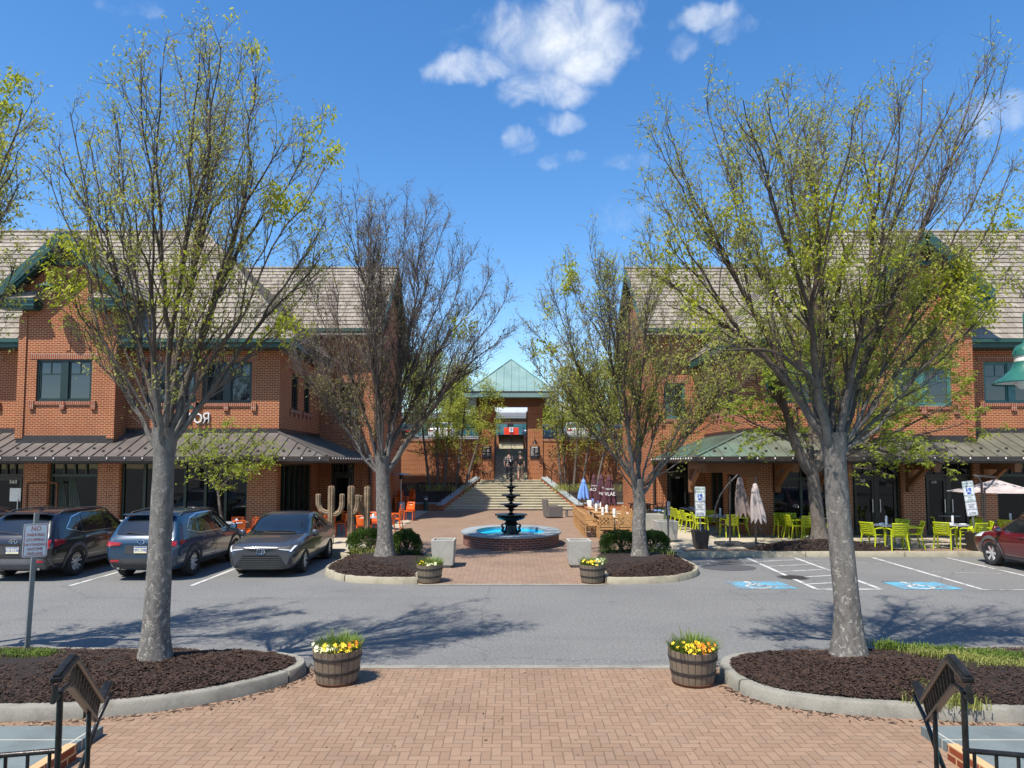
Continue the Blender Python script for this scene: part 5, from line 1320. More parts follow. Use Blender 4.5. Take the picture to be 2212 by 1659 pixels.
# grasses
r = random.Random(61)
def patch(pts, n): 
    out = []
    for _ in range(n):
        px, py = r.choice(pts); q = G(px + r.uniform(-14, 14), py + r.uniform(-3, 4), .28); out.append((q.x, q.y, .27))
    return out
grass_tufts('grass_tufts', patch([(x, 1412 + (x - 20) * .0) for x in range(0, 125, 8)] + [(x, 1420) for x in range(0, 100, 10)], 34), None, MT['grass'], .11, 26, .07)
grass_tufts('grass_tufts', patch([(1905 + 18 * k, 1395 + 1.6 * k) for k in range(18)] + [(1940 + 18 * k, 1402 + 1.8 * k) for k in range(16)], 95), None, MT['grass'], .12, 26, .07)
grass_tufts('pale_grass_tufts', patch([(1960 + 18 * k, 1410 + 2.2 * k) for k in range(15)] + [(2130, 1440), (2150, 1445)], 60), None, MT['grassp'], .13, 24, .08)
grass_tufts('pale_grass_tufts', [(G(px, py, .2).x, G(px, py, .2).y, .17) for px, py in ((1985, 1510), (2000, 1512), (2020, 1515), (2050, 1514), (2070, 1518), (2090, 1520), (2108, 1522), (2010, 1490), (2000, 1482))], None, MT['grassp'], .16, 30, .07)
grass_tufts('pale_grass_tufts', [(x, y, .26) for x, y in ((-4.3, 20.4), (-4.1, 20.8), (-4.5, 20.6), (-3.9, 20.5), (-4.6, 21.0), (4.3, 20.9), (4.6, 20.8), (4.5, 20.3), (4.1, 21))], None, MT['grassp'], .2, 26, .1)
grass_tufts('bed_grasses', [(s * (2.6 + 3.8 * r.random()), 41.6 + 2.6 * r.random(), 1.2) for s in (-1, 1, 1, 1) for _ in range(22)], None, MT['grassp'], .45, 24, .16)

# the row of trees across the way, behind the viewpoint, mirrored in the upper windows
for k, (x, y, nm) in enumerate(((-30, -15, 'farthest left'), (-20, -17, 'second from the left'), (-9, -15, 'left of the middle'), (3, -17, 'right of the middle'), (13, -15, 'second from the right'), (24, -17, 'farthest right'))):
    dup(bare, (x, y, 0), k * 1.3, 'tall tree across the way mirrored in the windows, ' + nm, 'trees across the way', 1.75)
# ------------------------------------------------------------------ cars: lofted bodies, cut wheel wells, fitted glass and lamps
def evaluated(o):
    bpy.context.view_layer.update(); dg = bpy.context.evaluated_depsgraph_get()
    return bpy.data.meshes.new_from_object(o.evaluated_get(dg))
class Car:
    """x forward, y to the car's left, z up; origin on the ground under the middle"""
    def __init__(s, name, label, cat, st, L, W, xf, xr, rt, arch, pm, group=None):
        s.root = thing(name, label, cat, (0, 0, 0), group, world=False); s.L, s.W, s.xf, s.xr, s.rt = L, W, xf, xr, rt
        m = MB(); ns = 0
        for (x, ws, zs, wm, zm, wb, zb, wr, zr, cr) in st:
            # underside, sill, waist, belt, cantrail, roof centre
            half = [(0, zs), (ws * .8, zs), (ws, zs + .05), (wm, zm), (wm * .995, zm + (zb - zm) * .6), (wb, zb), (wb + (wr - wb) * .55, zb + (zr - zb) * .55), (wr, zr - cr), (wr * .82, zr - cr * .25), (wr * .4, zr), (0, zr + .004)]
            ring = [(x, y, z) for y, z in half] + [(x, -y, z) for y, z in half[-2:0:-1]]
            m.v.extend(ring); ns = len(ring)
        n = len(st)
        for i in range(n - 1):
            for k in range(ns):
                k2 = (k + 1) % ns; m.f.append((i * ns + k, (i + 1) * ns + k, (i + 1) * ns + k2, i * ns + k2)); m.mi.append(0)
        h = ns // 2
        for e, rev in ((0, 0), (n - 1, 1)):
            for k in range(h):
                a = (e * ns + k, e * ns + k + 1, e * ns + (ns - k - 1) % ns, e * ns + (ns - k) % ns)
                if k == 0: a = (e * ns, e * ns + 1, e * ns + ns - 1)
                elif k == h - 1: a = (e * ns + k, e * ns + k + 1, e * ns + ns - k)
                m.f.append(a if rev else tuple(reversed(a))); m.mi.append(0)
        o = m.build('body', MT[pm], None)
        sb = o.modifiers.new('s', 'SUBSURF'); sb.levels = 2; sb.render_levels = 2
        cut = []
        for x in (xf, xr):
            for sd_ in (1, -1):
                c = MB(); c.tube([(x, sd_ * (W / 2 - .3), rt + .01), (x, sd_ * (W / 2 + .3), rt + .01)], arch, 28)
                co = c.build('cut', MT['clad']); cut.append(co)
                bo = o.modifiers.new('b', 'BOOLEAN'); bo.operation = 'DIFFERENCE'; bo.object = co; bo.solver = 'EXACT'
        me0 = None
        me = evaluated(o)
        o.modifiers.clear()
        for c in cut: bpy.data.objects.remove(c)
        o.data = me
        me.materials.clear(); me.materials.append(MT[pm])
        me.polygons.foreach_set('material_index', [0] * len(me.polygons)); me.polygons.foreach_set('use_smooth', [True] * len(me.polygons)); me.set_sharp_from_angle(angle=radians(42)); me.update()
        o.parent = s.root; s.body = o
        s.bvh = BVHTree.FromPolygons([v.co.copy() for v in me.vertices], [tuple(p.vertices) for p in me.polygons])
    def hit(s, face, a, c):
        if face in 'LR': k = 1 if face == 'L' else -1; o = V((a, k * 3, c)); d = V((0, -k, 0))
        elif face == 'F': o = V((5, a, c)); d = V((-1, 0, 0))
        elif face == 'B': o = V((-5, a, c)); d = V((1, 0, 0))
        else: o = V((a, c, 4)); d = V((0, 0, -1))
        p, nrm, _, _ = s.bvh.ray_cast(o, d)
        if p is None: p, nrm, _, _ = s.bvh.find_nearest(o + d * (2.1 if face in 'LR' else 2.8 if face in 'FB' else 2.6)); 
        if nrm.dot(d) > 0: nrm = -nrm
        return p, nrm
    def patch(s, name, mat, face, quad, off=.006, nu=8, nv=6, parent=None, round_=0, mirror=False, thick=0):
        """sheet fitted to the body: quad = 4 corners (2-D, seen along the face direction)"""
        m = MB()
        for q in ([quad, [(-a, c) for a, c in quad]] if mirror else [quad]):
            A, B_, C_, E = [V((*p, 0)) for p in q]; base = len(m.v)
            for j in range(nv + 1):
                for i in range(nu + 1):
                    u, v = i / nu, j / nv
                    if round_:
                        uu, vv = 2 * u - 1, 2 * v - 1
                        uu2 = uu * (1 - round_ * vv * vv * vv * vv); vv2 = vv * (1 - round_ * uu ** 4); u, v = (uu2 + 1) / 2, (vv2 + 1) / 2
                    p2 = A.lerp(B_, u).lerp(E.lerp(C_, u), v); p, nrm = s.hit(face, p2.x, p2.y); m.v.append(p + nrm * off)
            for j in range(nv):
                for i in range(nu):
                    a = base + j * (nu + 1) + i; m.f.append((a, a + 1, a + nu + 2, a + nu + 1)); m.mi.append(0)
        o = m.build(name, MT[mat], parent or s.root, smooth=60)
        return o
    def strip(s, name, mat, face, pts, wd, off=.007, parent=None, mb=None):
        m = mb or MB(); P = []
        for a, c in zip(pts, pts[1:]):
            n = max(2, int((V(a) - V(c)).length / .08))
            for i in range(n): P.append(V(a).lerp(V(c), i / n))
        P.append(V(pts[-1])); b0 = len(m.v)
        for i, p in enumerate(P):
            d = (P[min(i + 1, len(P) - 1)] - P[max(i - 1, 0)]).normalized(); nn = V((-d.y, d.x)) * wd / 2
            for sg in (1, -1):
                h, nr_ = s.hit(face, p.x + nn.x * sg, p.y + nn.y * sg); m.v.append(h + nr_ * off)
        for i in range(len(P) - 1): m.f.append((b0 + 2 * i, b0 + 2 * i + 1, b0 + 2 * i + 3, b0 + 2 * i + 2)); m.mi.append(0)
        if mb is None: return m.build(name, MT[mat], parent or s.root, smooth=60)
    def wheels(s, rw, wd=.225, spokes=10, dark=False, two=True):
        for x in (s.xf, s.xr):
            for k in (1, -1):
                e = bpy.data.objects.new('wheel', None); COL.objects.link(e); e.parent = s.root; e.location = (x, k * (s.W / 2 - wd / 2 - .015), s.rt); e.rotation_euler = (0, 0, 0 if k > 0 else pi); OFF[e.name] = V((0, 0, 0))
                Mx = Matrix.Rotation(-pi / 2, 4, 'X'); t = MB(); h = wd / 2; r = s.rt
                t.lathe([(rw * .98, -h * .9), (rw * 1.06, -h), (r - .03, -h * .95), (r - .004, -h * .7), (r, -h * .3), (r, h * .3), (r - .004, h * .7), (r - .03, h * .96), (rw * 1.08, h), (rw * .98, h * .88), (rw * .96, 0)], 40, cap=False).xf(Mx)
                for a in range(40):
                    pass
                t.build('tyre', MT['rubber'], e, smooth=35)
                m = MB(); m.lathe([(rw * .97, h * .9), (rw * 1.0, h * .86), (rw * .93, h * .8), (rw * .88, -.02), (rw * .3, -.03), (0, -.03)], 36, cap=False)
                m.cur = 1; m.lathe([(rw * .2, -.02), (rw * .21, h * .55), (rw * .14, h * .66), (0, h * .66)], 18, cap=False)
                for q in range(spokes):
                    a = 2 * pi * q / spokes + (.13 if q % 2 and two else 0); c = V((cos(a), sin(a), 0)); sd_ = V((-sin(a), cos(a), 0)) * rw * (.085 if spokes > 7 else .15)
                    z0, z1 = h * .6, h * .8; zb = -.0
                    p0, p1 = c * rw * .17, c * rw * .95
                    m.add([p0 - sd_ * .8 + V((0, 0, z0)), p0 + sd_ * .8 + V((0, 0, z0)), p1 + sd_ + V((0, 0, z1)), p1 - sd_ + V((0, 0, z1)), p0 - sd_ * .8 + V((0, 0, zb)), p0 + sd_ * .8 + V((0, 0, zb)), p1 + sd_ + V((0, 0, zb)), p1 - sd_ + V((0, 0, zb))], [(0, 1, 2, 3), (0, 4, 5, 1), (1, 5, 6, 2), (3, 2, 6, 7), (0, 3, 7, 4)])
                m.xf(Mx); m.build('rim', [MT['clad'], MT['rim_d' if dark else 'rim']], e, smooth=35)
    def cladding(s, arch, mat='clad', sill=(.2, .34)):
        m = MB()
        for face, k in (('L', 1), ('R', -1)):
            for x in (s.xf, s.xr):
                pts = [(x + (arch + .035) * cos(a), s.rt + (arch + .035) * sin(a)) for a in [radians(-22 + q * 224 / 24) for q in range(25)]]
                pts = [p for p in pts if p[1] > sill[0] - .02]
                s.strip('', mat, face, pts, .085, .012, mb=m)
            x0, x1 = s.xr + arch + .05, s.xf - arch - .05
            b0 = len(m.v); n = 20
            for i in range(n + 1):
                for z in (sill[0], (sill[0] + sill[1]) / 2, sill[1]):
                    p, nr_ = s.hit(face, x0 + (x1 - x0) * i / n, z); m.v.append(p + nr_ * .014)
            for i in range(n):
                for j in range(2): m.f.append((b0 + i * 3 + j, b0 + i * 3 + j + 1, b0 + i * 3 + j + 4, b0 + i * 3 + j + 3)); m.mi.append(0)
        m.build('cladding', MT[mat], s.root, smooth=40)
    def mirrors(s, x, y, z, pm, sz=1):
        for k in (1, -1):
            m = MB(); m.lathe([(0, -.1), (.05, -.095), (.085, -.05), (.092, .0), (.085, .05), (.05, .085), (0, .09)], 14, sx=.62, sy=1.12, cap=False)
            for i in range(len(m.v)): m.v[i] = V(m.v[i]) * sz + V((x, k * (y + .1), z))
            m.bar((x + .03, k * (y - .06), z - .08), (x + .01, k * (y + .07), z - .03), .07, .035)
            o = m.build('mirror', MT[pm], s.root, smooth=50)
            g_ = MB(); g_.add([(x - .062 * sz, k * (y + .1 + .08 * cos(a) * sz), z + .065 * sin(a) * sz) for a in [q * pi / 8 for q in range(16)]], [tuple(range(16))]); g_.build('mirror_glass', MT['chrome'], o)
    def plate(s, face, x, z, txt, wide=.305):
        k = -1 if face == 'B' else 1; p, _ = s.hit(face, 0, z); x = p.x
        m = MB(); m.box(*sorted((x + k * .004, x + k * .02)), -wide / 2, wide / 2, z - .078, z + .078); o = m.build('licence_plate', MT['plate'], s.root)
        m = MB(); m.box(*sorted((x + k * .0202, x + k * .022)), -wide / 2 + .01, wide / 2 - .01, z + .05, z + .072); m.build('plate_band', MT['sign_b'], o)
        if txt: text(txt, .095, MT['sign_b'], o, (x + k * .022, 0, z - .008), rot=(pi / 2, 0, -pi / 2 if face == 'B' else pi / 2), name='plate_number', ext=.001, sx=.85, world=False)
def badge(car, face, z, kind, r=.07):
    p, nr_ = car.hit(face, 0, z); k = -1 if face == 'B' else 1; m = MB()
    def ring(a, b_, cy=0, cz=0, t=.008):
        m.tube([(p.x + k * .016, cy + a * cos(q), z + cz + b_ * sin(q)) for q in [i * pi / 10 for i in range(21)]], t, 5, cap=False)
    if kind == 'oval_h':
        ring(r * 1.35, r * .8); m.bar((p.x + k * .016, -.035 * k, z - .045), (p.x + k * .016, -.05 * k, z + .045), .016, .012, (1, 0, 0)); m.bar((p.x + k * .016, .045 * k, z - .045), (p.x + k * .016, .03 * k, z + .045), .016, .012, (1, 0, 0)); m.bar((p.x + k * .016, -.04 * k, z - .012), (p.x + k * .016, .04 * k, z + .012), .016, .012, (1, 0, 0))
    elif kind == 'wings':
        ring(r * 1.15, r * .95); m.tube([(p.x + k * .016, y * r, z + c * r) for y, c in ((-1.1, .25), (-.5, .32), (0, -.35), (.5, .32), (1.1, .25))], .009, 5)
    else:
        ring(r * 1.2, r * .85); ring(r * .45, r * .8, 0, 0, .006); ring(r * 1.0, r * .35, 0, r * .38, .006)
    return m.build('badge', MT['chrome'], car.root, smooth=60)
def side_lines(car, doors, handles, zlo, zhi, hm='chrome'):
    m = MB()
    for face in 'LR':
        for pts in doors: car.strip('', '', face, pts, .012, .003, mb=m)
    m.build('door_seam', MT['clad'], car.root)
    for face, k in (('L', 1), ('R', -1)):
        for x, z in handles:
            p, nr_ = car.hit(face, x, z); h = MB(); h.tube([p + V((-.09, 0, 0)) + nr_ * .005, p + V((-.06, 0, .002)) + nr_ * .035, p + V((.07, 0, .002)) + nr_ * .035, p + V((.1, 0, 0)) + nr_ * .005], .013, 6); h.build('door_handle', MT[hm], car.root, smooth=60)
def suv(name, label, pm, L, W, Hh, xf, xr, rt, seed=0, group=None):
    # x, sill w, sill z, waist w, waist z, belt w, belt z, roof w, roof z, crown
    hw = W / 2; f = Hh / 1.68
    st = [(-L / 2, hw * .74, .42, hw * .84, .62, hw * .8, .86, hw * .74, .92, .03),
          (-L / 2 + .05, hw * .82, .34, hw * .93, .66, hw * .88, .98, hw * .8, 1.04, .04),
          (-L / 2 + .16, hw * .88, .25, hw * .985, .72, hw * .92, 1.02 * f, hw * .82, 1.16 * f, .05),
          (-L / 2 + .34, hw * .9, .22, hw, .74, hw * .935, 1.05 * f, hw * .76, 1.48 * f, .06),
          (-L / 2 + .55, hw * .92, .2, hw, .74, hw * .94, 1.06 * f, hw * .74, 1.6 * f, .05),
          (-L / 2 + .95, hw * .92, .19, hw, .73, hw * .945, 1.05 * f, hw * .75, 1.66 * f, .05),
          (-.35, hw * .92, .19, hw * .99, .72, hw * .945, 1.03 * f, hw * .76, 1.675 * f, .05),
          (.2, hw * .92, .19, hw * .985, .72, hw * .945, 1.02 * f, hw * .75, 1.64 * f, .055),
          (.52, hw * .92, .19, hw * .985, .72, hw * .945, 1.01 * f, hw * .74, 1.54 * f, .06),
          (.95, hw * .92, .19, hw * .985, .72, hw * .94, 1.0 * f, hw * .77, 1.24 * f, .05),
          (1.25, hw * .92, .2, hw * .99, .72, hw * .93, .98 * f, hw * .8, 1.06 * f, .03),
          (1.7, hw * .9, .21, hw * .99, .7, hw * .9, .93 * f, hw * .72, 1.0 * f, .03),
          (L / 2 - .2, hw * .86, .24, hw * .95, .66, hw * .84, .85 * f, hw * .66, .92 * f, .03),
          (L / 2 - .06, hw * .76, .28, hw * .84, .6, hw * .74, .76 * f, hw * .6, .82 * f, .03),
          (L / 2, hw * .66, .36, hw * .72, .58, hw * .66, .68, hw * .55, .72, .02)]
    return Car(name, label, 'car', st, L, W, xf, xr, rt, rt + .055, pm, group)
def suv_rear_details(c, pm, f, lamp, plate_txt, badge_k, cl='clad', glassy=True, qx=-1.55):
    L, hw = c.L, c.W / 2
    c.patch('rear_window', 'cglass', 'B', [(hw * .76, 1.1 * f), (-hw * .76, 1.1 * f), (-hw * .66, 1.5 * f), (hw * .66, 1.5 * f)], .008, 14, 8, round_=.08)
    for face, k in (('L', 1), ('R', -1)):
        c.patch('side_window', 'cglass', face, [(.02, 1.07 * f), (.98, 1.05 * f), (.44, 1.47 * f), (.03, 1.54 * f)], .007, 12, 6)
        c.patch('side_window', 'cglass', face, [(-.98, 1.09 * f), (-.06, 1.07 * f), (-.05, 1.54 * f), (-.95, 1.545 * f)], .007, 12, 6)
        c.patch('side_window', 'cglass', face, [(qx - .08, 1.22 * f), (-1.06, 1.1 * f), (-1.03, 1.52 * f), (qx + .2, 1.45 * f)], .007, 8, 5)
        c.strip('window_trim', 'chrome', face, [(1.05, 1.04 * f), (0, 1.055 * f), (-1.05, 1.075 * f), (qx - .12, 1.21 * f), (qx + .2, 1.475 * f), (-.9, 1.565 * f), (-.05, 1.565 * f), (.4, 1.5 * f)], .022, .009)
        a = [(k * hw * .55, lamp[0]), (k * hw * .9, lamp[0] - .02), (k * hw * .9, lamp[1]), (k * hw * .5, lamp[1] - .04)]
        c.patch('tail_lamp', 'tail', 'B', a, .012, 8, 4)
        c.patch('tail_lamp', 'tail', face, [(-L / 2 + .14, lamp[0]), (-L / 2 + .5, lamp[0] + .07), (-L / 2 + .55, lamp[1] - .02), (-L / 2 + .16, lamp[1])], .012, 6, 4)
        c.patch('reflector', 'tail', 'B', [(k * hw * .55, .47), (k * hw * .78, .47), (k * hw * .78, .52), (k * hw * .55, .52)], .02, 4, 2)
        m = MB(); p, _ = c.hit('B', k * hw * .62, .36); m.tube([(p.x + .1, k * hw * .62, .31), (p.x - .0, k * hw * .62, .31)], [.045, .048], 12, cap=False); m.tube([(p.x + .02, k * hw * .62, .31), (p.x + .08, k * hw * .62, .31)], [.036, .036], 10); m.build('exhaust', MT['chrome'], c.root, smooth=40)
        side_q = [(L / 2 - .12, .72), (L / 2 - .6, .78), (L / 2 - .62, .9), (L / 2 - .2, .86)]
        c.patch('headlight', 'led', face, side_q, .008, 6, 3)
    c.patch('bumper', cl, 'B', [(hw * .88, .3), (-hw * .88, .3), (-hw * .9, .56), (hw * .9, .56)], .012, 14, 5)
    c.patch('plate_recess', 'clad', 'B', [(hw * .42, .66), (-hw * .42, .66), (-hw * .4, .86), (hw * .4, .86)], .006, 8, 3)
    c.plate('B', 0, .76, plate_txt); badge(c, 'B', .97 * f, badge_k)
    m = MB(); m.bar((-L / 2 + .42, -hw * .66, 1.6 * f), (-L / 2 + .42, hw * .66, 1.6 * f), .26, .035); m.build('spoiler', MT[pm], c.root, bevel=.012)
    m = MB(); p, _ = c.hit('B', 0, 1.14 * f); m.bar((p.x - .02, -.05, 1.13 * f), (p.x - .0, .42, 1.18 * f), .025, .02); m.tube([(p.x + .02, -.05, 1.12 * f), (p.x - .03, -.05, 1.13 * f)], .025, 8); m.build('wiper', MT['clad'], c.root)
    for k in (1, -1):
        m = MB(); pts = []
        for x in (-1.7, -1.5, -.8, 0, .35, .5):
            p, nr_ = c.hit('T', x, k * hw * .69); pts.append(p + V((0, 0, .0 if x in (-1.7, .5) else .045)))
        m.tube(pts, .018, 6); m.build('roof_rail', MT['clad'], c.root, smooth=60)
    p, _ = c.hit('T', -1.3, 0); m = MB(); m.slab([(-1.42, -.02, p.z - .02), (-1.2, -.03, p.z - .01), (-1.36, -.012, p.z + .06), (-1.43, -.012, p.z + .06)], (0, .04, 0)); m.build('antenna', MT[pm], c.root)
    c.patch('windscreen', 'cglass', 'F', [(hw * .82, 1.1 * f), (-hw * .82, 1.1 * f), (-hw * .7, 1.52 * f), (hw * .7, 1.52 * f)], .008, 12, 6)
    side_lines(c, [[(1.02, 1.03 * f), (1.0, .5), (.96, .36)], [(-.02, 1.05 * f), (-.03, .36)], [(-1.02, 1.06 * f), (-1.0, .85), (-.86, .62), (-.78, .36)]], [(.12, .93 * f), (-.88, .95 * f)], 0, 0, 'chrome' if pm == 'p_black' else pm)
    c.strip('tailgate_seam', 'clad', 'B', [(hw * .8, .98 * f), (hw * .62, .62), (-hw * .62, .62), (-hw * .8, .98 * f)], .012, .004)
def place_car(c, px_x, y, heading): c.root.location = (px_x, y, 0); c.root.rotation_euler = (0, 0, heading); return c
NOSE_IN, NOSE_OUT = pi / 2, -pi / 2
c = suv('parked_car', 'black SUV with chrome window trim parked behind the NO PARKING sign', 'p_black', 4.69, 1.88, 1.69, 1.4, -1.3, .36)
suv_rear_details(c, 'p_black', 1.69 / 1.68, (.82, 1.0), 'KLB\u00b72298', 'oval_h', 'clad_g'); c.cladding(.415, 'clad_g'); c.wheels(.235, spokes=10, two=True); c.mirrors(.95, .9, 1.06, 'p_black')
place_car(c, -11.95, 19.5, NOSE_IN)
c = suv('parked_car', 'blue SUV with grey lower cladding parked between the black SUV and the grey sedan', 'p_blue', 4.55, 1.84, 1.66, 1.35, -1.35, .352)
suv_rear_details(c, 'p_blue', 1.66 / 1.68, (.86, .96), 'MFC\u00b75980', 'wings', 'clad'); c.cladding(.41, 'clad'); c.wheels(.225, spokes=10, dark=False); c.mirrors(.95, .88, 1.05, 'p_blue')
place_car(c, -8.95, 19.55, NOSE_IN)
c = suv('parked_car', 'dark SUV of which only the tail corner shows at the left frame edge', 'p_black', 4.6, 1.84, 1.64, 1.35, -1.35, .35)
suv_rear_details(c, 'p_black', 1.64 / 1.68, (.84, .98), '', 'wings'); c.cladding(.41, 'clad'); c.wheels(.225); c.mirrors(.95, .88, 1.04, 'p_black')
place_car(c, -14.85, 19.9, NOSE_IN)
c = suv('parked_car', 'maroon SUV cut by the right frame edge, nosed in beside the VAN sign', 'p_red', 4.6, 1.84, 1.62, 1.36, -1.3, .345)
suv_rear_details(c, 'p_red', 1.62 / 1.68, (.84, .98), '', 'wings'); c.cladding(.405, 'clad_g'); c.wheels(.225, spokes=6, two=False); c.mirrors(.95, .88, 1.04, 'p_red')
place_car(c, 14.25, 18.65, NOSE_IN)
# grey sedan, nose towards the road
L, W = 4.63, 1.78; hw = W / 2
st = [(-L / 2, hw * .7, .45, hw * .8, .6, hw * .74, .84, hw * .6, .9, .02), (-L / 2 + .06, hw * .8, .34, hw * .92, .64, hw * .84, .95, hw * .68, 1.02, .03), (-L / 2 + .3, hw * .88, .24, hw * .985, .68, hw * .9, 1.0, hw * .74, 1.06, .03),
      (-L / 2 + .6, hw * .9, .2, hw, .69, hw * .93, 1.0, hw * .74, 1.12, .04), (-1.25, hw * .91, .18, hw, .69, hw * .94, .99, hw * .75, 1.34, .06), (-.8, hw * .92, .17, hw, .68, hw * .945, .97, hw * .76, 1.46, .05),
      (-.25, hw * .92, .17, hw * .99, .67, hw * .945, .95, hw * .76, 1.505, .05), (.2, hw * .92, .17, hw * .985, .66, hw * .945, .94, hw * .755, 1.48, .05), (.6, hw * .92, .17, hw * .985, .66, hw * .945, .93, hw * .76, 1.33, .05),
      (1.0, hw * .92, .17, hw * .985, .65, hw * .94, .92, hw * .78, 1.05, .04), (1.22, hw * .92, .18, hw * .99, .65, hw * .93, .92, hw * .8, 1.0, .03), (1.6, hw * .9, .18, hw * .99, .64, hw * .91, .88, hw * .76, .96, .03),
      (L / 2 - .34, hw * .9, .18, hw * .985, .62, hw * .9, .82, hw * .72, .88, .03), (L / 2 - .14, hw * .86, .18, hw * .95, .58, hw * .84, .77, hw * .66, .83, .03), (L / 2 - .03, hw * .78, .2, hw * .86, .5, hw * .76, .71, hw * .6, .77, .02), (L / 2, hw * .7, .24, hw * .78, .46, hw * .7, .64, hw * .55, .69, .02)]
c = Car('parked_car', 'dark grey sedan with wide slatted grille facing the road', 'car', st, L, W, 1.37, -1.33, .325, .375, 'p_grey')
c.patch('windscreen', 'cglass', 'F', [(hw * .84, .985), (-hw * .84, .975), (-hw * .7, 1.42), (hw * .7, 1.42)], .008, 16, 8)
c.patch('rear_window', 'cglass', 'B', [(hw * .78, 1.08), (-hw * .78, 1.08), (-hw * .66, 1.36), (hw * .66, 1.36)], .008, 12, 5)
for face, k in (('L', 1), ('R', -1)):
    c.patch('side_window', 'cglass', face, [(.05, .985), (1.02, .965), (.52, 1.3), (.06, 1.41)], .007, 12, 6)
    c.patch('side_window', 'cglass', face, [(-.85, 1.005), (-.03, .99), (-.02, 1.415), (-.8, 1.38)], .007, 12, 6)
    c.patch('side_window', 'cglass', face, [(-1.35, 1.06), (-.93, 1.01), (-.88, 1.33), (-1.15, 1.22)], .007, 6, 4)
    c.patch('headlight', 'clad', 'F', [(k * hw * .46, .69), (k * hw * .82, .66), (k * hw * .93, .8), (k * hw * .46, .745)], .008, 10, 4)
    c.patch('headlight', 'clad', face, [(L / 2 - .14, .66), (L / 2 - .45, .72), (L / 2 - .6, .84), (L / 2 - .2, .79)], .008, 6, 4)
    c.patch('headlight_strip', 'led', 'F', [(k * hw * .5, .7), (k * hw * .78, .672), (k * hw * .79, .69), (k * hw * .5, .712)], .014, 10, 2)
    c.patch('headlight_strip', 'led', 'F', [(k * hw * .78, .65), (k * hw * .83, .64), (k * hw * .92, .77), (k * hw * .87, .775)], .014, 4, 6)
    c.patch('bumper_blade', 'clad', 'F', [(k * hw * .74, .3), (k * hw * .84, .3), (k * hw * .86, .5), (k * hw * .8, .48)], .008, 4, 5)
    c.patch('tail_lamp', 'tail', 'B', [(k * hw * .5, .78), (k * hw * .86, .78), (k * hw * .86, .9), (k * hw * .5, .88)], .01, 6, 3)
    w_ = MB(); pts = [c.hit('F', k * hw * .62 + (-k * hw * .95 if k > 0 else k * 0) * q / 5, .985 + .02 * q / 5) for q in range(6)]; w_.tube([p + nr_ * .025 for p, nr_ in pts], .011, 5); w_.build('wiper', MT['clad'], c.root)
gr = c.patch('grille', 'black', 'F', [(hw * .74, .26), (-hw * .74, .26), (-hw * .5, .56), (hw * .5, .56)], .01, 16, 6)
for q in range(6):
    z = .285 + q * .046; c.strip('grille_slat', 'post_d', 'F', [(hw * (.7 - .033 * q), z), (0, z), (-hw * (.7 - .033 * q), z)], .012, .03, parent=gr)
c.strip('nose_strip', 'black', 'F', [(hw * .5, .715), (.12, .68), (-.12, .68), (-hw * .5, .715)], .05, .006)
badge(c, 'F', .655, 'rings', .085); c.strip('lip', 'chrome', 'F', [(hw * .5, .205), (0, .2), (-hw * .5, .205)], .014, .01)
side_lines(c, [[(1.05, .93), (1.03, .5), (.98, .3)], [(0, .96), (-.02, .3)], [(-.95, .97), (-.98, .75), (-.86, .5), (-.8, .3)]], [(.14, .84), (-.8, .86)], 0, 0, 'p_grey')
c.strip('hood_seam', 'clad', 'T', [(1.0, hw * .84), (1.6, hw * .8), (2.05, hw * .6)], .01, .003); c.strip('hood_seam', 'clad', 'T', [(1.0, -hw * .84), (1.6, -hw * .8), (2.05, -hw * .6)], .01, .003)
c.wheels(.205, .21, spokes=10, dark=False); c.mirrors(.88, .87, .98, 'p_grey')
m = MB(); p, nr_ = c.hit('F', -.45, 1.0); m.add([q + w_ * .012 for q, w_ in (c.hit('F', -.5, .99), c.hit('F', -.4, .99), c.hit('F', -.4, 1.02), c.hit('F', -.5, 1.02))], [(0, 1, 2, 3)]); m.build('windscreen_sticker', MT['sign_w'], c.root)
place_car(c, -6.28, 20.1, NOSE_OUT + .02)
sedan = c
# cars on the upper level
def recolour(root, frm, to):
    for o in [root] + list(root.children_recursive):
        if o.type == 'MESH' and any(m_ is MT[frm] for m_ in o.data.materials):
            o.data = o.data.copy()
            for i, m_ in enumerate(o.data.materials):
                if m_ is MT[frm]: o.data.materials[i] = MT[to]
for x, y, z, hd, lb_, col in ((4.4, 50.5, 4.24, pi / 2 + .05, 'white car behind the fence just right of the gateway', 'p_white'), (-4.9, 50.5, 4.24, pi / 2, 'white car behind the fence just left of the gateway', 'p_white'),
                              (-7.9, 52, 4.24, pi / 2, 'black car behind the left fence, farther from the gateway', 'p_black'), (7.4, 53, 4.24, pi / 2, 'maroon car behind the right fence, farther from the gateway', 'p_red'), (3.2, 62, 4.7, 0.1, 'blue car across the upper car park beside the pale lamp pole', 'p_blue')):
    d_ = dup(sedan.root, (x, y, z), hd, lb_, 'cars on the upper car park'); recolour(d_, 'p_grey', col)
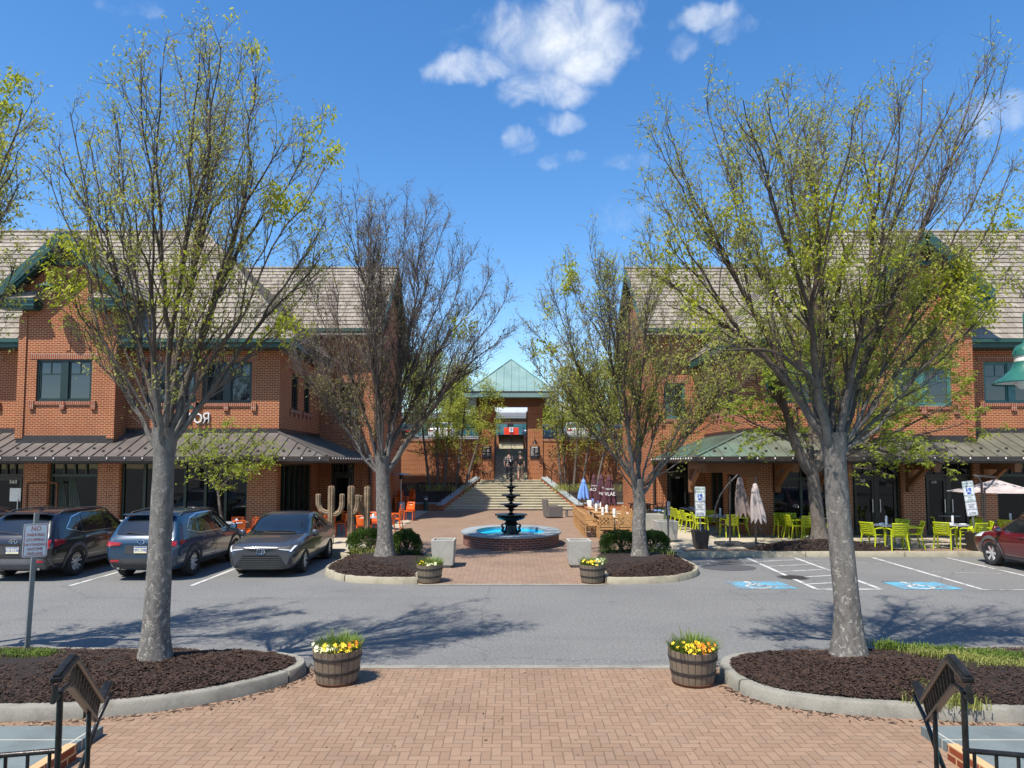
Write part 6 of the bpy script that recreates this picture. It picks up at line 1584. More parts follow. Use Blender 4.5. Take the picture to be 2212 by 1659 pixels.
# ------------------------------------------------------------------ planters, barrels, fountain
def barrel(px, py, seed, label, fl):
    r = random.Random(seed); g = G(px, py, .008); root = thing('barrel_planter', label, 'planter', (g.x, g.y, .008), 'half-barrel flower planters', world=False)
    H_, rb, rt_ = .43, .255, .318
    def rad(z): return rb + (rt_ - rb) * (z / H_) ** .8
    m = MB(); m.lathe([(rad(z), z) for z in (0, .06, .14, .22, .3, .38, H_)] + [(rt_ - .028, H_), (rt_ - .035, H_ - .06)], 44, wave=lambda k, r_, z: .006 * (k % 2))
    m.build('staves', MT['barrel'], root, smooth=30)
    for z, h_ in ((.005, .03), (.14, .042), (.315, .042)):
        m = MB(); m.lathe([(rad(z) + .003, z), (rad(z) + .009, z + .003), (rad(z + h_) + .009, z + h_ - .003), (rad(z + h_) + .003, z + h_)], 40, cap=False); m.build('hoop', MT['rust'] if z < .01 else MT['hoop'], root, smooth=50)
    MB().lathe([(rt_ - .034, H_ - .05), (.1, H_ - .02), (0, H_ - .015)], 24, cap=False).build('soil', MT['soil'], root, smooth=60)
    m = MB()
    for _ in range(620):
        a = r.random() * 6.28; q = rt_ * .86 * sqrt(r.random()); p = V((q * cos(a), q * sin(a), H_ - .04)); hh = r.uniform(.08, .23) * (1.2 if r.random() < .2 else .9); o = V((cos(a), sin(a), 0)) * (.05 + q * .5) * r.uniform(.2, 1) + V((r.gauss(0, .02), r.gauss(0, .02), 0)); s_ = V((-sin(a + r.random()), cos(a), 0)) * .005
        p1 = p + V((0, 0, hh * .7)) + o * .45; p2 = p + V((0, 0, hh)) + o
        m.add([p - s_, p + s_, p1 + s_, p1 - s_, p2], [(0, 1, 2, 3), (3, 2, 4)])
    m.build('foliage', MT['grass'], root)
    for mat, az, n, zr in fl:
        m = MB()
        for _ in range(n):
            a = radians(az) + r.gauss(0, .42); q = rt_ * r.uniform(.45, .98); c_ = V((q * cos(a), q * sin(a), H_ + r.uniform(.0, zr)))
            d = (V((cos(a) * .5, sin(a) * .9, .7)) + rv(r) * .35).normalized(); u = d.cross(V((0, 0, 1))).normalized(); v = u.cross(d)
            for k in range(5):
                b0 = k * 2 * pi / 5; e1 = u * cos(b0) + v * sin(b0); e2 = u * cos(b0 + .62) + v * sin(b0 + .62); e3 = u * cos(b0 - .62) + v * sin(b0 - .62)
                m.add([c_, c_ + e3 * .018 + d * .004, c_ + e1 * .03 + d * .008, c_ + e2 * .018 + d * .004], [(0, 1, 2, 3)])
        m.build('flowers', MT[mat], root)
barrel(728, 1472, 1, 'half-barrel planter with yellow and cream flowers beside the near left kerb', [('fl_y', -75, 34, .1), ('fl_w', -125, 34, .07), ('fl_o', -20, 8, .12)])
barrel(1497, 1474, 2, 'half-barrel planter with orange and yellow flowers beside the near right kerb', [('fl_y', -105, 40, .12), ('fl_o', -60, 18, .13)])
barrel(928, 1258, 3, 'half-barrel planter with a few white flowers beside the far left island kerb', [('fl_w', -70, 16, .06), ('fl_y', -150, 9, .08)])
barrel(1280, 1258, 4, 'half-barrel planter with many pale yellow flowers beside the far right island kerb', [('fl_y', -110, 26, .12), ('fl_w', -40, 30, .14)])
def square_planter(loc, w0, w1, h, label, mat='planter', soil=True, group='concrete box planters', rz=0, feet=True):
    root = thing('box_planter', label, 'planter', loc, group, world=False, rz=rz); m = MB(); a, c = w0 / 2, w1 / 2; z0 = .07 if feet else 0; t = .055; i = c - t
    m.add([(-a, -a, z0), (a, -a, z0), (a, a, z0), (-a, a, z0), (-c, -c, h), (c, -c, h), (c, c, h), (-c, c, h), (-i, -i, h), (i, -i, h), (i, i, h), (-i, i, h), (-i, -i, h - .22), (i, -i, h - .22), (i, i, h - .22), (-i, i, h - .22)],
          [(3, 2, 1, 0), (0, 1, 5, 4), (1, 2, 6, 5), (2, 3, 7, 6), (3, 0, 4, 7), (4, 5, 9, 8), (5, 6, 10, 9), (6, 7, 11, 10), (7, 4, 8, 11), (8, 9, 13, 12), (9, 10, 14, 13), (10, 11, 15, 14), (11, 8, 12, 15), (12, 13, 14, 15)])
    if feet: m.box(-a + .07, a - .07, -a + .07, a - .07, 0, z0 - .001)
    m.build('box', MT[mat], root, bevel=.012)
    MB().box(-i + .004, i - .004, -i + .004, i - .004, h - .219, h - .16).build('soil', MT['soil'], root)
    return root
square_planter((-1.83, 19.25, .07), .54, .62, .74, 'tall concrete box planter behind the far left flower barrel', rz=-.02)
square_planter((1.8, 19.3, .07), .54, .62, .72, 'tall concrete box planter behind the far right flower barrel', rz=.03)
q = G(1440, 1172, PZ + .012); square_planter((q.x + .05, q.y + .35, PZ + .012), .6, .7, .72, 'wide concrete box planter in front, nearest the thin sign post', rz=.1)
q = G(1412, 1152, PZ + .012); square_planter((q.x + .02, q.y + .35, PZ + .012), .62, .74, .72, 'wide concrete box planter behind the front one, beside the tree trunk', rz=.06)
q = G(1402, 1142, PZ + .012); square_planter((q.x - .1, q.y + .9, PZ + .012), .6, .7, .72, 'concrete box planter farthest back beside the right tree trunk', rz=.03)
# fountain
fc = G(1106, 1145, PZ + .44); fx0 = G(995, 1145, PZ + .44); fy0 = G(1106, 1161, PZ + .44).y; fy1 = G(1106, 1132.5, PZ + .44).y
FCX, FCY = fc.x - .03, (fy0 + fy1) / 2; FX, FY = 108.5 / FPX * FCY * .985 - .075, (fy1 - fy0) / 2 * .92
MT['fount_brick'] = brick('fountain_brick', (.22, .06, .035), (.13, .04, .03), (.3, .24, .2), polar=(FCX, FCY, 0), bh=.072)
F_ = thing('fountain', 'black tiered iron fountain in a round brick basin of blue water', 'fountain', (FCX, FCY, PZ))
SY = FY / FX
MB().lathe([(FX, 0), (FX, .37), (FX - .3, .37), (FX - .3, .02)], 72, (FCX, FCY, PZ), 1, SY, cap=False).build('basin_wall', MT['fount_brick'], F_, smooth=40)
MB().lathe([(FX - .43, .3), (FX - .43, .44), (FX + .06, .44), (FX + .075, .43), (FX + .075, .385), (FX + .06, .372), (FX - .3, .372)], 72, (FCX, FCY, PZ), 1, SY, cap=False).build('coping', MT['stone'], F_, smooth=40)
MB().lathe([(FX - .432, .08), (FX - .432, .36)], 60, (FCX, FCY, PZ), 1, SY, cap=False).build('basin_lining', MT['poolblue'], F_, smooth=60)
MB().lathe([(FX - .433, .31), (0, .31)], 72, (FCX, FCY, PZ), 1, SY, cap=False).build('water', MT['water'], F_)
def tier(z, r, name='bowl', flute=.05):
    m = MB(); fl = lambda k, rr, zz: flute * (.5 - abs((k % 4) / 4 - .5)) if rr > r * .55 else 0
    q_ = min(.17, r * .34); m.lathe([(.03, z - q_ * 1.1), (r * .3, z - q_), (r * .52, z - q_ * .72), (r * .62, z - q_ * .38), (r * .7, z - q_ * .12), (r * .88, z - .008), (r, z - .012), (r * 1.01, z + .012), (r, z + .024), (r * .93, z + .02), (r * .7, z - .0), (r * .3, z - .03), (0, z - .04)], 48, (FCX, FCY, 0), wave=fl, cap=False)
    return m.build(name, MT['iron'], F_, smooth=45)
def fz(py): return D(1106, py, FCY).z
zs = [fz(1112), fz(1089.5), fz(1070), fz(1050.5)]
rs = [34.5 / FPX * FCY, 24 / FPX * FCY, 19.8 / FPX * FCY, 15 / FPX * FCY]
for z, r_ in zip(zs, rs): tier(z, r_)
zb0 = PZ + .2
prof = [(.34, zb0), (.34, zb0 + .1), (.26, zb0 + .14), (.2, zb0 + .3), (.19, fz(1135)), (.26, fz(1132)), (.2, fz(1128)), (.18, fz(1126)), (.42, fz(1121)), (.5, fz(1117)), (.46, fz(1114.5)), (.2, zs[0] - .1), (.1, zs[0])]
for i, z in enumerate(zs):
    n_ = zs[i + 1] if i < 3 else fz(1024); w_ = (.1, .09, .075, .05)[i]; d = n_ - z
    prof += [(w_ * 1.5, z + .02), (w_ * .6, z + d * .2), (w_ * .55, z + d * .35), (w_ * 1.5, z + d * .5), (w_ * .6, z + d * .62), (w_ * .8, n_ - .16 if i < 3 else n_ - .02)]
m = MB(); m.lathe(prof, 20, (FCX, FCY, 0), cap=False); m.build('column', MT['iron'], F_, smooth=40)
m = MB(); zt = fz(1024); m.lathe([(.03, zt - .06), (.14, zt - .02), (.17, zt), (.15, zt + .015), (.05, zt), (.05, fz(1014)), (.09, fz(1012)), (.09, fz(1009)), (.05, fz(1007)), (.08, fz(1001)), (.09, fz(997)), (.05, fz(993)), (.02, fz(989)), (.0, fz(986))], 20, (FCX, FCY, 0), cap=False)
m.build('finial', MT['iron'], F_, smooth=40)
for k in range(4):                                          # swan-neck brackets round the pedestal
    a = k * pi / 2 + pi / 4 * 0; m = MB(); pts = [(.2, fz(1150)), (.3, fz(1146)), (.27, fz(1140)), (.32, fz(1135)), (.29, fz(1131.5)), (.25, fz(1134))]
    m.tube([(FCX + r_ * cos(a), FCY + r_ * sin(a), z) for r_, z in pts], [.05, .055, .045, .035, .028, .02], 8); m.build('swan_bracket', MT['iron'], F_, smooth=60)
m = MB()
for k in range(20):
    a = k * 2 * pi / 20; x, y = FCX + .6 * rs[0] * cos(a), FCY + .6 * rs[0] * sin(a)
# ------------------------------------------------------------------ seating
def rbox(m, x0, x1, y0, y1, z0, z1): m.box(x0, x1, y0, y1, z0, z1)
def chair_side(name, label, grp):                           # orange stacking chair, front towards +y
    t = thing(name, label, 'chair', (0, 0, 0), grp, world=False)
    m = MB(); m.grid(lambda u, v: V(((u - .5) * (.44 - .04 * v), -.2 + .42 * (1 - v), .445 + .012 * (2 * u - 1) ** 2 + .01 * (1 - v))), 6, 6); m.grid(lambda u, v: V(((u - .5) * (.44 - .04 * v), -.2 + .42 * (1 - v), .425 + .012 * (2 * u - 1) ** 2)), 6, 6)
    m.box(-.2, .2, .2, .222, .425, .455); m.box(-.22, -.195, -.2, .2, .42, .452); m.box(.195, .22, -.2, .2, .42, .452); m.build('seat', MT['orange'], t, smooth=40)
    m = MB()
    def bk(u, v): return V(((u - .5) * (.4 + .03 * v), -.2 - .09 * v - .03 * (1 - (2 * u - 1) ** 2), .47 + .38 * v))
    b0 = len(m.v); m.grid(bk, 8, 8); keep = [f for f in m.f if not (.78 < (sum(m.v[i].z for i in f) / 4 - .47) / .38 < .9 and abs(sum(m.v[i].x for i in f) / 4) < .09)]; m.f = keep; m.mi = [0] * len(keep)
    o = m.build('backrest', MT['orange'], t, smooth=60); s_ = o.modifiers.new('thick', 'SOLIDIFY'); s_.thickness = .018
    for x in (-.195, .195):
        m = MB(); m.bar((x, .19, .43), (x * 1.06, .23, 0), .035, .03); m.build('leg', MT['orange'], t)
        m = MB(); m.bar((x, -.19, .47), (x * 1.06, -.27, 0), .035, .032); m.build('leg', MT['orange'], t)
    return t
def arm_chair(name, label, grp):                            # lime armchair with slotted back
    t = thing(name, label, 'chair', (0, 0, 0), grp, world=False)
    m = MB(); m.grid(lambda u, v: V(((u - .5) * (.48 - .05 * v), .22 - .44 * v, .44 - .012 * (1 - (2 * u - 1) ** 2))), 6, 5); o = m.build('seat', MT['lime'], t, smooth=60); o.modifiers.new('thick', 'SOLIDIFY').thickness = .028
    m = MB(); nu, nv = 12, 20
    def bk(u, v): return V(((u - .5) * (.43 + .05 * v), -.21 - .13 * v - .035 * (1 - (2 * u - 1) ** 2), .46 + .4 * v))
    m.grid(bk, nu, nv); keep = []
    for i, f in enumerate(m.f):
        c_, r_ = i % nu, i // nu
        if r_ in (4, 7, 10, 13, 16) and 2 <= c_ <= 9 and (c_ + r_) % 5 != 0: continue
        keep.append(f)
    m.f = keep; m.mi = [0] * len(keep); o = m.build('backrest', MT['lime'], t, smooth=60); o.modifiers.new('thick', 'SOLIDIFY').thickness = .022
    for x in (-1, 1):
        m = MB(); m.tube([(x * .24, -.24, .66), (x * .275, -.1, .675), (x * .28, .1, .67), (x * .27, .2, .64), (x * .26, .23, .56)], [.022, .026, .027, .026, .022], 7); m.build('armrest', MT['lime'], t, smooth=60)
        m = MB(); m.tube([(x * .26, .23, .58), (x * .255, .225, .44), (x * .27, .25, 0)], [.024, .028, .02], 7); m.build('leg', MT['lime'], t, smooth=60)
        m = MB(); m.tube([(x * .235, -.25, .68), (x * .225, -.2, .44), (x * .25, -.3, 0)], [.02, .028, .02], 7); m.build('leg', MT['lime'], t, smooth=60)
    return t
def teak_chair(name, label, grp):
    t = thing(name, label, 'chair', (0, 0, 0), grp, world=False)
    m = MB(); [m.box(-.25, .25, -.2 + k * .072, -.2 + k * .072 + .062, .43, .455) for k in range(6)]; m.box(-.25, .25, .2, .225, .36, .428); m.box(-.25, .25, -.24, -.215, .36, .428); m.build('seat', MT['teak'], t)
    m = MB(); m.slab([(-.25, -.285, .86), (-.12, -.285, .895), (.12, -.285, .895), (.25, -.285, .86), (.25, -.285, .8), (-.25, -.285, .8)], (0, .03, 0)); m.box(-.22, .22, -.262, -.238, .49, .54)
    for a, c_ in (((-.22, .54), (.06, .8)), ((-.06, .54), (.22, .8)), ((-.22, .67), (-.06, .8)), ((.06, .54), (.22, .67)), ((.22, .54), (-.06, .8)), ((.06, .54), (-.22, .8)), ((.22, .67), (.06, .8)), ((-.06, .54), (-.22, .67))): m.bar((a[0], -.262 - .0006 * abs(a[0] * 30), a[1]), (c_[0], -.268, c_[1]), .032, .016, (0, 1, 0))
    m.build('backrest', MT['teak'], t)
    for x in (-1, 1):
        m = MB(); m.bar((x * .235, -.225, 0), (x * .235, -.235, .45), .04, .045); m.bar((x * .235, -.235, .45), (x * .235, -.27, .82), .04, .04); m.build('leg', MT['teak'], t)
        m = MB(); m.bar((x * .24, .2, 0), (x * .24, .2, .64), .042, .042); m.build('leg', MT['teak'], t)
        m = MB(); m.box(x * .25 - .03, x * .25 + .03, -.24, .24, .642, .668); m.build('armrest', MT['teak'], t)
    return t
def pedestal_table(name, label, w, d, top, grp, round_=False, h=.73, leg='galv'):
    t = thing(name, label, 'table', (0, 0, 0), grp, world=False)
    m = MB()
    if round_: m.lathe([(w / 2 - .01, h - .03), (w / 2, h - .02), (w / 2, h - .005), (w / 2 - .01, h)], 32)
    else: m.box(-w / 2, w / 2, -d / 2, d / 2, h - .035, h)
    m.build('tabletop', MT[top], t, bevel=None if round_ else .008)
    m = MB(); m.lathe([(.04, .03), (.036, .3), (.036, h - .06), (.1, h - .04), (.1, h - .036)], 14); m.build('column', MT[leg], t, smooth=40)
    m = MB()
    for k in range(4):
        a = k * pi / 2 + pi / 4; m.tube([(0, 0, .06), (.14 * cos(a), .14 * sin(a), .055), (.31 * cos(a), .31 * sin(a), .015)], [.04, .032, .02], 7)
    m.build('base', MT[leg], t, smooth=50)
    return t
def facing(dx_, dy_): return atan2(-dx_, dy_)               # rotation turning +y towards (dx, dy)
PX = PZ + .012
class Kind:
    def __init__(s, make): s.make = make; s.first = None
    def at(s, x, y, rz, label, z=PX):
        if s.first is None: s.first = s.make(label); place(s.first, (x, y, z), rz); return s.first
        return dup(s.first, (x, y, z), rz, label)
lime = Kind(lambda l: arm_chair('patio_chair', l, 'lime green patio chairs')); orange = Kind(lambda l: chair_side('patio_chair', l, 'orange patio chairs')); teak = Kind(lambda l: teak_chair('garden_chair', l, 'teak chairs in the courtyard'))
ltab = Kind(lambda l: pedestal_table('cafe_table', l, .95, .95, 'grey_top', 'tables on the right patio', True)); otab = Kind(lambda l: pedestal_table('cafe_table', l, .75, .75, 'grey_top', 'tables on the left patio', False, leg='black'))
def napkin(x, y, z, label, rz=0):
    t = thing('folded_napkin', label, 'napkin', (x, y, z), 'napkins laid on the patio tables', world=False, rz=rz)
    m = MB(); m.tube([(-.12, 0, .018), (0, .003, .02), (.12, 0, .018)], [.02, .024, .018], 8); m.build('cloth', MT['white'], t, smooth=60)
def caddy(x, y, z, label, h=.2, r=.045, mat='white', name='napkin_dispenser', grp='dispensers on the tables'):
    t = thing(name, label, 'dispenser', (x, y, z), grp, world=False); m = MB(); m.lathe([(r, 0), (r, h * .9), (r * .9, h), (0, h)], 14); m.build('holder', MT[mat], t, smooth=40)
    MB().lathe([(r * 1.02, h * .3), (r * 1.02, h * .36)], 14, cap=False).build('band', MT['steel'], t)
# right patio: round tables with lime chairs
sets = [('table nearest the red VAN parking stall', (2060, 1186), [(-140, 'far left'), (-75, 'near left'), (20, 'far right'), (-25, 'near right')]),
        ('table in front of the first double door', (1916, 1187), [(-150, 'far left'), (-95, 'near left'), (35, 'far right'), (-15, 'near right')]),
        ('table behind the leafy tree trunk', (1755, 1166), [(-165, 'far left'), (-120, 'near left'), (150, 'back left'), (60, 'back right'), (-20, 'near right'), (10, 'far right')]),
        ('table behind the closed umbrellas', (1556, 1160), [(180, 'left'), (-80, 'near'), (-5, 'right'), (95, 'back')]),
        ('table against the right double door', (2046, 1158), [(170, 'left'), (120, 'back left'), (20, 'right')]),
        ('table beside the open umbrella at the frame edge', (2185, 1178), [(180, 'left'), (140, 'back left'), (-130, 'near left')])]
import itertools
rr_ = random.Random(77)
for ti, (desc, (px, py), seats) in enumerate(sets):
    c_ = G(px, py - 4, PX); ltab.at(c_.x, c_.y, .3 * ti, 'round grey pedestal table, the ' + desc)
    for a, nm in seats:
        x, y = c_.x + .74 * cos(radians(a)), c_.y + .74 * sin(radians(a)); lime.at(x, y, facing(c_.x - x, c_.y - y) + rr_.uniform(-.12, .12), f'lime armchair, {nm} seat of the {desc}')
    for k, (dx_, dy_, nm) in enumerate(((-.25, -.12, 'left'), (.24, -.14, 'right'), (0, .28, 'far'))): napkin(c_.x + dx_, c_.y + dy_, PX + .73, f'white napkin, {nm} one on the {desc}', rr_.uniform(-.5, .5))
    caddy(c_.x + .03, c_.y + .05, PX + .73, f'slim pale menu cylinder standing on the {desc}', .28, .035, 'sign_w')
# long set table by the door and its row of chairs
c_ = G(1506, 1137, PX); t = pedestal_table('dining_table', 'long grey table set with napkins beside the door marked 540', .8, 1.7, 'grey_top', 'tables on the right patio'); place(t, (c_.x, c_.y + .6, PX), 0)
for k, (px, py, nm) in enumerate(((1464, 1139, 'farthest'), (1474, 1144, 'middle'), (1490, 1149, 'nearest'))):
    q = G(px, py, PX); lime.at(q.x, q.y, facing(1, .15), f'lime slotted armchair, {nm} of the row of three at the long table')
for k in range(4): napkin(c_.x - .1 + .05 * k, c_.y - .0 + .4 * k, PX + .73, ('nearest', 'second', 'third', 'farthest')[k] + ' white napkin on the long grey table by the door', .3)
for px, py, rz, lb_ in ((1545, 1120, pi, 'lime high-backed chair with a curved steel rail behind the closed umbrellas'), (1695, 1155, pi, 'lime chair standing alone against the brick pier right of the closed umbrellas'), (1655, 1150, pi, 'lime chair partly behind the pale closed umbrella at the brick pier')):
    q = G(px, py, PX); lime.at(q.x, min(q.y, 26.3), rz, lb_)
# left patio: orange chairs
oset = [('table between the black and blue SUVs', (268, 1113), [(200, 'left'), (80, 'back'), (20, 'right')], 24.6), ('wood-topped table by the corner pier', (505, 1116), [(170, 'left'), (100, 'back left'), (60, 'back right'), (-10, 'right'), (-60, 'near right')], 24.0),
        ('table behind the sedan roof', (655, 1112), [(175, 'left'), (110, 'back left'), (60, 'back right'), (-5, 'right')], 26.0), ('table behind the first cactus', (700, 1110), [(120, 'back left'), (40, 'back right'), (0, 'right'), (-60, 'near right')], 27.2),
        ('small table beside the second cactus', (801, 1108), [(175, 'left'), (100, 'back'), (-100, 'near'), (-5, 'right')], 26.4), ('small table beside the courtyard wall', (822, 1099), [(180, 'left'), (90, 'back'), (0, 'right')], 29.3)]
for desc, (px, py), seats, Y in oset:
    X_ = D(px, py, Y).x; otab.at(X_, Y, 0, 'square grey cafe table, the ' + desc)
    for a, nm in seats:
        x, y = X_ + .62 * cos(radians(a)), Y + .62 * sin(radians(a)); orange.at(x, y, facing(X_ - x, Y - y) + rr_.uniform(-.15, .15), f'orange chair, {nm} seat of the {desc}')
    caddy(X_ + .1, Y, PX + .73, f'white condiment cup standing on the {desc}', .12, .05, 'white', 'condiment_cup', 'cups on the left patio tables')
q = G(884, 1124, PX); orange.at(q.x, q.y, pi * .97, 'orange stacking chair standing alone on the concrete edge facing away from the stair')
q = G(852, 1131, PX); orange.at(q.x, q.y, pi * .55, 'orange stacking chair turned sideways between the wall and the lone chair')
q = G(868, 1112, PX)
for st_ in range(2):
    for k in range(6):
        nm = ('bottom', 'second', 'third', 'fourth', 'fifth', 'top')[k]
        orange.at(q.x - .45 + .55 * st_ + .0, q.y + 1.2 - .06 * k + .7 * st_, pi * .75 , f'orange chair, {nm} of the ' + ('left' if st_ == 0 else 'right') + ' stack by the patio heater', PX + .085 * k)
# courtyard: teak tables and chairs
def teak_table(label):
    t = thing('garden_table', label, 'table', (0, 0, 0), 'teak tables in the courtyard', world=False); m = MB(); [m.box(-.45 + k * .101, -.45 + k * .101 + .09, -.75, .75, .71, .735) for k in range(9)]; m.box(-.43, .43, -.72, .72, .67, .708); m.build('tabletop', MT['teak'], t)
    for y in (-.5, .5):
        m = MB(); m.box(-.05, .05, y - .05, y + .05, .08, .67); m.bar((-.36, y, .03), (0, y, .12), .07, .07); m.bar((.36, y, .03), (0, y, .12), .07, .07); m.build('leg', MT['teak'], t)
    return t
SEATS = ('near', 'middle', 'far')
TT = Kind(teak_table); tx = [3.68, 3.72, 3.8]; tyy = [26.9, 29.3, 31.8]; names = ['nearest', 'middle', 'farthest']
for k in range(3):
    TT.at(tx[k], tyy[k], .02, f'slatted teak table, {names[k]} of the row under the closed maroon umbrellas', PZ)
    for j, dy_ in enumerate((-.55, .15, .85) if k < 2 else (-.5, .3)):
        teak.at(tx[k] - .78, tyy[k] + dy_, facing(1, 0) + rr_.uniform(-.05, .05), f'teak armchair, {SEATS[j]} seat on the fountain side of the {names[k]} teak table', PZ)
        if j != 1: teak.at(tx[k] + .78, tyy[k] + dy_, facing(-1, 0), f'teak armchair, {SEATS[j]} seat on the wall side of the {names[k]} teak table', PZ)
    caddy(tx[k] + .12, tyy[k] - .35, PZ + .735, f'tall white napkin holder on the near end of the {names[k]} teak table', .3, .06); caddy(tx[k] - .2, tyy[k] + .45, PZ + .735, f'tall white napkin holder on the far end of the {names[k]} teak table', .3, .06)
for x, nm in ((3.35, 'left'), (4.02, 'right')): teak.at(x, tyy[0] - 1.22, facing(0, 1), f'teak armchair with its lattice back towards the road, {nm} of the front pair', PZ)
q = G(1340, 1108, PZ)
for k in range(4): teak.at(q.x + .3 + .04 * k, 33.6 + .05 * k, pi * .6, ('lowest', 'second', 'third', 'topmost')[k] + ' teak chair of the stack beside the black bar tables', PZ + .11 * k)
# closed market umbrellas
def folded_umbrella(label, loc, mat, zt, zlow, rb, seed, grp='closed umbrellas in the courtyard', words=(), pole='teak', base=True, group=None):
    r = random.Random(seed); t = thing('closed_umbrella', label, 'umbrella', loc, grp, world=False)
    m = MB(); m.tube([(0, 0, .02), (0, 0, zt - .02)], .022, 8); m.build('pole', MT[pole], t)
    m = MB(); n = 40; h = zt - zlow; ph = r.random() * 6
    def prof(v): return rb * (.2 + .8 * v ** .8)
    rows = [(0, .035)] + [(v, prof(v)) for v in (.06, .14, .25, .38, .52, .66, .8, .92, 1)]
    base_ = len(m.v)
    for v, rr in rows:
        for k in range(n):
            a = 2 * pi * k / n; w_ = 1 + (.24 * sin(a * 8 + ph) + .07 * sin(a * 3 + ph * 2)) * min(1, v * 2.2); zz_ = zt - h * v - (.07 * (1 + sin(a * 8 + ph)) if v == 1 else 0)
            m.v.append((cos(a) * rr * w_, sin(a) * rr * w_, zz_))
    for i in range(len(rows) - 1):
        for k in range(n): m.f.append((base_ + i * n + k, base_ + i * n + (k + 1) % n, base_ + (i + 1) * n + (k + 1) % n, base_ + (i + 1) * n + k)); m.mi.append(0)
    cn = m.build('canopy', MT[mat], t, smooth=70)
    m = MB(); m.lathe([(.02, zt + .05), (.03, zt + .02), (.06, zt - .0), (prof(.16) * 1.12, zt - h * .16), (prof(.17) * 1.12, zt - h * .17)], 16, wave=lambda k, rr, z: .1 * (k % 2), cap=False); m.build('vent_cap', MT[mat], t, smooth=60)
    if base: m = MB(); m.lathe([(.22, 0), (.23, .03), (.2, .06), (.04, .08), (.035, .25)], 18); m.build('base', MT['black'], t, smooth=40)
    for txt, zf, sz, dx_ in words:
        o = text(txt, sz, MT['letter'], cn, (dx_, -prof(zf) * 1.2, zt - h * zf), name='canopy_lettering', ext=.002, world=False, rot=(pi / 2 - .12, 0, .05), sx=.9)
    return t
def um(px, pyt, pyb, Y, hw_px, mat, label, words=(), seed=0, **kw):
    a = D(px, pyt, Y); b_ = D(px, pyb, Y); return folded_umbrella(label, (a.x, Y, PZ), mat, a.z - PZ, b_.z - PZ, hw_px / FPX * Y, seed, words=words, **kw)
um(1283, 1026, 1072, 31.9, 10.5, 'maroon', 'closed maroon umbrella with white lettering, left of the three', [('DINIALE', .5, .085, .0), ('ACER', .68, .19, .0)], 1)
um(1299, 1026, 1081, 29.4, 13, 'maroon', 'closed maroon umbrella with white lettering, middle of the three', [('TRA', .5, .09, .06), ('ing', .7, .17, -.05)], 2)
um(1315.5, 1028, 1085, 27.2, 13.5, 'maroon', 'closed maroon umbrella with white lettering, right of the three', [('TRATTO', .5, .095, .0), ('VLAE', .68, .2, .0)], 3)
um(1260.5, 1036, 1073, 33.2, 11, 'blue_c', 'closed pale blue umbrella standing clear, left of the maroon ones', [], 4)
um(1288, 1042, 1084, 33.6, 11, 'blue_c', 'closed pale blue umbrella half hidden behind the maroon ones', [], 5)
# cantilever umbrellas of the right patio
def cantilever(label, px, py_base, px_top, py_top, px_c, mat, seed, hw_px, py_bot, tent=False):
    g = G(px, py_base, PX); Y = g.y; t = thing('cantilever_umbrella', label, 'umbrella', (g.x, Y, PX), 'cantilever umbrellas on the right patio')
    m = MB()
    for a in (-.42, .02):
        for c_ in (-.42, .02): m.box(g.x + a, g.x + a + .4, Y + c_, Y + c_ + .4, PX, PX + .1)
    m.build('base', MT['clad'], t, bevel=.015)
    tp = D(px_top, py_top, Y); pole_top = D(px, 1030, Y)
    if tent: pole_top = D(px + 2, py_top + 14, Y)
    MB().tube([(g.x, Y, PX + .1), (pole_top.x, Y, pole_top.z)], .032, 10).build('pole', MT['gutter'], t)
    return t, g, tp
t, g, tp = cantilever('closed cantilever umbrella in dusky mauve on a curved boom', 1577, 1178, 1596, 1024, 1596, 'taupe', 1, 17, 1108)
Y = g.y; m = MB(); pts = [D(1543, 1122, Y), D(1546, 1095, Y), D(1556, 1070, Y), D(1573, 1046, Y), D(1594, 1025, Y), D(1597, 1026, Y), D(1598, 1032, Y)]; m.tube(pts, .032, 8); m.build('boom', MT['gutter'], t, smooth=60)
m = MB(); m.tube([D(1543, 1122, Y), D(1578, 1140, Y)], .02, 7); m.tube([D(1543, 1116, Y), D(1543, 1126, Y)], .05, 8); m.build('crank_arm', MT['gutter'], t)
def hang(t, px, pt, pb, hwp, Y, mat, seed):
    a = D(px, pt, Y); b_ = D(px, pb, Y); m = MB(); n = 40; h = a.z - b_.z; rb = hwp / FPX * Y; r = random.Random(seed); ph = r.random() * 6
    rows = [(0, .03)] + [(v, rb * (.25 + .75 * v ** .75)) for v in (.05, .15, .3, .5, .7, .88, 1)]; b0 = 0
    for v, rr in rows:
        for k in range(n):
            q = 2 * pi * k / n; w_ = 1 + (.26 * sin(q * 8 + ph) + .06 * sin(q * 3)) * min(1, v * 2.5); m.v.append((a.x + .1 * v * v + cos(q) * rr * w_, Y + sin(q) * rr * w_, a.z - h * v - (.1 * (1 + sin(q * 8 + ph)) if v == 1 else 0)))
    for i in range(len(rows) - 1):
        for k in range(n): m.f.append((i * n + k, i * n + (k + 1) % n, (i + 1) * n + (k + 1) % n, (i + 1) * n + k)); m.mi.append(0)
    m.build('canopy', MT[mat], t, smooth=70)
    m = MB(); m.lathe([(.02, .03), (.06, 0), (rb * .52, -h * .2), (rb * .55, -h * .22)], 16, (a.x, Y, a.z), wave=lambda k, rr, z: .1 * (k % 2), cap=False); m.build('vent_cap', MT[mat], t, smooth=60)
hang(t, 1598, 1032, 1106, 14, Y, 'taupe', 3)
t, g, tp = cantilever('closed cantilever umbrella in pale faded canvas beside the mauve one', 1633, 1182, 1630, 1045, 1632, 'taupe_l', 2, 14, 1115)
Y = g.y - .02; hang(t, 1631, 1046, 1118, 14, Y - .06, 'taupe_l', 7)
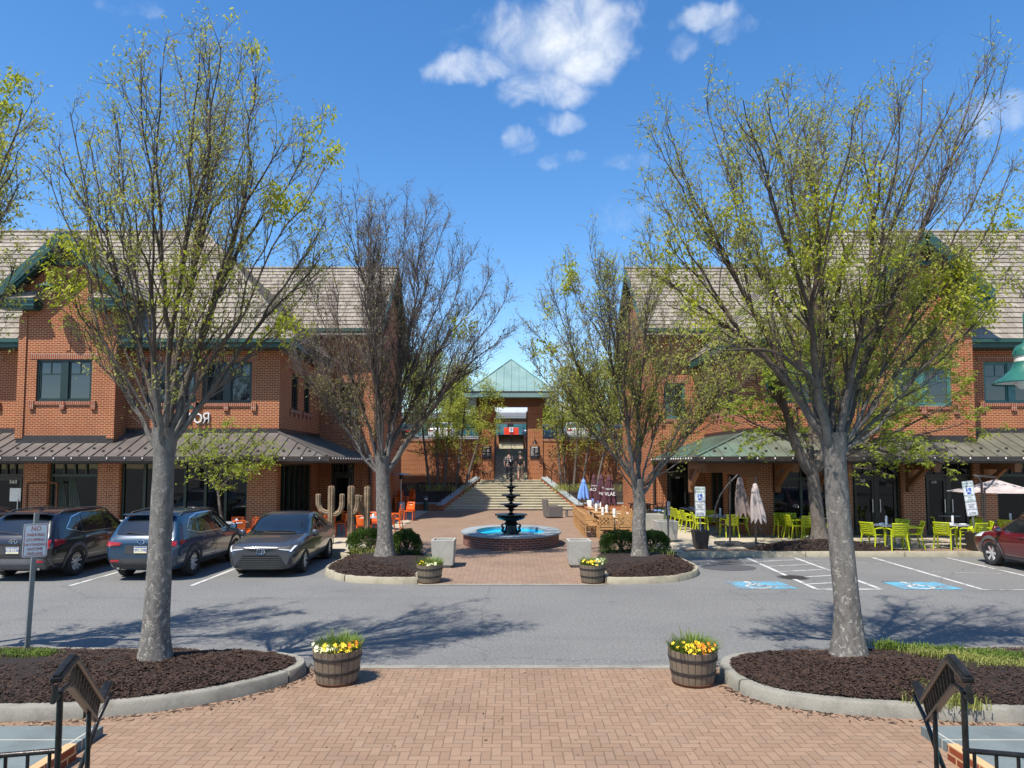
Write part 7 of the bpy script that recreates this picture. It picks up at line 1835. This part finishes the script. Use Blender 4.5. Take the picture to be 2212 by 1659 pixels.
m = MB(); m.tube([D(1640, 1143, Y), D(1652, 1160, Y)], .02, 7); m.tube([D(1638, 1138, Y - .1), D(1644, 1146, Y - .1)], .04, 8); m.build('crank_arm', MT['gutter'], t)
t, g, tp = cantilever('open cantilever umbrella spread over the tables at the right frame edge', 2125, 1188, 2120, 1040, 2150, 'taupe_l', 3, 70, 1085, True)
# open canopy
Y = 23.6; c_ = D(2150, 1035, Y); m = MB(); n = 8
rim_ = [V((c_.x + 1.42 * cos(q * pi / 4 + .2), c_.y + 1.42 * sin(q * pi / 4 + .2), c_.z - .42)) for q in range(8)]
for q in range(8):
    a, b_ = rim_[q], rim_[(q + 1) % 8]; n_ = 6; b0 = len(m.v)
    for i in range(n_ + 1):
        for j in range(n_ + 1):
            e = a.lerp(b_, j / n_); p = V(c_).lerp(e, i / n_); p.z -= .07 * sin(pi * i / n_) * (.4 + sin(pi * j / n_)); m.v.append(p)
    for i in range(n_):
        for j in range(n_): k = b0 + i * (n_ + 1) + j; m.f.append((k, k + 1, k + n_ + 2, k + n_ + 1)); m.mi.append(0)
o = m.build('canopy', MT['taupe_l'], t, smooth=40)
m = MB(); [m.tube([V(c_) + V((0, 0, -.05)), p + V((0, 0, -.03))], .012, 5) for p in rim_]; m.build('rib', MT['gutter'], t)
gp = G(2125, 1188, PX); m = MB(); m.tube([V((gp.x, gp.y, 1.2)), V((gp.x + .02, gp.y, 2.2)), D(2112, 1030, gp.y), D(2108, 1028, gp.y) + V((0, .1, .02)), V(c_) + V((0, 0, .06))], .035, 8); m.build('boom', MT['gutter'], t, smooth=60)
# ------------------------------------------------------------------ signs
def rrect(w_, h, r, n=5):
    out = []
    for cx, cy, a0 in ((w_ / 2 - r, h / 2 - r, 0), (-w_ / 2 + r, h / 2 - r, 90), (-w_ / 2 + r, -h / 2 + r, 180), (w_ / 2 - r, -h / 2 + r, 270)):
        for k in range(n + 1): a = radians(a0 + 90 * k / n); out.append((cx + r * cos(a), cy + r * sin(a)))
    return out
def plate_sign(root, w_, h, z, lines, mat='sign_w', border='sign_g', y=-.04, sub=None, name='sign_plate'):
    """plate facing local -y, centred at height z; lines = (text, size, z offset, material)"""
    m = MB(); m.slab([(x, y, z + c) for x, c in rrect(w_, h, .03)][::-1], (0, .004, 0)); o = m.build(name, MT[mat], root)
    m = MB(); a = rrect(w_ - .02, h - .02, .026); b_ = rrect(w_ - .036, h - .036, .02); n = len(a)
    m.add([(x, y - .0015, z + c) for x, c in a] + [(x, y - .0015, z + c) for x, c in b_], [(i, (i + 1) % n, n + (i + 1) % n, n + i) for i in range(n)]); m.build('border', MT[border], o)
    for t_, sz, dz_, mt in lines: text(t_, sz, MT[mt], o, (0, y - .003, z + dz_), name='lettering', ext=.001, world=False, sx=.82)
    return o
g = G(58, 1408, .24); rz = radians(47)
t = thing('parking_sign', 'weathered white NO PARKING sign on a grey post in the near left bed', 'sign', (g.x, g.y, .2), world=False, rz=rz)
t.rotation_euler = (0, radians(1.5), rz)
MB().box(-.028, .028, -.028, .028, -.1, 1.95).build('post', MT['galv'], t)
plate_sign(t, .3, .46, 1.57, [('NO', .095, .16, 'sign_r'), ('PARKING', .062, .075, 'sign_r'), ('STOPPING', .058, .005, 'sign_r'), ('OR STANDING', .05, -.06, 'sign_r'), ('ANYTIME', .056, -.122, 'sign_r'), ('FIRELANE', .056, -.185, 'sign_r')], border='sign_r', y=-.036)
MB().box(-.15, .15, .032, .036, 1.34, 1.8).build('back_plate', MT['galv'], t)
def reserved(px, py, label, van, tilt, pw):
    g = G(px, py, PX); t = thing('parking_sign', label, 'sign', (g.x, g.y + .2, PX), 'reserved parking signs', world=False); t.rotation_euler = (0, tilt, radians(-4))
    sc_ = 1.0; Y = g.y + .2
    top = D(px, 1051 if not van else 1038, Y).z - PX; z1 = D(px, 1083 if not van else 1069, Y).z - PX; h = top - z1
    MB().bar((0, 0, .1), (0, 0, top - .05), .05, .035).build('post', MT['galv'], t)
    o = plate_sign(t, .33, h, top - h / 2, [('RESERVED', .085, h * .33, 'sign_g'), ('PARKING', .085, h * .13, 'sign_g')])
    m = MB(); m.slab([(-.075, -.0425, top - h * .93), (.075, -.0425, top - h * .93), (.075, -.0425, top - h * .5), (-.075, -.0425, top - h * .5)], (0, .002, 0)); s_ = m.build('symbol_field', MT['sign_b'], o)
    m = MB(); wheelchair(m, -.005, top - h * .86, .2, 0, 'wall', -.0445); m.build('symbol', MT['sign_w'], s_)
    z = z1 - .01
    if van: plate_sign(t, .33, .18, z - .09, [('VAN', .075, .03, 'sign_g'), ('ACCESSIBLE', .045, -.04, 'sign_g')]); z -= .19
    plate_sign(t, .33, h * .98, z - h * .49, [('VIOLATORS\nSUBJECT\nTO FINE\nAND TOWING', .052, h * .12, 'sign_k'), ('MIN FINE $50\nMAX FINE $200', .042, -h * .32, 'sign_k')], border='sign_k')
    return t, g
t, g1 = reserved(1517, 1186, 'reserved parking sign with blue wheelchair symbol standing in a dark tapered planter', False, 0, 0)
square_planter((g1.x, g1.y + .2, PX), .36, .5, .58, 'dark tapered planter holding the reserved parking sign post', 'gutter', True, None, feet=False)
t, g2 = reserved(2122, 1192, 'leaning reserved parking sign with extra VAN plate beside the maroon SUV', True, radians(-7), 0)
square_planter((g2.x, g2.y + .25, PX), .36, .5, .58, 'dark tapered planter half hidden behind the maroon SUV', 'gutter', True, None, feet=False)
g = G(1444, 1183, PX); t = thing('parking_sign', 'narrow edge-on sign on a dark post beside the box planters', 'sign', (g.x, g.y, PX), world=False, rz=radians(62))
MB().box(-.025, .025, -.025, .025, 0, 1.5).build('post', MT['post_d'], t); plate_sign(t, .3, .45, 1.25, [('NO', .09, .15, 'sign_r'), ('PARKING', .06, .06, 'sign_r'), ('FIRELANE', .055, -.04, 'sign_r')], border='sign_r', y=-.032)
MB().box(-.15, .15, .03, .034, 1.02, 1.48).build('back_plate', MT['galv'], t)
# ------------------------------------------------------------------ near stair rails, bluestone and pools
for s, lab in ((-1, 'left'), (1, 'right')):
    mx = lambda px: px if s < 0 else 2212 - px
    r = thing('stair_rail', f'worn dark metal stair rail with pickets at the lower {lab} frame edge', 'handrail', (s * 3.7, 6.2, 0), 'stair rails in the foreground')
    K = .62; zst = lambda y: max(0.0, (4.75 - y) * .36)
    cap, pk, lo, tip = D(mx(120), 1470, 5.15 * K), D(mx(157), 1424, 5.5 * K), D(mx(216), 1515, 7.2 * K), D(mx(223), 1488, 7.4 * K)
    m = MB(); m.bar(cap, pk, .085 * K, .05 * K); m.bar(pk, lo, .085 * K, .05 * K); m.bar(lo, tip + V((0, .06, .02)), .085 * K, .05 * K); m.build('top_rail', MT['rail'], r, bevel=.009)
    m = MB(); e = V((0, 0, .032 * K)); m.bar(cap + e, pk + e, .05 * K, .02 * K); m.bar(pk + e, lo + e, .05 * K, .02 * K); m.build('cap_moulding', MT['rail'], r, bevel=.005)
    q0, q1 = D(mx(149), 1480, 5.5 * K), D(mx(207), 1556, 7.2 * K)
    m = MB(); m.tube([cap + V((0, 0, -.03)) * K, cap + V((0, -.02, -.14)) * K, cap.lerp(q0, .5) + V((0, 0, -.05)) * K, q0], .022 * K, 8); m.bar(q0, q1, .05 * K, .03 * K); m.build('lower_rail', MT['rail'], r, bevel=.004)
    for k in range(11): f = (k + .5) / 11; m = MB(); m.bar(pk.lerp(lo, f) + V((0, 0, -.02)) * K, q0.lerp(q1, f), .014 * K, .03 * K); m.build('picket', MT['rail'], r)
    pt = cap.lerp(pk, .3) + V((0, 0, -.12)) * K; MB().tube([(pt.x, pt.y, zst(pt.y)), (pt.x, pt.y, pt.z)], .022 * K, 10).build('post', MT['rail'], r, smooth=60)
    pt2 = q0.lerp(q1, .7); MB().tube([(pt2.x, pt2.y, zst(pt2.y)), (pt2.x, pt2.y, pt2.z)], .022 * K, 10).build('post', MT['rail'], r, smooth=60)
    m = MB(); m.tube([tip + V((0, .06, 0)), tip + V((0, .07, -.075)), q1 + V((0, .03, 0)), q1 + V((s * .035, 0, -.15)), q1 + V((s * .06, -.07, -.3)), V((q1.x + s * .075, q1.y - .12, zst(q1.y)))], [.018 * K, .02 * K, .022 * K, .024 * K, .024 * K, .024 * K], 8); m.build('end_scroll', MT['rail'], r, smooth=60)
    p0 = D(mx(131), 1621, pt.y + .01); p1 = D(mx(-60), 1637, pt.y - .03); m = MB(); m.tube([p0, p1, p1 + V((s * .9, -.06, 0))], .02 * K, 8); m.build('guard_rail', MT['rail'], r, smooth=60)
    for k in range(8):
        f = (k + .5) / 4; pp = p0.lerp(p1, f); MB().tube([(pp.x, pp.y, zst(pp.y)), (pp.x, pp.y, pp.z)], .013 * K, 7).build('baluster', MT['rail'], r)
    xs = sorted((s * 4.28, s * 9)); zt = .1
    u = thing('pool_surround', f'bluestone slab terrace with a blue pool at the lower {lab} frame corner', 'pool', (s * 6, 6.5, 0), 'bluestone pool terraces')
    m = MB(); x_in = s * 4.6; xa, xb = sorted((x_in, s * 9)); px0, px1 = sorted((s * 4.75, s * 9.0))
    m.box(xs[0], xs[1], 6.85 + .0, 7.62, 0, zt); a_, c_ = sorted((s * 4.28, s * 4.75)); m.box(a_, c_, 3, 6.848, 0, zt); m.build('slabs', MT['slab'], u)
    m = MB(); m.add([(px0, 3, .05), (px1, 3, .05), (px1, 6.848, .05), (px0, 6.848, .05)], [(0, 1, 2, 3)]); m.build('pool_water', MT['water'], u)
    m = MB(); a_, c_ = sorted((s * 4.18, s * 4.278)); m.box(a_, c_, 3, 7.0, 0, .16); m.build('brick_edge', MT['brick_dark'], u)
fs = thing('entrance_steps', 'bluestone steps on which the viewpoint stands, below the frame', 'stairs', (0, 2, 0))
m = MB()
for k in range(12): m.box(-3.6, 3.6, -2, 4.75 - k * .36, k * .13, k * .13 + .1295)
m.build('steps', MT['slab'], fs, bevel=.01)
# ------------------------------------------------------------------ street lamps at the frame edges
for s, lb_ in ((1, 'teal bell-shaded street lamp entering at the right frame edge'), (-1, 'teal street lamp standing just beyond the left frame edge')):
    Y = 9.7; c_ = D(2222, 838, Y); X_ = c_.x * s if s > 0 else -8.2; zb = D(2222, 828, Y).z
    t = thing('street_lamp', lb_, 'street lamp', (X_ + s * 1.6, Y, .2), 'teal street lamps')
    m = MB(); m.lathe([(.42, 0), (.425, .012), (.4, .03), (.3, .1), (.2, .2), (.17, .26), (.165, .3)], 32, (X_, Y, zb), cap=False); m.lathe([(.17, .38), (.17, .44), (.13, .52), (.05, .56), (.035, .6)], 24, (X_, Y, zb), cap=False); m.build('shade', MT['lamp_t'], t, smooth=50)
    MB().lathe([(.155, .29), (.155, .39)], 20, (X_, Y, zb), cap=False).build('collar_glass', MT['lamp_w'], t, smooth=60)
    MB().lathe([(0, -.09), (.1, -.07), (.16, -.01), (.17, .05), (.4, .02), (.17, .06)], 24, (X_, Y, zb), cap=False).build('globe', MT['lamp_w'], t, smooth=60)
    m = MB(); m.tube([(X_, Y, zb + .58), (X_, Y, zb + .95), (X_ + s * .25, Y, zb + 1.25), (X_ + s * .8, Y, zb + 1.35), (X_ + s * 1.6, Y, zb + 1.2)], [.035, .035, .035, .035, .04], 10); m.build('arm', MT['lamp_t'], t, smooth=60)
    MB().tube([(X_ + s * 1.6, Y, .2), (X_ + s * 1.6, Y, .5), (X_ + s * 1.6, Y, .55), (X_ + s * 1.6, Y, zb + 1.6)], [.12, .12, .07, .055], 12).build('pole', MT['lamp_t'], t, smooth=40)
# ------------------------------------------------------------------ sculpture, heater, bollard, string lights
def ribbed(m, pts, r, ribs=9):
    pts = [V(p) for p in pts]; base_ = len(m.v); n = ribs * 4; L = len(pts); up = None
    for i, p in enumerate(pts):
        d = (pts[min(i + 1, L - 1)] - pts[max(i - 1, 0)]).normalized()
        if up is None: up = V((0, 1, 0))
        x = d.cross(up).normalized(); up = x.cross(d)
        for k in range(n):
            a = 2 * pi * k / n; rr = r * (1 - .24 * abs(sin(a * ribs / 2))) * (1 if 0 < i < L - 1 else (.55 if i else .9)); m.v.append(p + x * cos(a) * rr + up * sin(a) * rr)
    for i in range(L - 1):
        for k in range(n): m.f.append((base_ + i * n + k, base_ + i * n + (k + 1) % n, base_ + (i + 1) * n + (k + 1) % n, base_ + (i + 1) * n + k)); m.mi.append(0)
    m.f.append(tuple(base_ + (L - 1) * n + k for k in range(n))); m.mi.append(0)
def column_pts(x, y, z0, z1): return [(x, y, z0 + (z1 - z0) * k / 8) for k in range(9)] + [(x, y, z1 + .03)]
def arm_pts(x, y, z0, dx_, z1): return [(x, y, z0), (x + dx_ * .45, y, z0 + .02), (x + dx_ * .8, y, z0 + .1), (x + dx_, y, z0 + .28), (x + dx_ * 1.02, y, z0 + .5), (x + dx_ * 1.02, y, z1), (x + dx_ * 1.02, y, z1 + .02)]
def cactus(label, trunks):
    t = thing('cactus_sculpture', label, 'sculpture', (trunks[0][0], trunks[0][1], PX), 'metal cactus sculptures')
    for (x, y, zt, r, arms) in trunks:
        m = MB(); ribbed(m, column_pts(x, y, PX, zt), r); m.build('stem', MT['cactus'], t, smooth=25)
        for z0, dx_, z1 in arms: m = MB(); ribbed(m, arm_pts(x, y, z0, dx_, z1), r * .78); m.build('arm', MT['cactus'], t, smooth=25)
        m = MB()
        for k in range(7): a = k * .9; m.lathe([(.012, 0), (.02, .03), (.008, .06)], 6, (x + r * .6 * cos(a), y + r * .6 * sin(a), zt + .0))
        m.build('blossoms', MT['rust'], t)
g = G(714, 1175, PX); zt = D(714, 1052, g.y).z
cactus('rusted metal cactus with two raised arms beside the sedan', [(g.x, g.y, zt, .115, [(D(714, 1108, g.y).z, -.43, D(714, 1068, g.y).z), (D(714, 1112, g.y).z, .36, D(714, 1068, g.y).z)])])
g = G(757, 1173, PX); zt = D(757, 1052, g.y).z
cactus('rusted metal cactus with twin stems behind the rounded shrub', [(g.x, g.y, zt, .12, [(D(757, 1108, g.y).z, .22, D(757, 1070, g.y).z)]), (g.x + .5, g.y + .25, zt - .02, .11, [(D(757, 1112, g.y).z, -.24, D(757, 1072, g.y).z)])])
q = D(866, 1060, 38.0); t = thing('patio_heater', 'tall patio heater with a wide round reflector by the left retaining wall', 'heater', (q.x, 38, PX), world=False)
zt = D(866, 1023, 38).z - PX; MB().lathe([(.22, 0), (.22, .6), (.2, .64), (.03, .66)], 18).build('tank_base', MT['steel'], t, smooth=40); MB().tube([(0, 0, .66), (0, 0, zt - .02)], .03, 8).build('pole', MT['steel'], t); MB().lathe([(.58, zt - .06), (.56, zt - .04), (.2, zt + .02), (0, zt + .03)], 28, cap=False).build('reflector', MT['steel'], t, smooth=60); MB().lathe([(.08, zt - .3), (.09, zt - .06)], 12).build('burner', MT['black'], t, smooth=40)
q = G(921, 1103, PZ); t = thing('bollard_light', 'dark green bollard light at the left foot of the garden stair', 'bollard', (q.x, q.y - .3, PZ), world=False)
MB().lathe([(.17, 0), (.17, .03), (.12, .06), (.11, .62), (.12, .64)], 18).build('post', MT['green'], t, smooth=40); MB().lathe([(.1, .64), (.1, .74)], 16, cap=False).build('lens', MT['lamp_w'], t, smooth=60); MB().lathe([(.13, .74), (.13, .8), (.09, .85), (0, .86)], 18).build('cap', MT['green'], t, smooth=40)
def string_lights(label, a, b_, sag, nb, seed):
    t = thing('string_lights', label, 'string lights', a, 'string lights across the courtyard'); a = V(a); b_ = V(b_); r = random.Random(seed)
    pt = lambda f: a.lerp(b_, f) - V((0, 0, sag * 4 * f * (1 - f)))
    MB().tube([pt(k / 30) for k in range(31)], .009, 4).build('wire', MT['black'], t)
    first = None
    for k in range(nb):
        p = pt((k + .5) / nb)
        if first is None:
            m = MB(); m.cur = 1; m.lathe([(.016, 0), (.02, -.07), (.02, -.075)], 7, cap=False); m.cur = 0; m.lathe([(.014, -.075), (.032, -.13), (.036, -.17), (.02, -.21), (0, -.215)], 8, cap=False); first = m.build('bulb', [MT['bulb'], MT['black']], t, smooth=50); first.location = p - a
        else: c = first.copy(); COL.objects.link(c); c.parent = t; c.location = p - a
string_lights('sagging string of bulbs between the two buildings in front of the gateway', (-6.35, 37.2, 3.65), (6.35, 37.2, 3.5), .62, 30, 1)
string_lights('higher string of bulbs crossing just behind the front one', (-6.35, 39, 3.6), (6.35, 38.6, 3.7), .45, 26, 2)
string_lights('short string of bulbs running along the left courtyard wall to the gateway', (-6.35, 38.2, 3.8), (-2.0, 44.4, 3.4), .35, 13, 3)
# ------------------------------------------------------------------ wicker, bar set, utility box, pots
def wicker_chair(label, loc, rz):
    t = thing('wicker_armchair', label, 'armchair', loc, None, world=False, rz=rz)
    MB().box(-.3, .3, -.3, .36, .06, .36).build('seat', MT['wicker'], t, bevel=.03); m = MB(); m.slab([(-.36, -.42, .05), (.36, -.42, .05), (.36, -.5, .92), (-.36, -.5, .92)], (0, .12, 0)); m.build('backrest', MT['wicker'], t, bevel=.03)
    for x in (-1, 1): a, c = sorted((x * .31, x * .44)); MB().box(a, c, -.38, .36, .04, .6).build('armrest', MT['wicker'], t, bevel=.03)
q = G(1196, 1119, PZ); wicker_chair('grey wicker armchair turned towards the right, beside the stair foot', (q.x, q.y + .3, PZ), radians(-75))
q = G(1235, 1117, PZ); t = thing('wicker_stool', 'low grey wicker stool beside the wicker armchair', 'stool', (q.x, q.y + .2, PZ), None, world=False, rz=.1); MB().box(-.28, .28, -.24, .24, .34, .4).build('top', MT['wicker'], t, bevel=.015)
for x in (-.24, .24): MB().box(x - .035, x + .035, -.22, .22, 0, .338).build('side_panel', MT['wicker'], t)
q = G(1352, 1124, PZ)
t = thing('bar_table', 'black metal bar table behind the front teak chairs at the courtyard wall', 'table', (q.x, 30.2, PZ), None, world=False)
MB().box(-.45, .45, -.4, .4, .98, 1.02).build('tabletop', MT['black'], t)
for a in ((-1, -1), (1, -1), (1, 1), (-1, 1)): MB().bar((a[0] * .4, a[1] * .34, 0), (a[0] * .34, a[1] * .3, .98), .05, .05).build('leg', MT['black'], t)
for k, (dx_, dy_, nm) in enumerate(((-.3, -.75, 'left'), (.35, -.75, 'right'), (.72, .1, 'wall'))):
    t = thing('bar_stool', f'black metal bar stool on the {nm} side of the black bar table', 'stool', (q.x + dx_, 30.2 + dy_, PZ), 'black bar stools', world=False)
    MB().box(-.19, .19, -.19, .19, .7, .735).build('seat', MT['black' if k < 2 else 'blue_c'], t, bevel=.01)
    for a in ((-1, -1), (1, -1), (1, 1), (-1, 1)): MB().bar((a[0] * .21, a[1] * .21, 0), (a[0] * .16, a[1] * .16, .7), .028, .028).build('leg', MT['black'], t)
    m = MB(); m.bar((-.17, -.19, .735), (-.18, -.22, 1.02), .025, .025); m.bar((.17, -.19, .735), (.18, -.22, 1.02), .025, .025); m.bar((-.19, -.22, 1.02), (.19, -.22, 1.02), .05, .02); m.bar((-.19, -.2, .88), (.19, -.2, .88), .03, .02); m.build('backrest', MT['black'], t)
a, c = D(1416, 1128, 32.0), D(1441, 1096, 32.0); t = thing('utility_cabinet', 'squat dark green utility cabinet against the brick beside the 540 door', 'cabinet', (a.x, 32, PX)); MB().box(a.x, c.x, 32.0, 32.5, PX, c.z).build('body', MT['util'], t, bevel=.02); MB().box(a.x - .03, c.x + .03, 31.96, 32.52, c.z + .002, c.z + .05).build('lid', MT['rust'], t); MB().box((a.x + c.x) / 2 + .02, (a.x + c.x) / 2 + .1, 31.985, 31.999, c.z - .2, c.z - .14).build('notice', MT['sign_w'], t)
for px, lb_ in ((1276, 'left'), (1288, 'right')):
    q = D(px, 1080, 34.6); t = thing('flower_pot', f'small white flower pot under the blue umbrella, {lb_} of two', 'flower pot', (q.x, 34.6, PZ), 'white pots by the planting bed', world=False)
    MB().lathe([(.14, .55), (.19, .9), (.18, .92), (.16, .88), (0, .86)], 18).build('pot', MT['white'], t, smooth=40); MB().lathe([(.16, 0), (.12, .05), (.05, .1), (.05, .55)], 14).build('stand', MT['black'], t, smooth=40)
# ------------------------------------------------------------------ people climbing to the gateway
def skinned(name, verts, edges, radii, mat, parent, sub=2, root=0):
    me = bpy.data.meshes.new(name); me.from_pydata([tuple(v) for v in verts], edges, []); o = bpy.data.objects.new(name, me); COL.objects.link(o)
    o.modifiers.new('skin', 'SKIN'); o.modifiers.new('sub', 'SUBSURF').levels = sub; o.modifiers['sub'].render_levels = sub
    for i, r_ in enumerate(radii): sv = me.skin_vertices[0].data[i]; sv.radius = r_ if hasattr(r_, '__len__') else (r_, r_); sv.use_root = (i == root)
    m2 = evaluated(o); o.modifiers.clear(); o.data = m2; bpy.data.meshes.remove(me); m2.name = name; m2.materials.clear(); m2.materials.append(MT[mat])
    m2.polygons.foreach_set('use_smooth', [True] * len(m2.polygons)); o.parent = parent; return o
def person(label, loc, top, legs, shoe, hat, shorts, step, rz=0.0, h=1.0):
    """seen from behind, walking along +y"""
    t = thing('person', label, 'person', loc, None, world=False, rz=rz); t.scale = (h, h, h)
    a, c = step                                             # forward reach of the left and right foot
    Vt, E_, Rd = [], [], []
    def add(p, r_, par=None):
        Vt.append(V(p)); Rd.append(r_)
        if par is not None: E_.append((par, len(Vt) - 1))
        return len(Vt) - 1
    pel = add((0, 0, .95), (.15, .11)); ab = add((0, .0, 1.12), (.145, .1), pel); ch = add((0, .0, 1.32), (.17, .115), ab); nb = add((0, -.0, 1.47), (.07, .06), ch); nk = add((0, .015, 1.54), .052, nb); hd0 = add((0, .03, 1.62), (.07, .085), nk); hd1 = add((0, .03, 1.7), (.078, .095), hd0); add((0, .03, 1.77), (.055, .065), hd1)
    for s, f in ((-1, a), (1, c)):
        hp = add((s * .1, 0, .9), .09, pel); kn = add((s * .105, f * .5 + .04, .5 + max(0, f) * .12), .06, hp); lift = max(0, f - .1) * .5
        an = add((s * .105, f, .09 + lift), .042, kn); add((s * .115, f + .15, .035 + lift), .032, an)
        sh = add((s * .2, 0, 1.42), .062, ch); el = add((s * .26, -f * .18 - .02, 1.15), .045, sh); wr = add((s * .27, -f * .45 + .06, .92), .03, el); pm_ = add((s * .27, -f * .45 + .09, .85), (.026, .036), wr)
        for k in range(4): fb = add((s * (.268), -f * .45 + .065 + k * .018, .795), .0095, pm_); fe = add((s * .262, -f * .45 + .07 + k * .017, .755 + abs(k - 1.4) * .008), .008, fb)
        tb = add((s * .25, -f * .45 + .125, .84), .0095, pm_); add((s * .245, -f * .45 + .14, .8), .008, tb)
    skinned('body', Vt, E_, Rd, 'skin', t, 2)
    m = MB()                                                # face: nose, eyes, ears
    m.tube([(0, .118, 1.695), (0, .142, 1.665), (0, .12, 1.66)], [.008, .014, .01], 6)
    for s in (-1, 1): m.tube([(s * .082, .03, 1.7), (s * .09, .02, 1.68), (s * .083, .03, 1.655)], [.012, .016, .01], 6)
    m.build('ears', MT['skin'], t, smooth=60)
    # shirt
    sv, se, sr = [], [], []
    def sa(p, r_, par=None):
        sv.append(V(p)); sr.append(r_)
        if par is not None: se.append((par, len(sv) - 1))
        return len(sv) - 1
    h0 = sa((0, 0, .86), (.185, .135)); h1 = sa((0, 0, 1.08), (.17, .125), h0); h2 = sa((0, 0, 1.3), (.195, .135), h1); h3 = sa((0, 0, 1.46), (.1, .08), h2)
    for s, f in ((-1, a), (1, c)): s0 = sa((s * .2, 0, 1.41), .08, h2); s1 = sa((s * .245, -f * .1 - .01, 1.24), .072, s0); sa((s * .262, -f * .16, 1.15), .068, s1)
    skinned('shirt', sv, se, sr, top, t, 2)
    sv, se, sr = [], [], []; p0 = sa((0, 0, .92), (.165, .125))
    for s, f in ((-1, a), (1, c)):
        lift = max(0, f - .1) * .5; a0 = sa((s * .1, .01, .8), .105, p0); kk = (s * .105, f * .5 + .04, .5 + max(0, f) * .12)
        if shorts: sa((s * .107, f * .46 + .03, .56), .092, a0)
        else: a1 = sa(kk, .08, a0); sa((s * .107, f + .005, .12 + lift), .07, a1)
    skinned('trousers' if not shorts else 'shorts', sv, se, sr, legs, t, 2)
    for s, f in ((-1, a), (1, c)):
        lift = max(0, f - .1) * .5; skinned('shoe', [V((s * .107, f - .05, .05 + lift)), V((s * .11, f + .05, .05 + lift)), V((s * .116, f + .17, .035 + lift))], [(0, 1), (1, 2)], [.048, .05, .038], shoe, t, 2)
    if hat:
        m = MB(); m.lathe([(.103, 1.705), (.104, 1.74), (.09, 1.79), (.05, 1.825), (0, 1.83)], 18, (0, .025, 0), .88, 1.05, cap=False); m.grid(lambda u, v: V(((u - .5) * .16, .11 + .09 * v * (1 - (2 * u - 1) ** 2 * .5), 1.715 - .015 * v)), 6, 3); m.build('cap', MT[hat], t, smooth=60)
    m = MB(); m.lathe([(.07, 1.6), (.088, 1.63), (.098, 1.68), (.1, 1.72), (.085, 1.775), (.05, 1.8), (0, 1.806)] if not hat else [(.075, 1.61), (.09, 1.65), (.099, 1.705)], 18, (0, .015, 0), .86, 1.02, cap=False); m.build('hair', MT['hair'], t, smooth=60)
    return t
person('person in a plaid shirt and navy trousers walking up through the gateway, left of two', (D(1105 - 6, 1036, 44.2).x, 44.15, ZL), 'plaid', 'navy', 'blackc', None, False, (.2, -.14))
q = D(1163 - .5, 1036, 44.2); person('person in a cap, black shirt and patterned shorts on the stair, right of two', (D(1111.5 + 5, 1036, 44.2).x + .2, 44.25, ZL), 'blackc', 'camo', 'sign_r', 'camo', True, (-.12, .18), h=.97)
# deer sculpture at the left pillar
q = D(1051, 1035, 44.0); t = thing('deer_sculpture', 'small rusted metal deer standing by the left gateway pillar', 'sculpture', (q.x, 43.9, ZL), None, world=False)
vs = [(0, 0, .42), (.2, 0, .44), (-.2, 0, .44), (.3, 0, .62), (.4, 0, .66), (-.3, 0, .5)]; es = [(0, 1), (0, 2), (1, 3), (3, 4), (2, 5)]; rs_ = [.1, .1, .1, .05, .045, .02]
for par, x, y in ((1, .22, .07), (1, .2, -.07), (2, -.2, .07), (2, -.23, -.07)):
    k = len(vs); vs += [(x, y, .3), (x + (.03 if x > 0 else .05), y, .16), (x, y, .0)]; es += [(par, k), (k, k + 1), (k + 1, k + 2)]; rs_ += [.05, .025, .022]
skinned('body', [V(v) for v in vs], es, rs_, 'rust', t, 2)
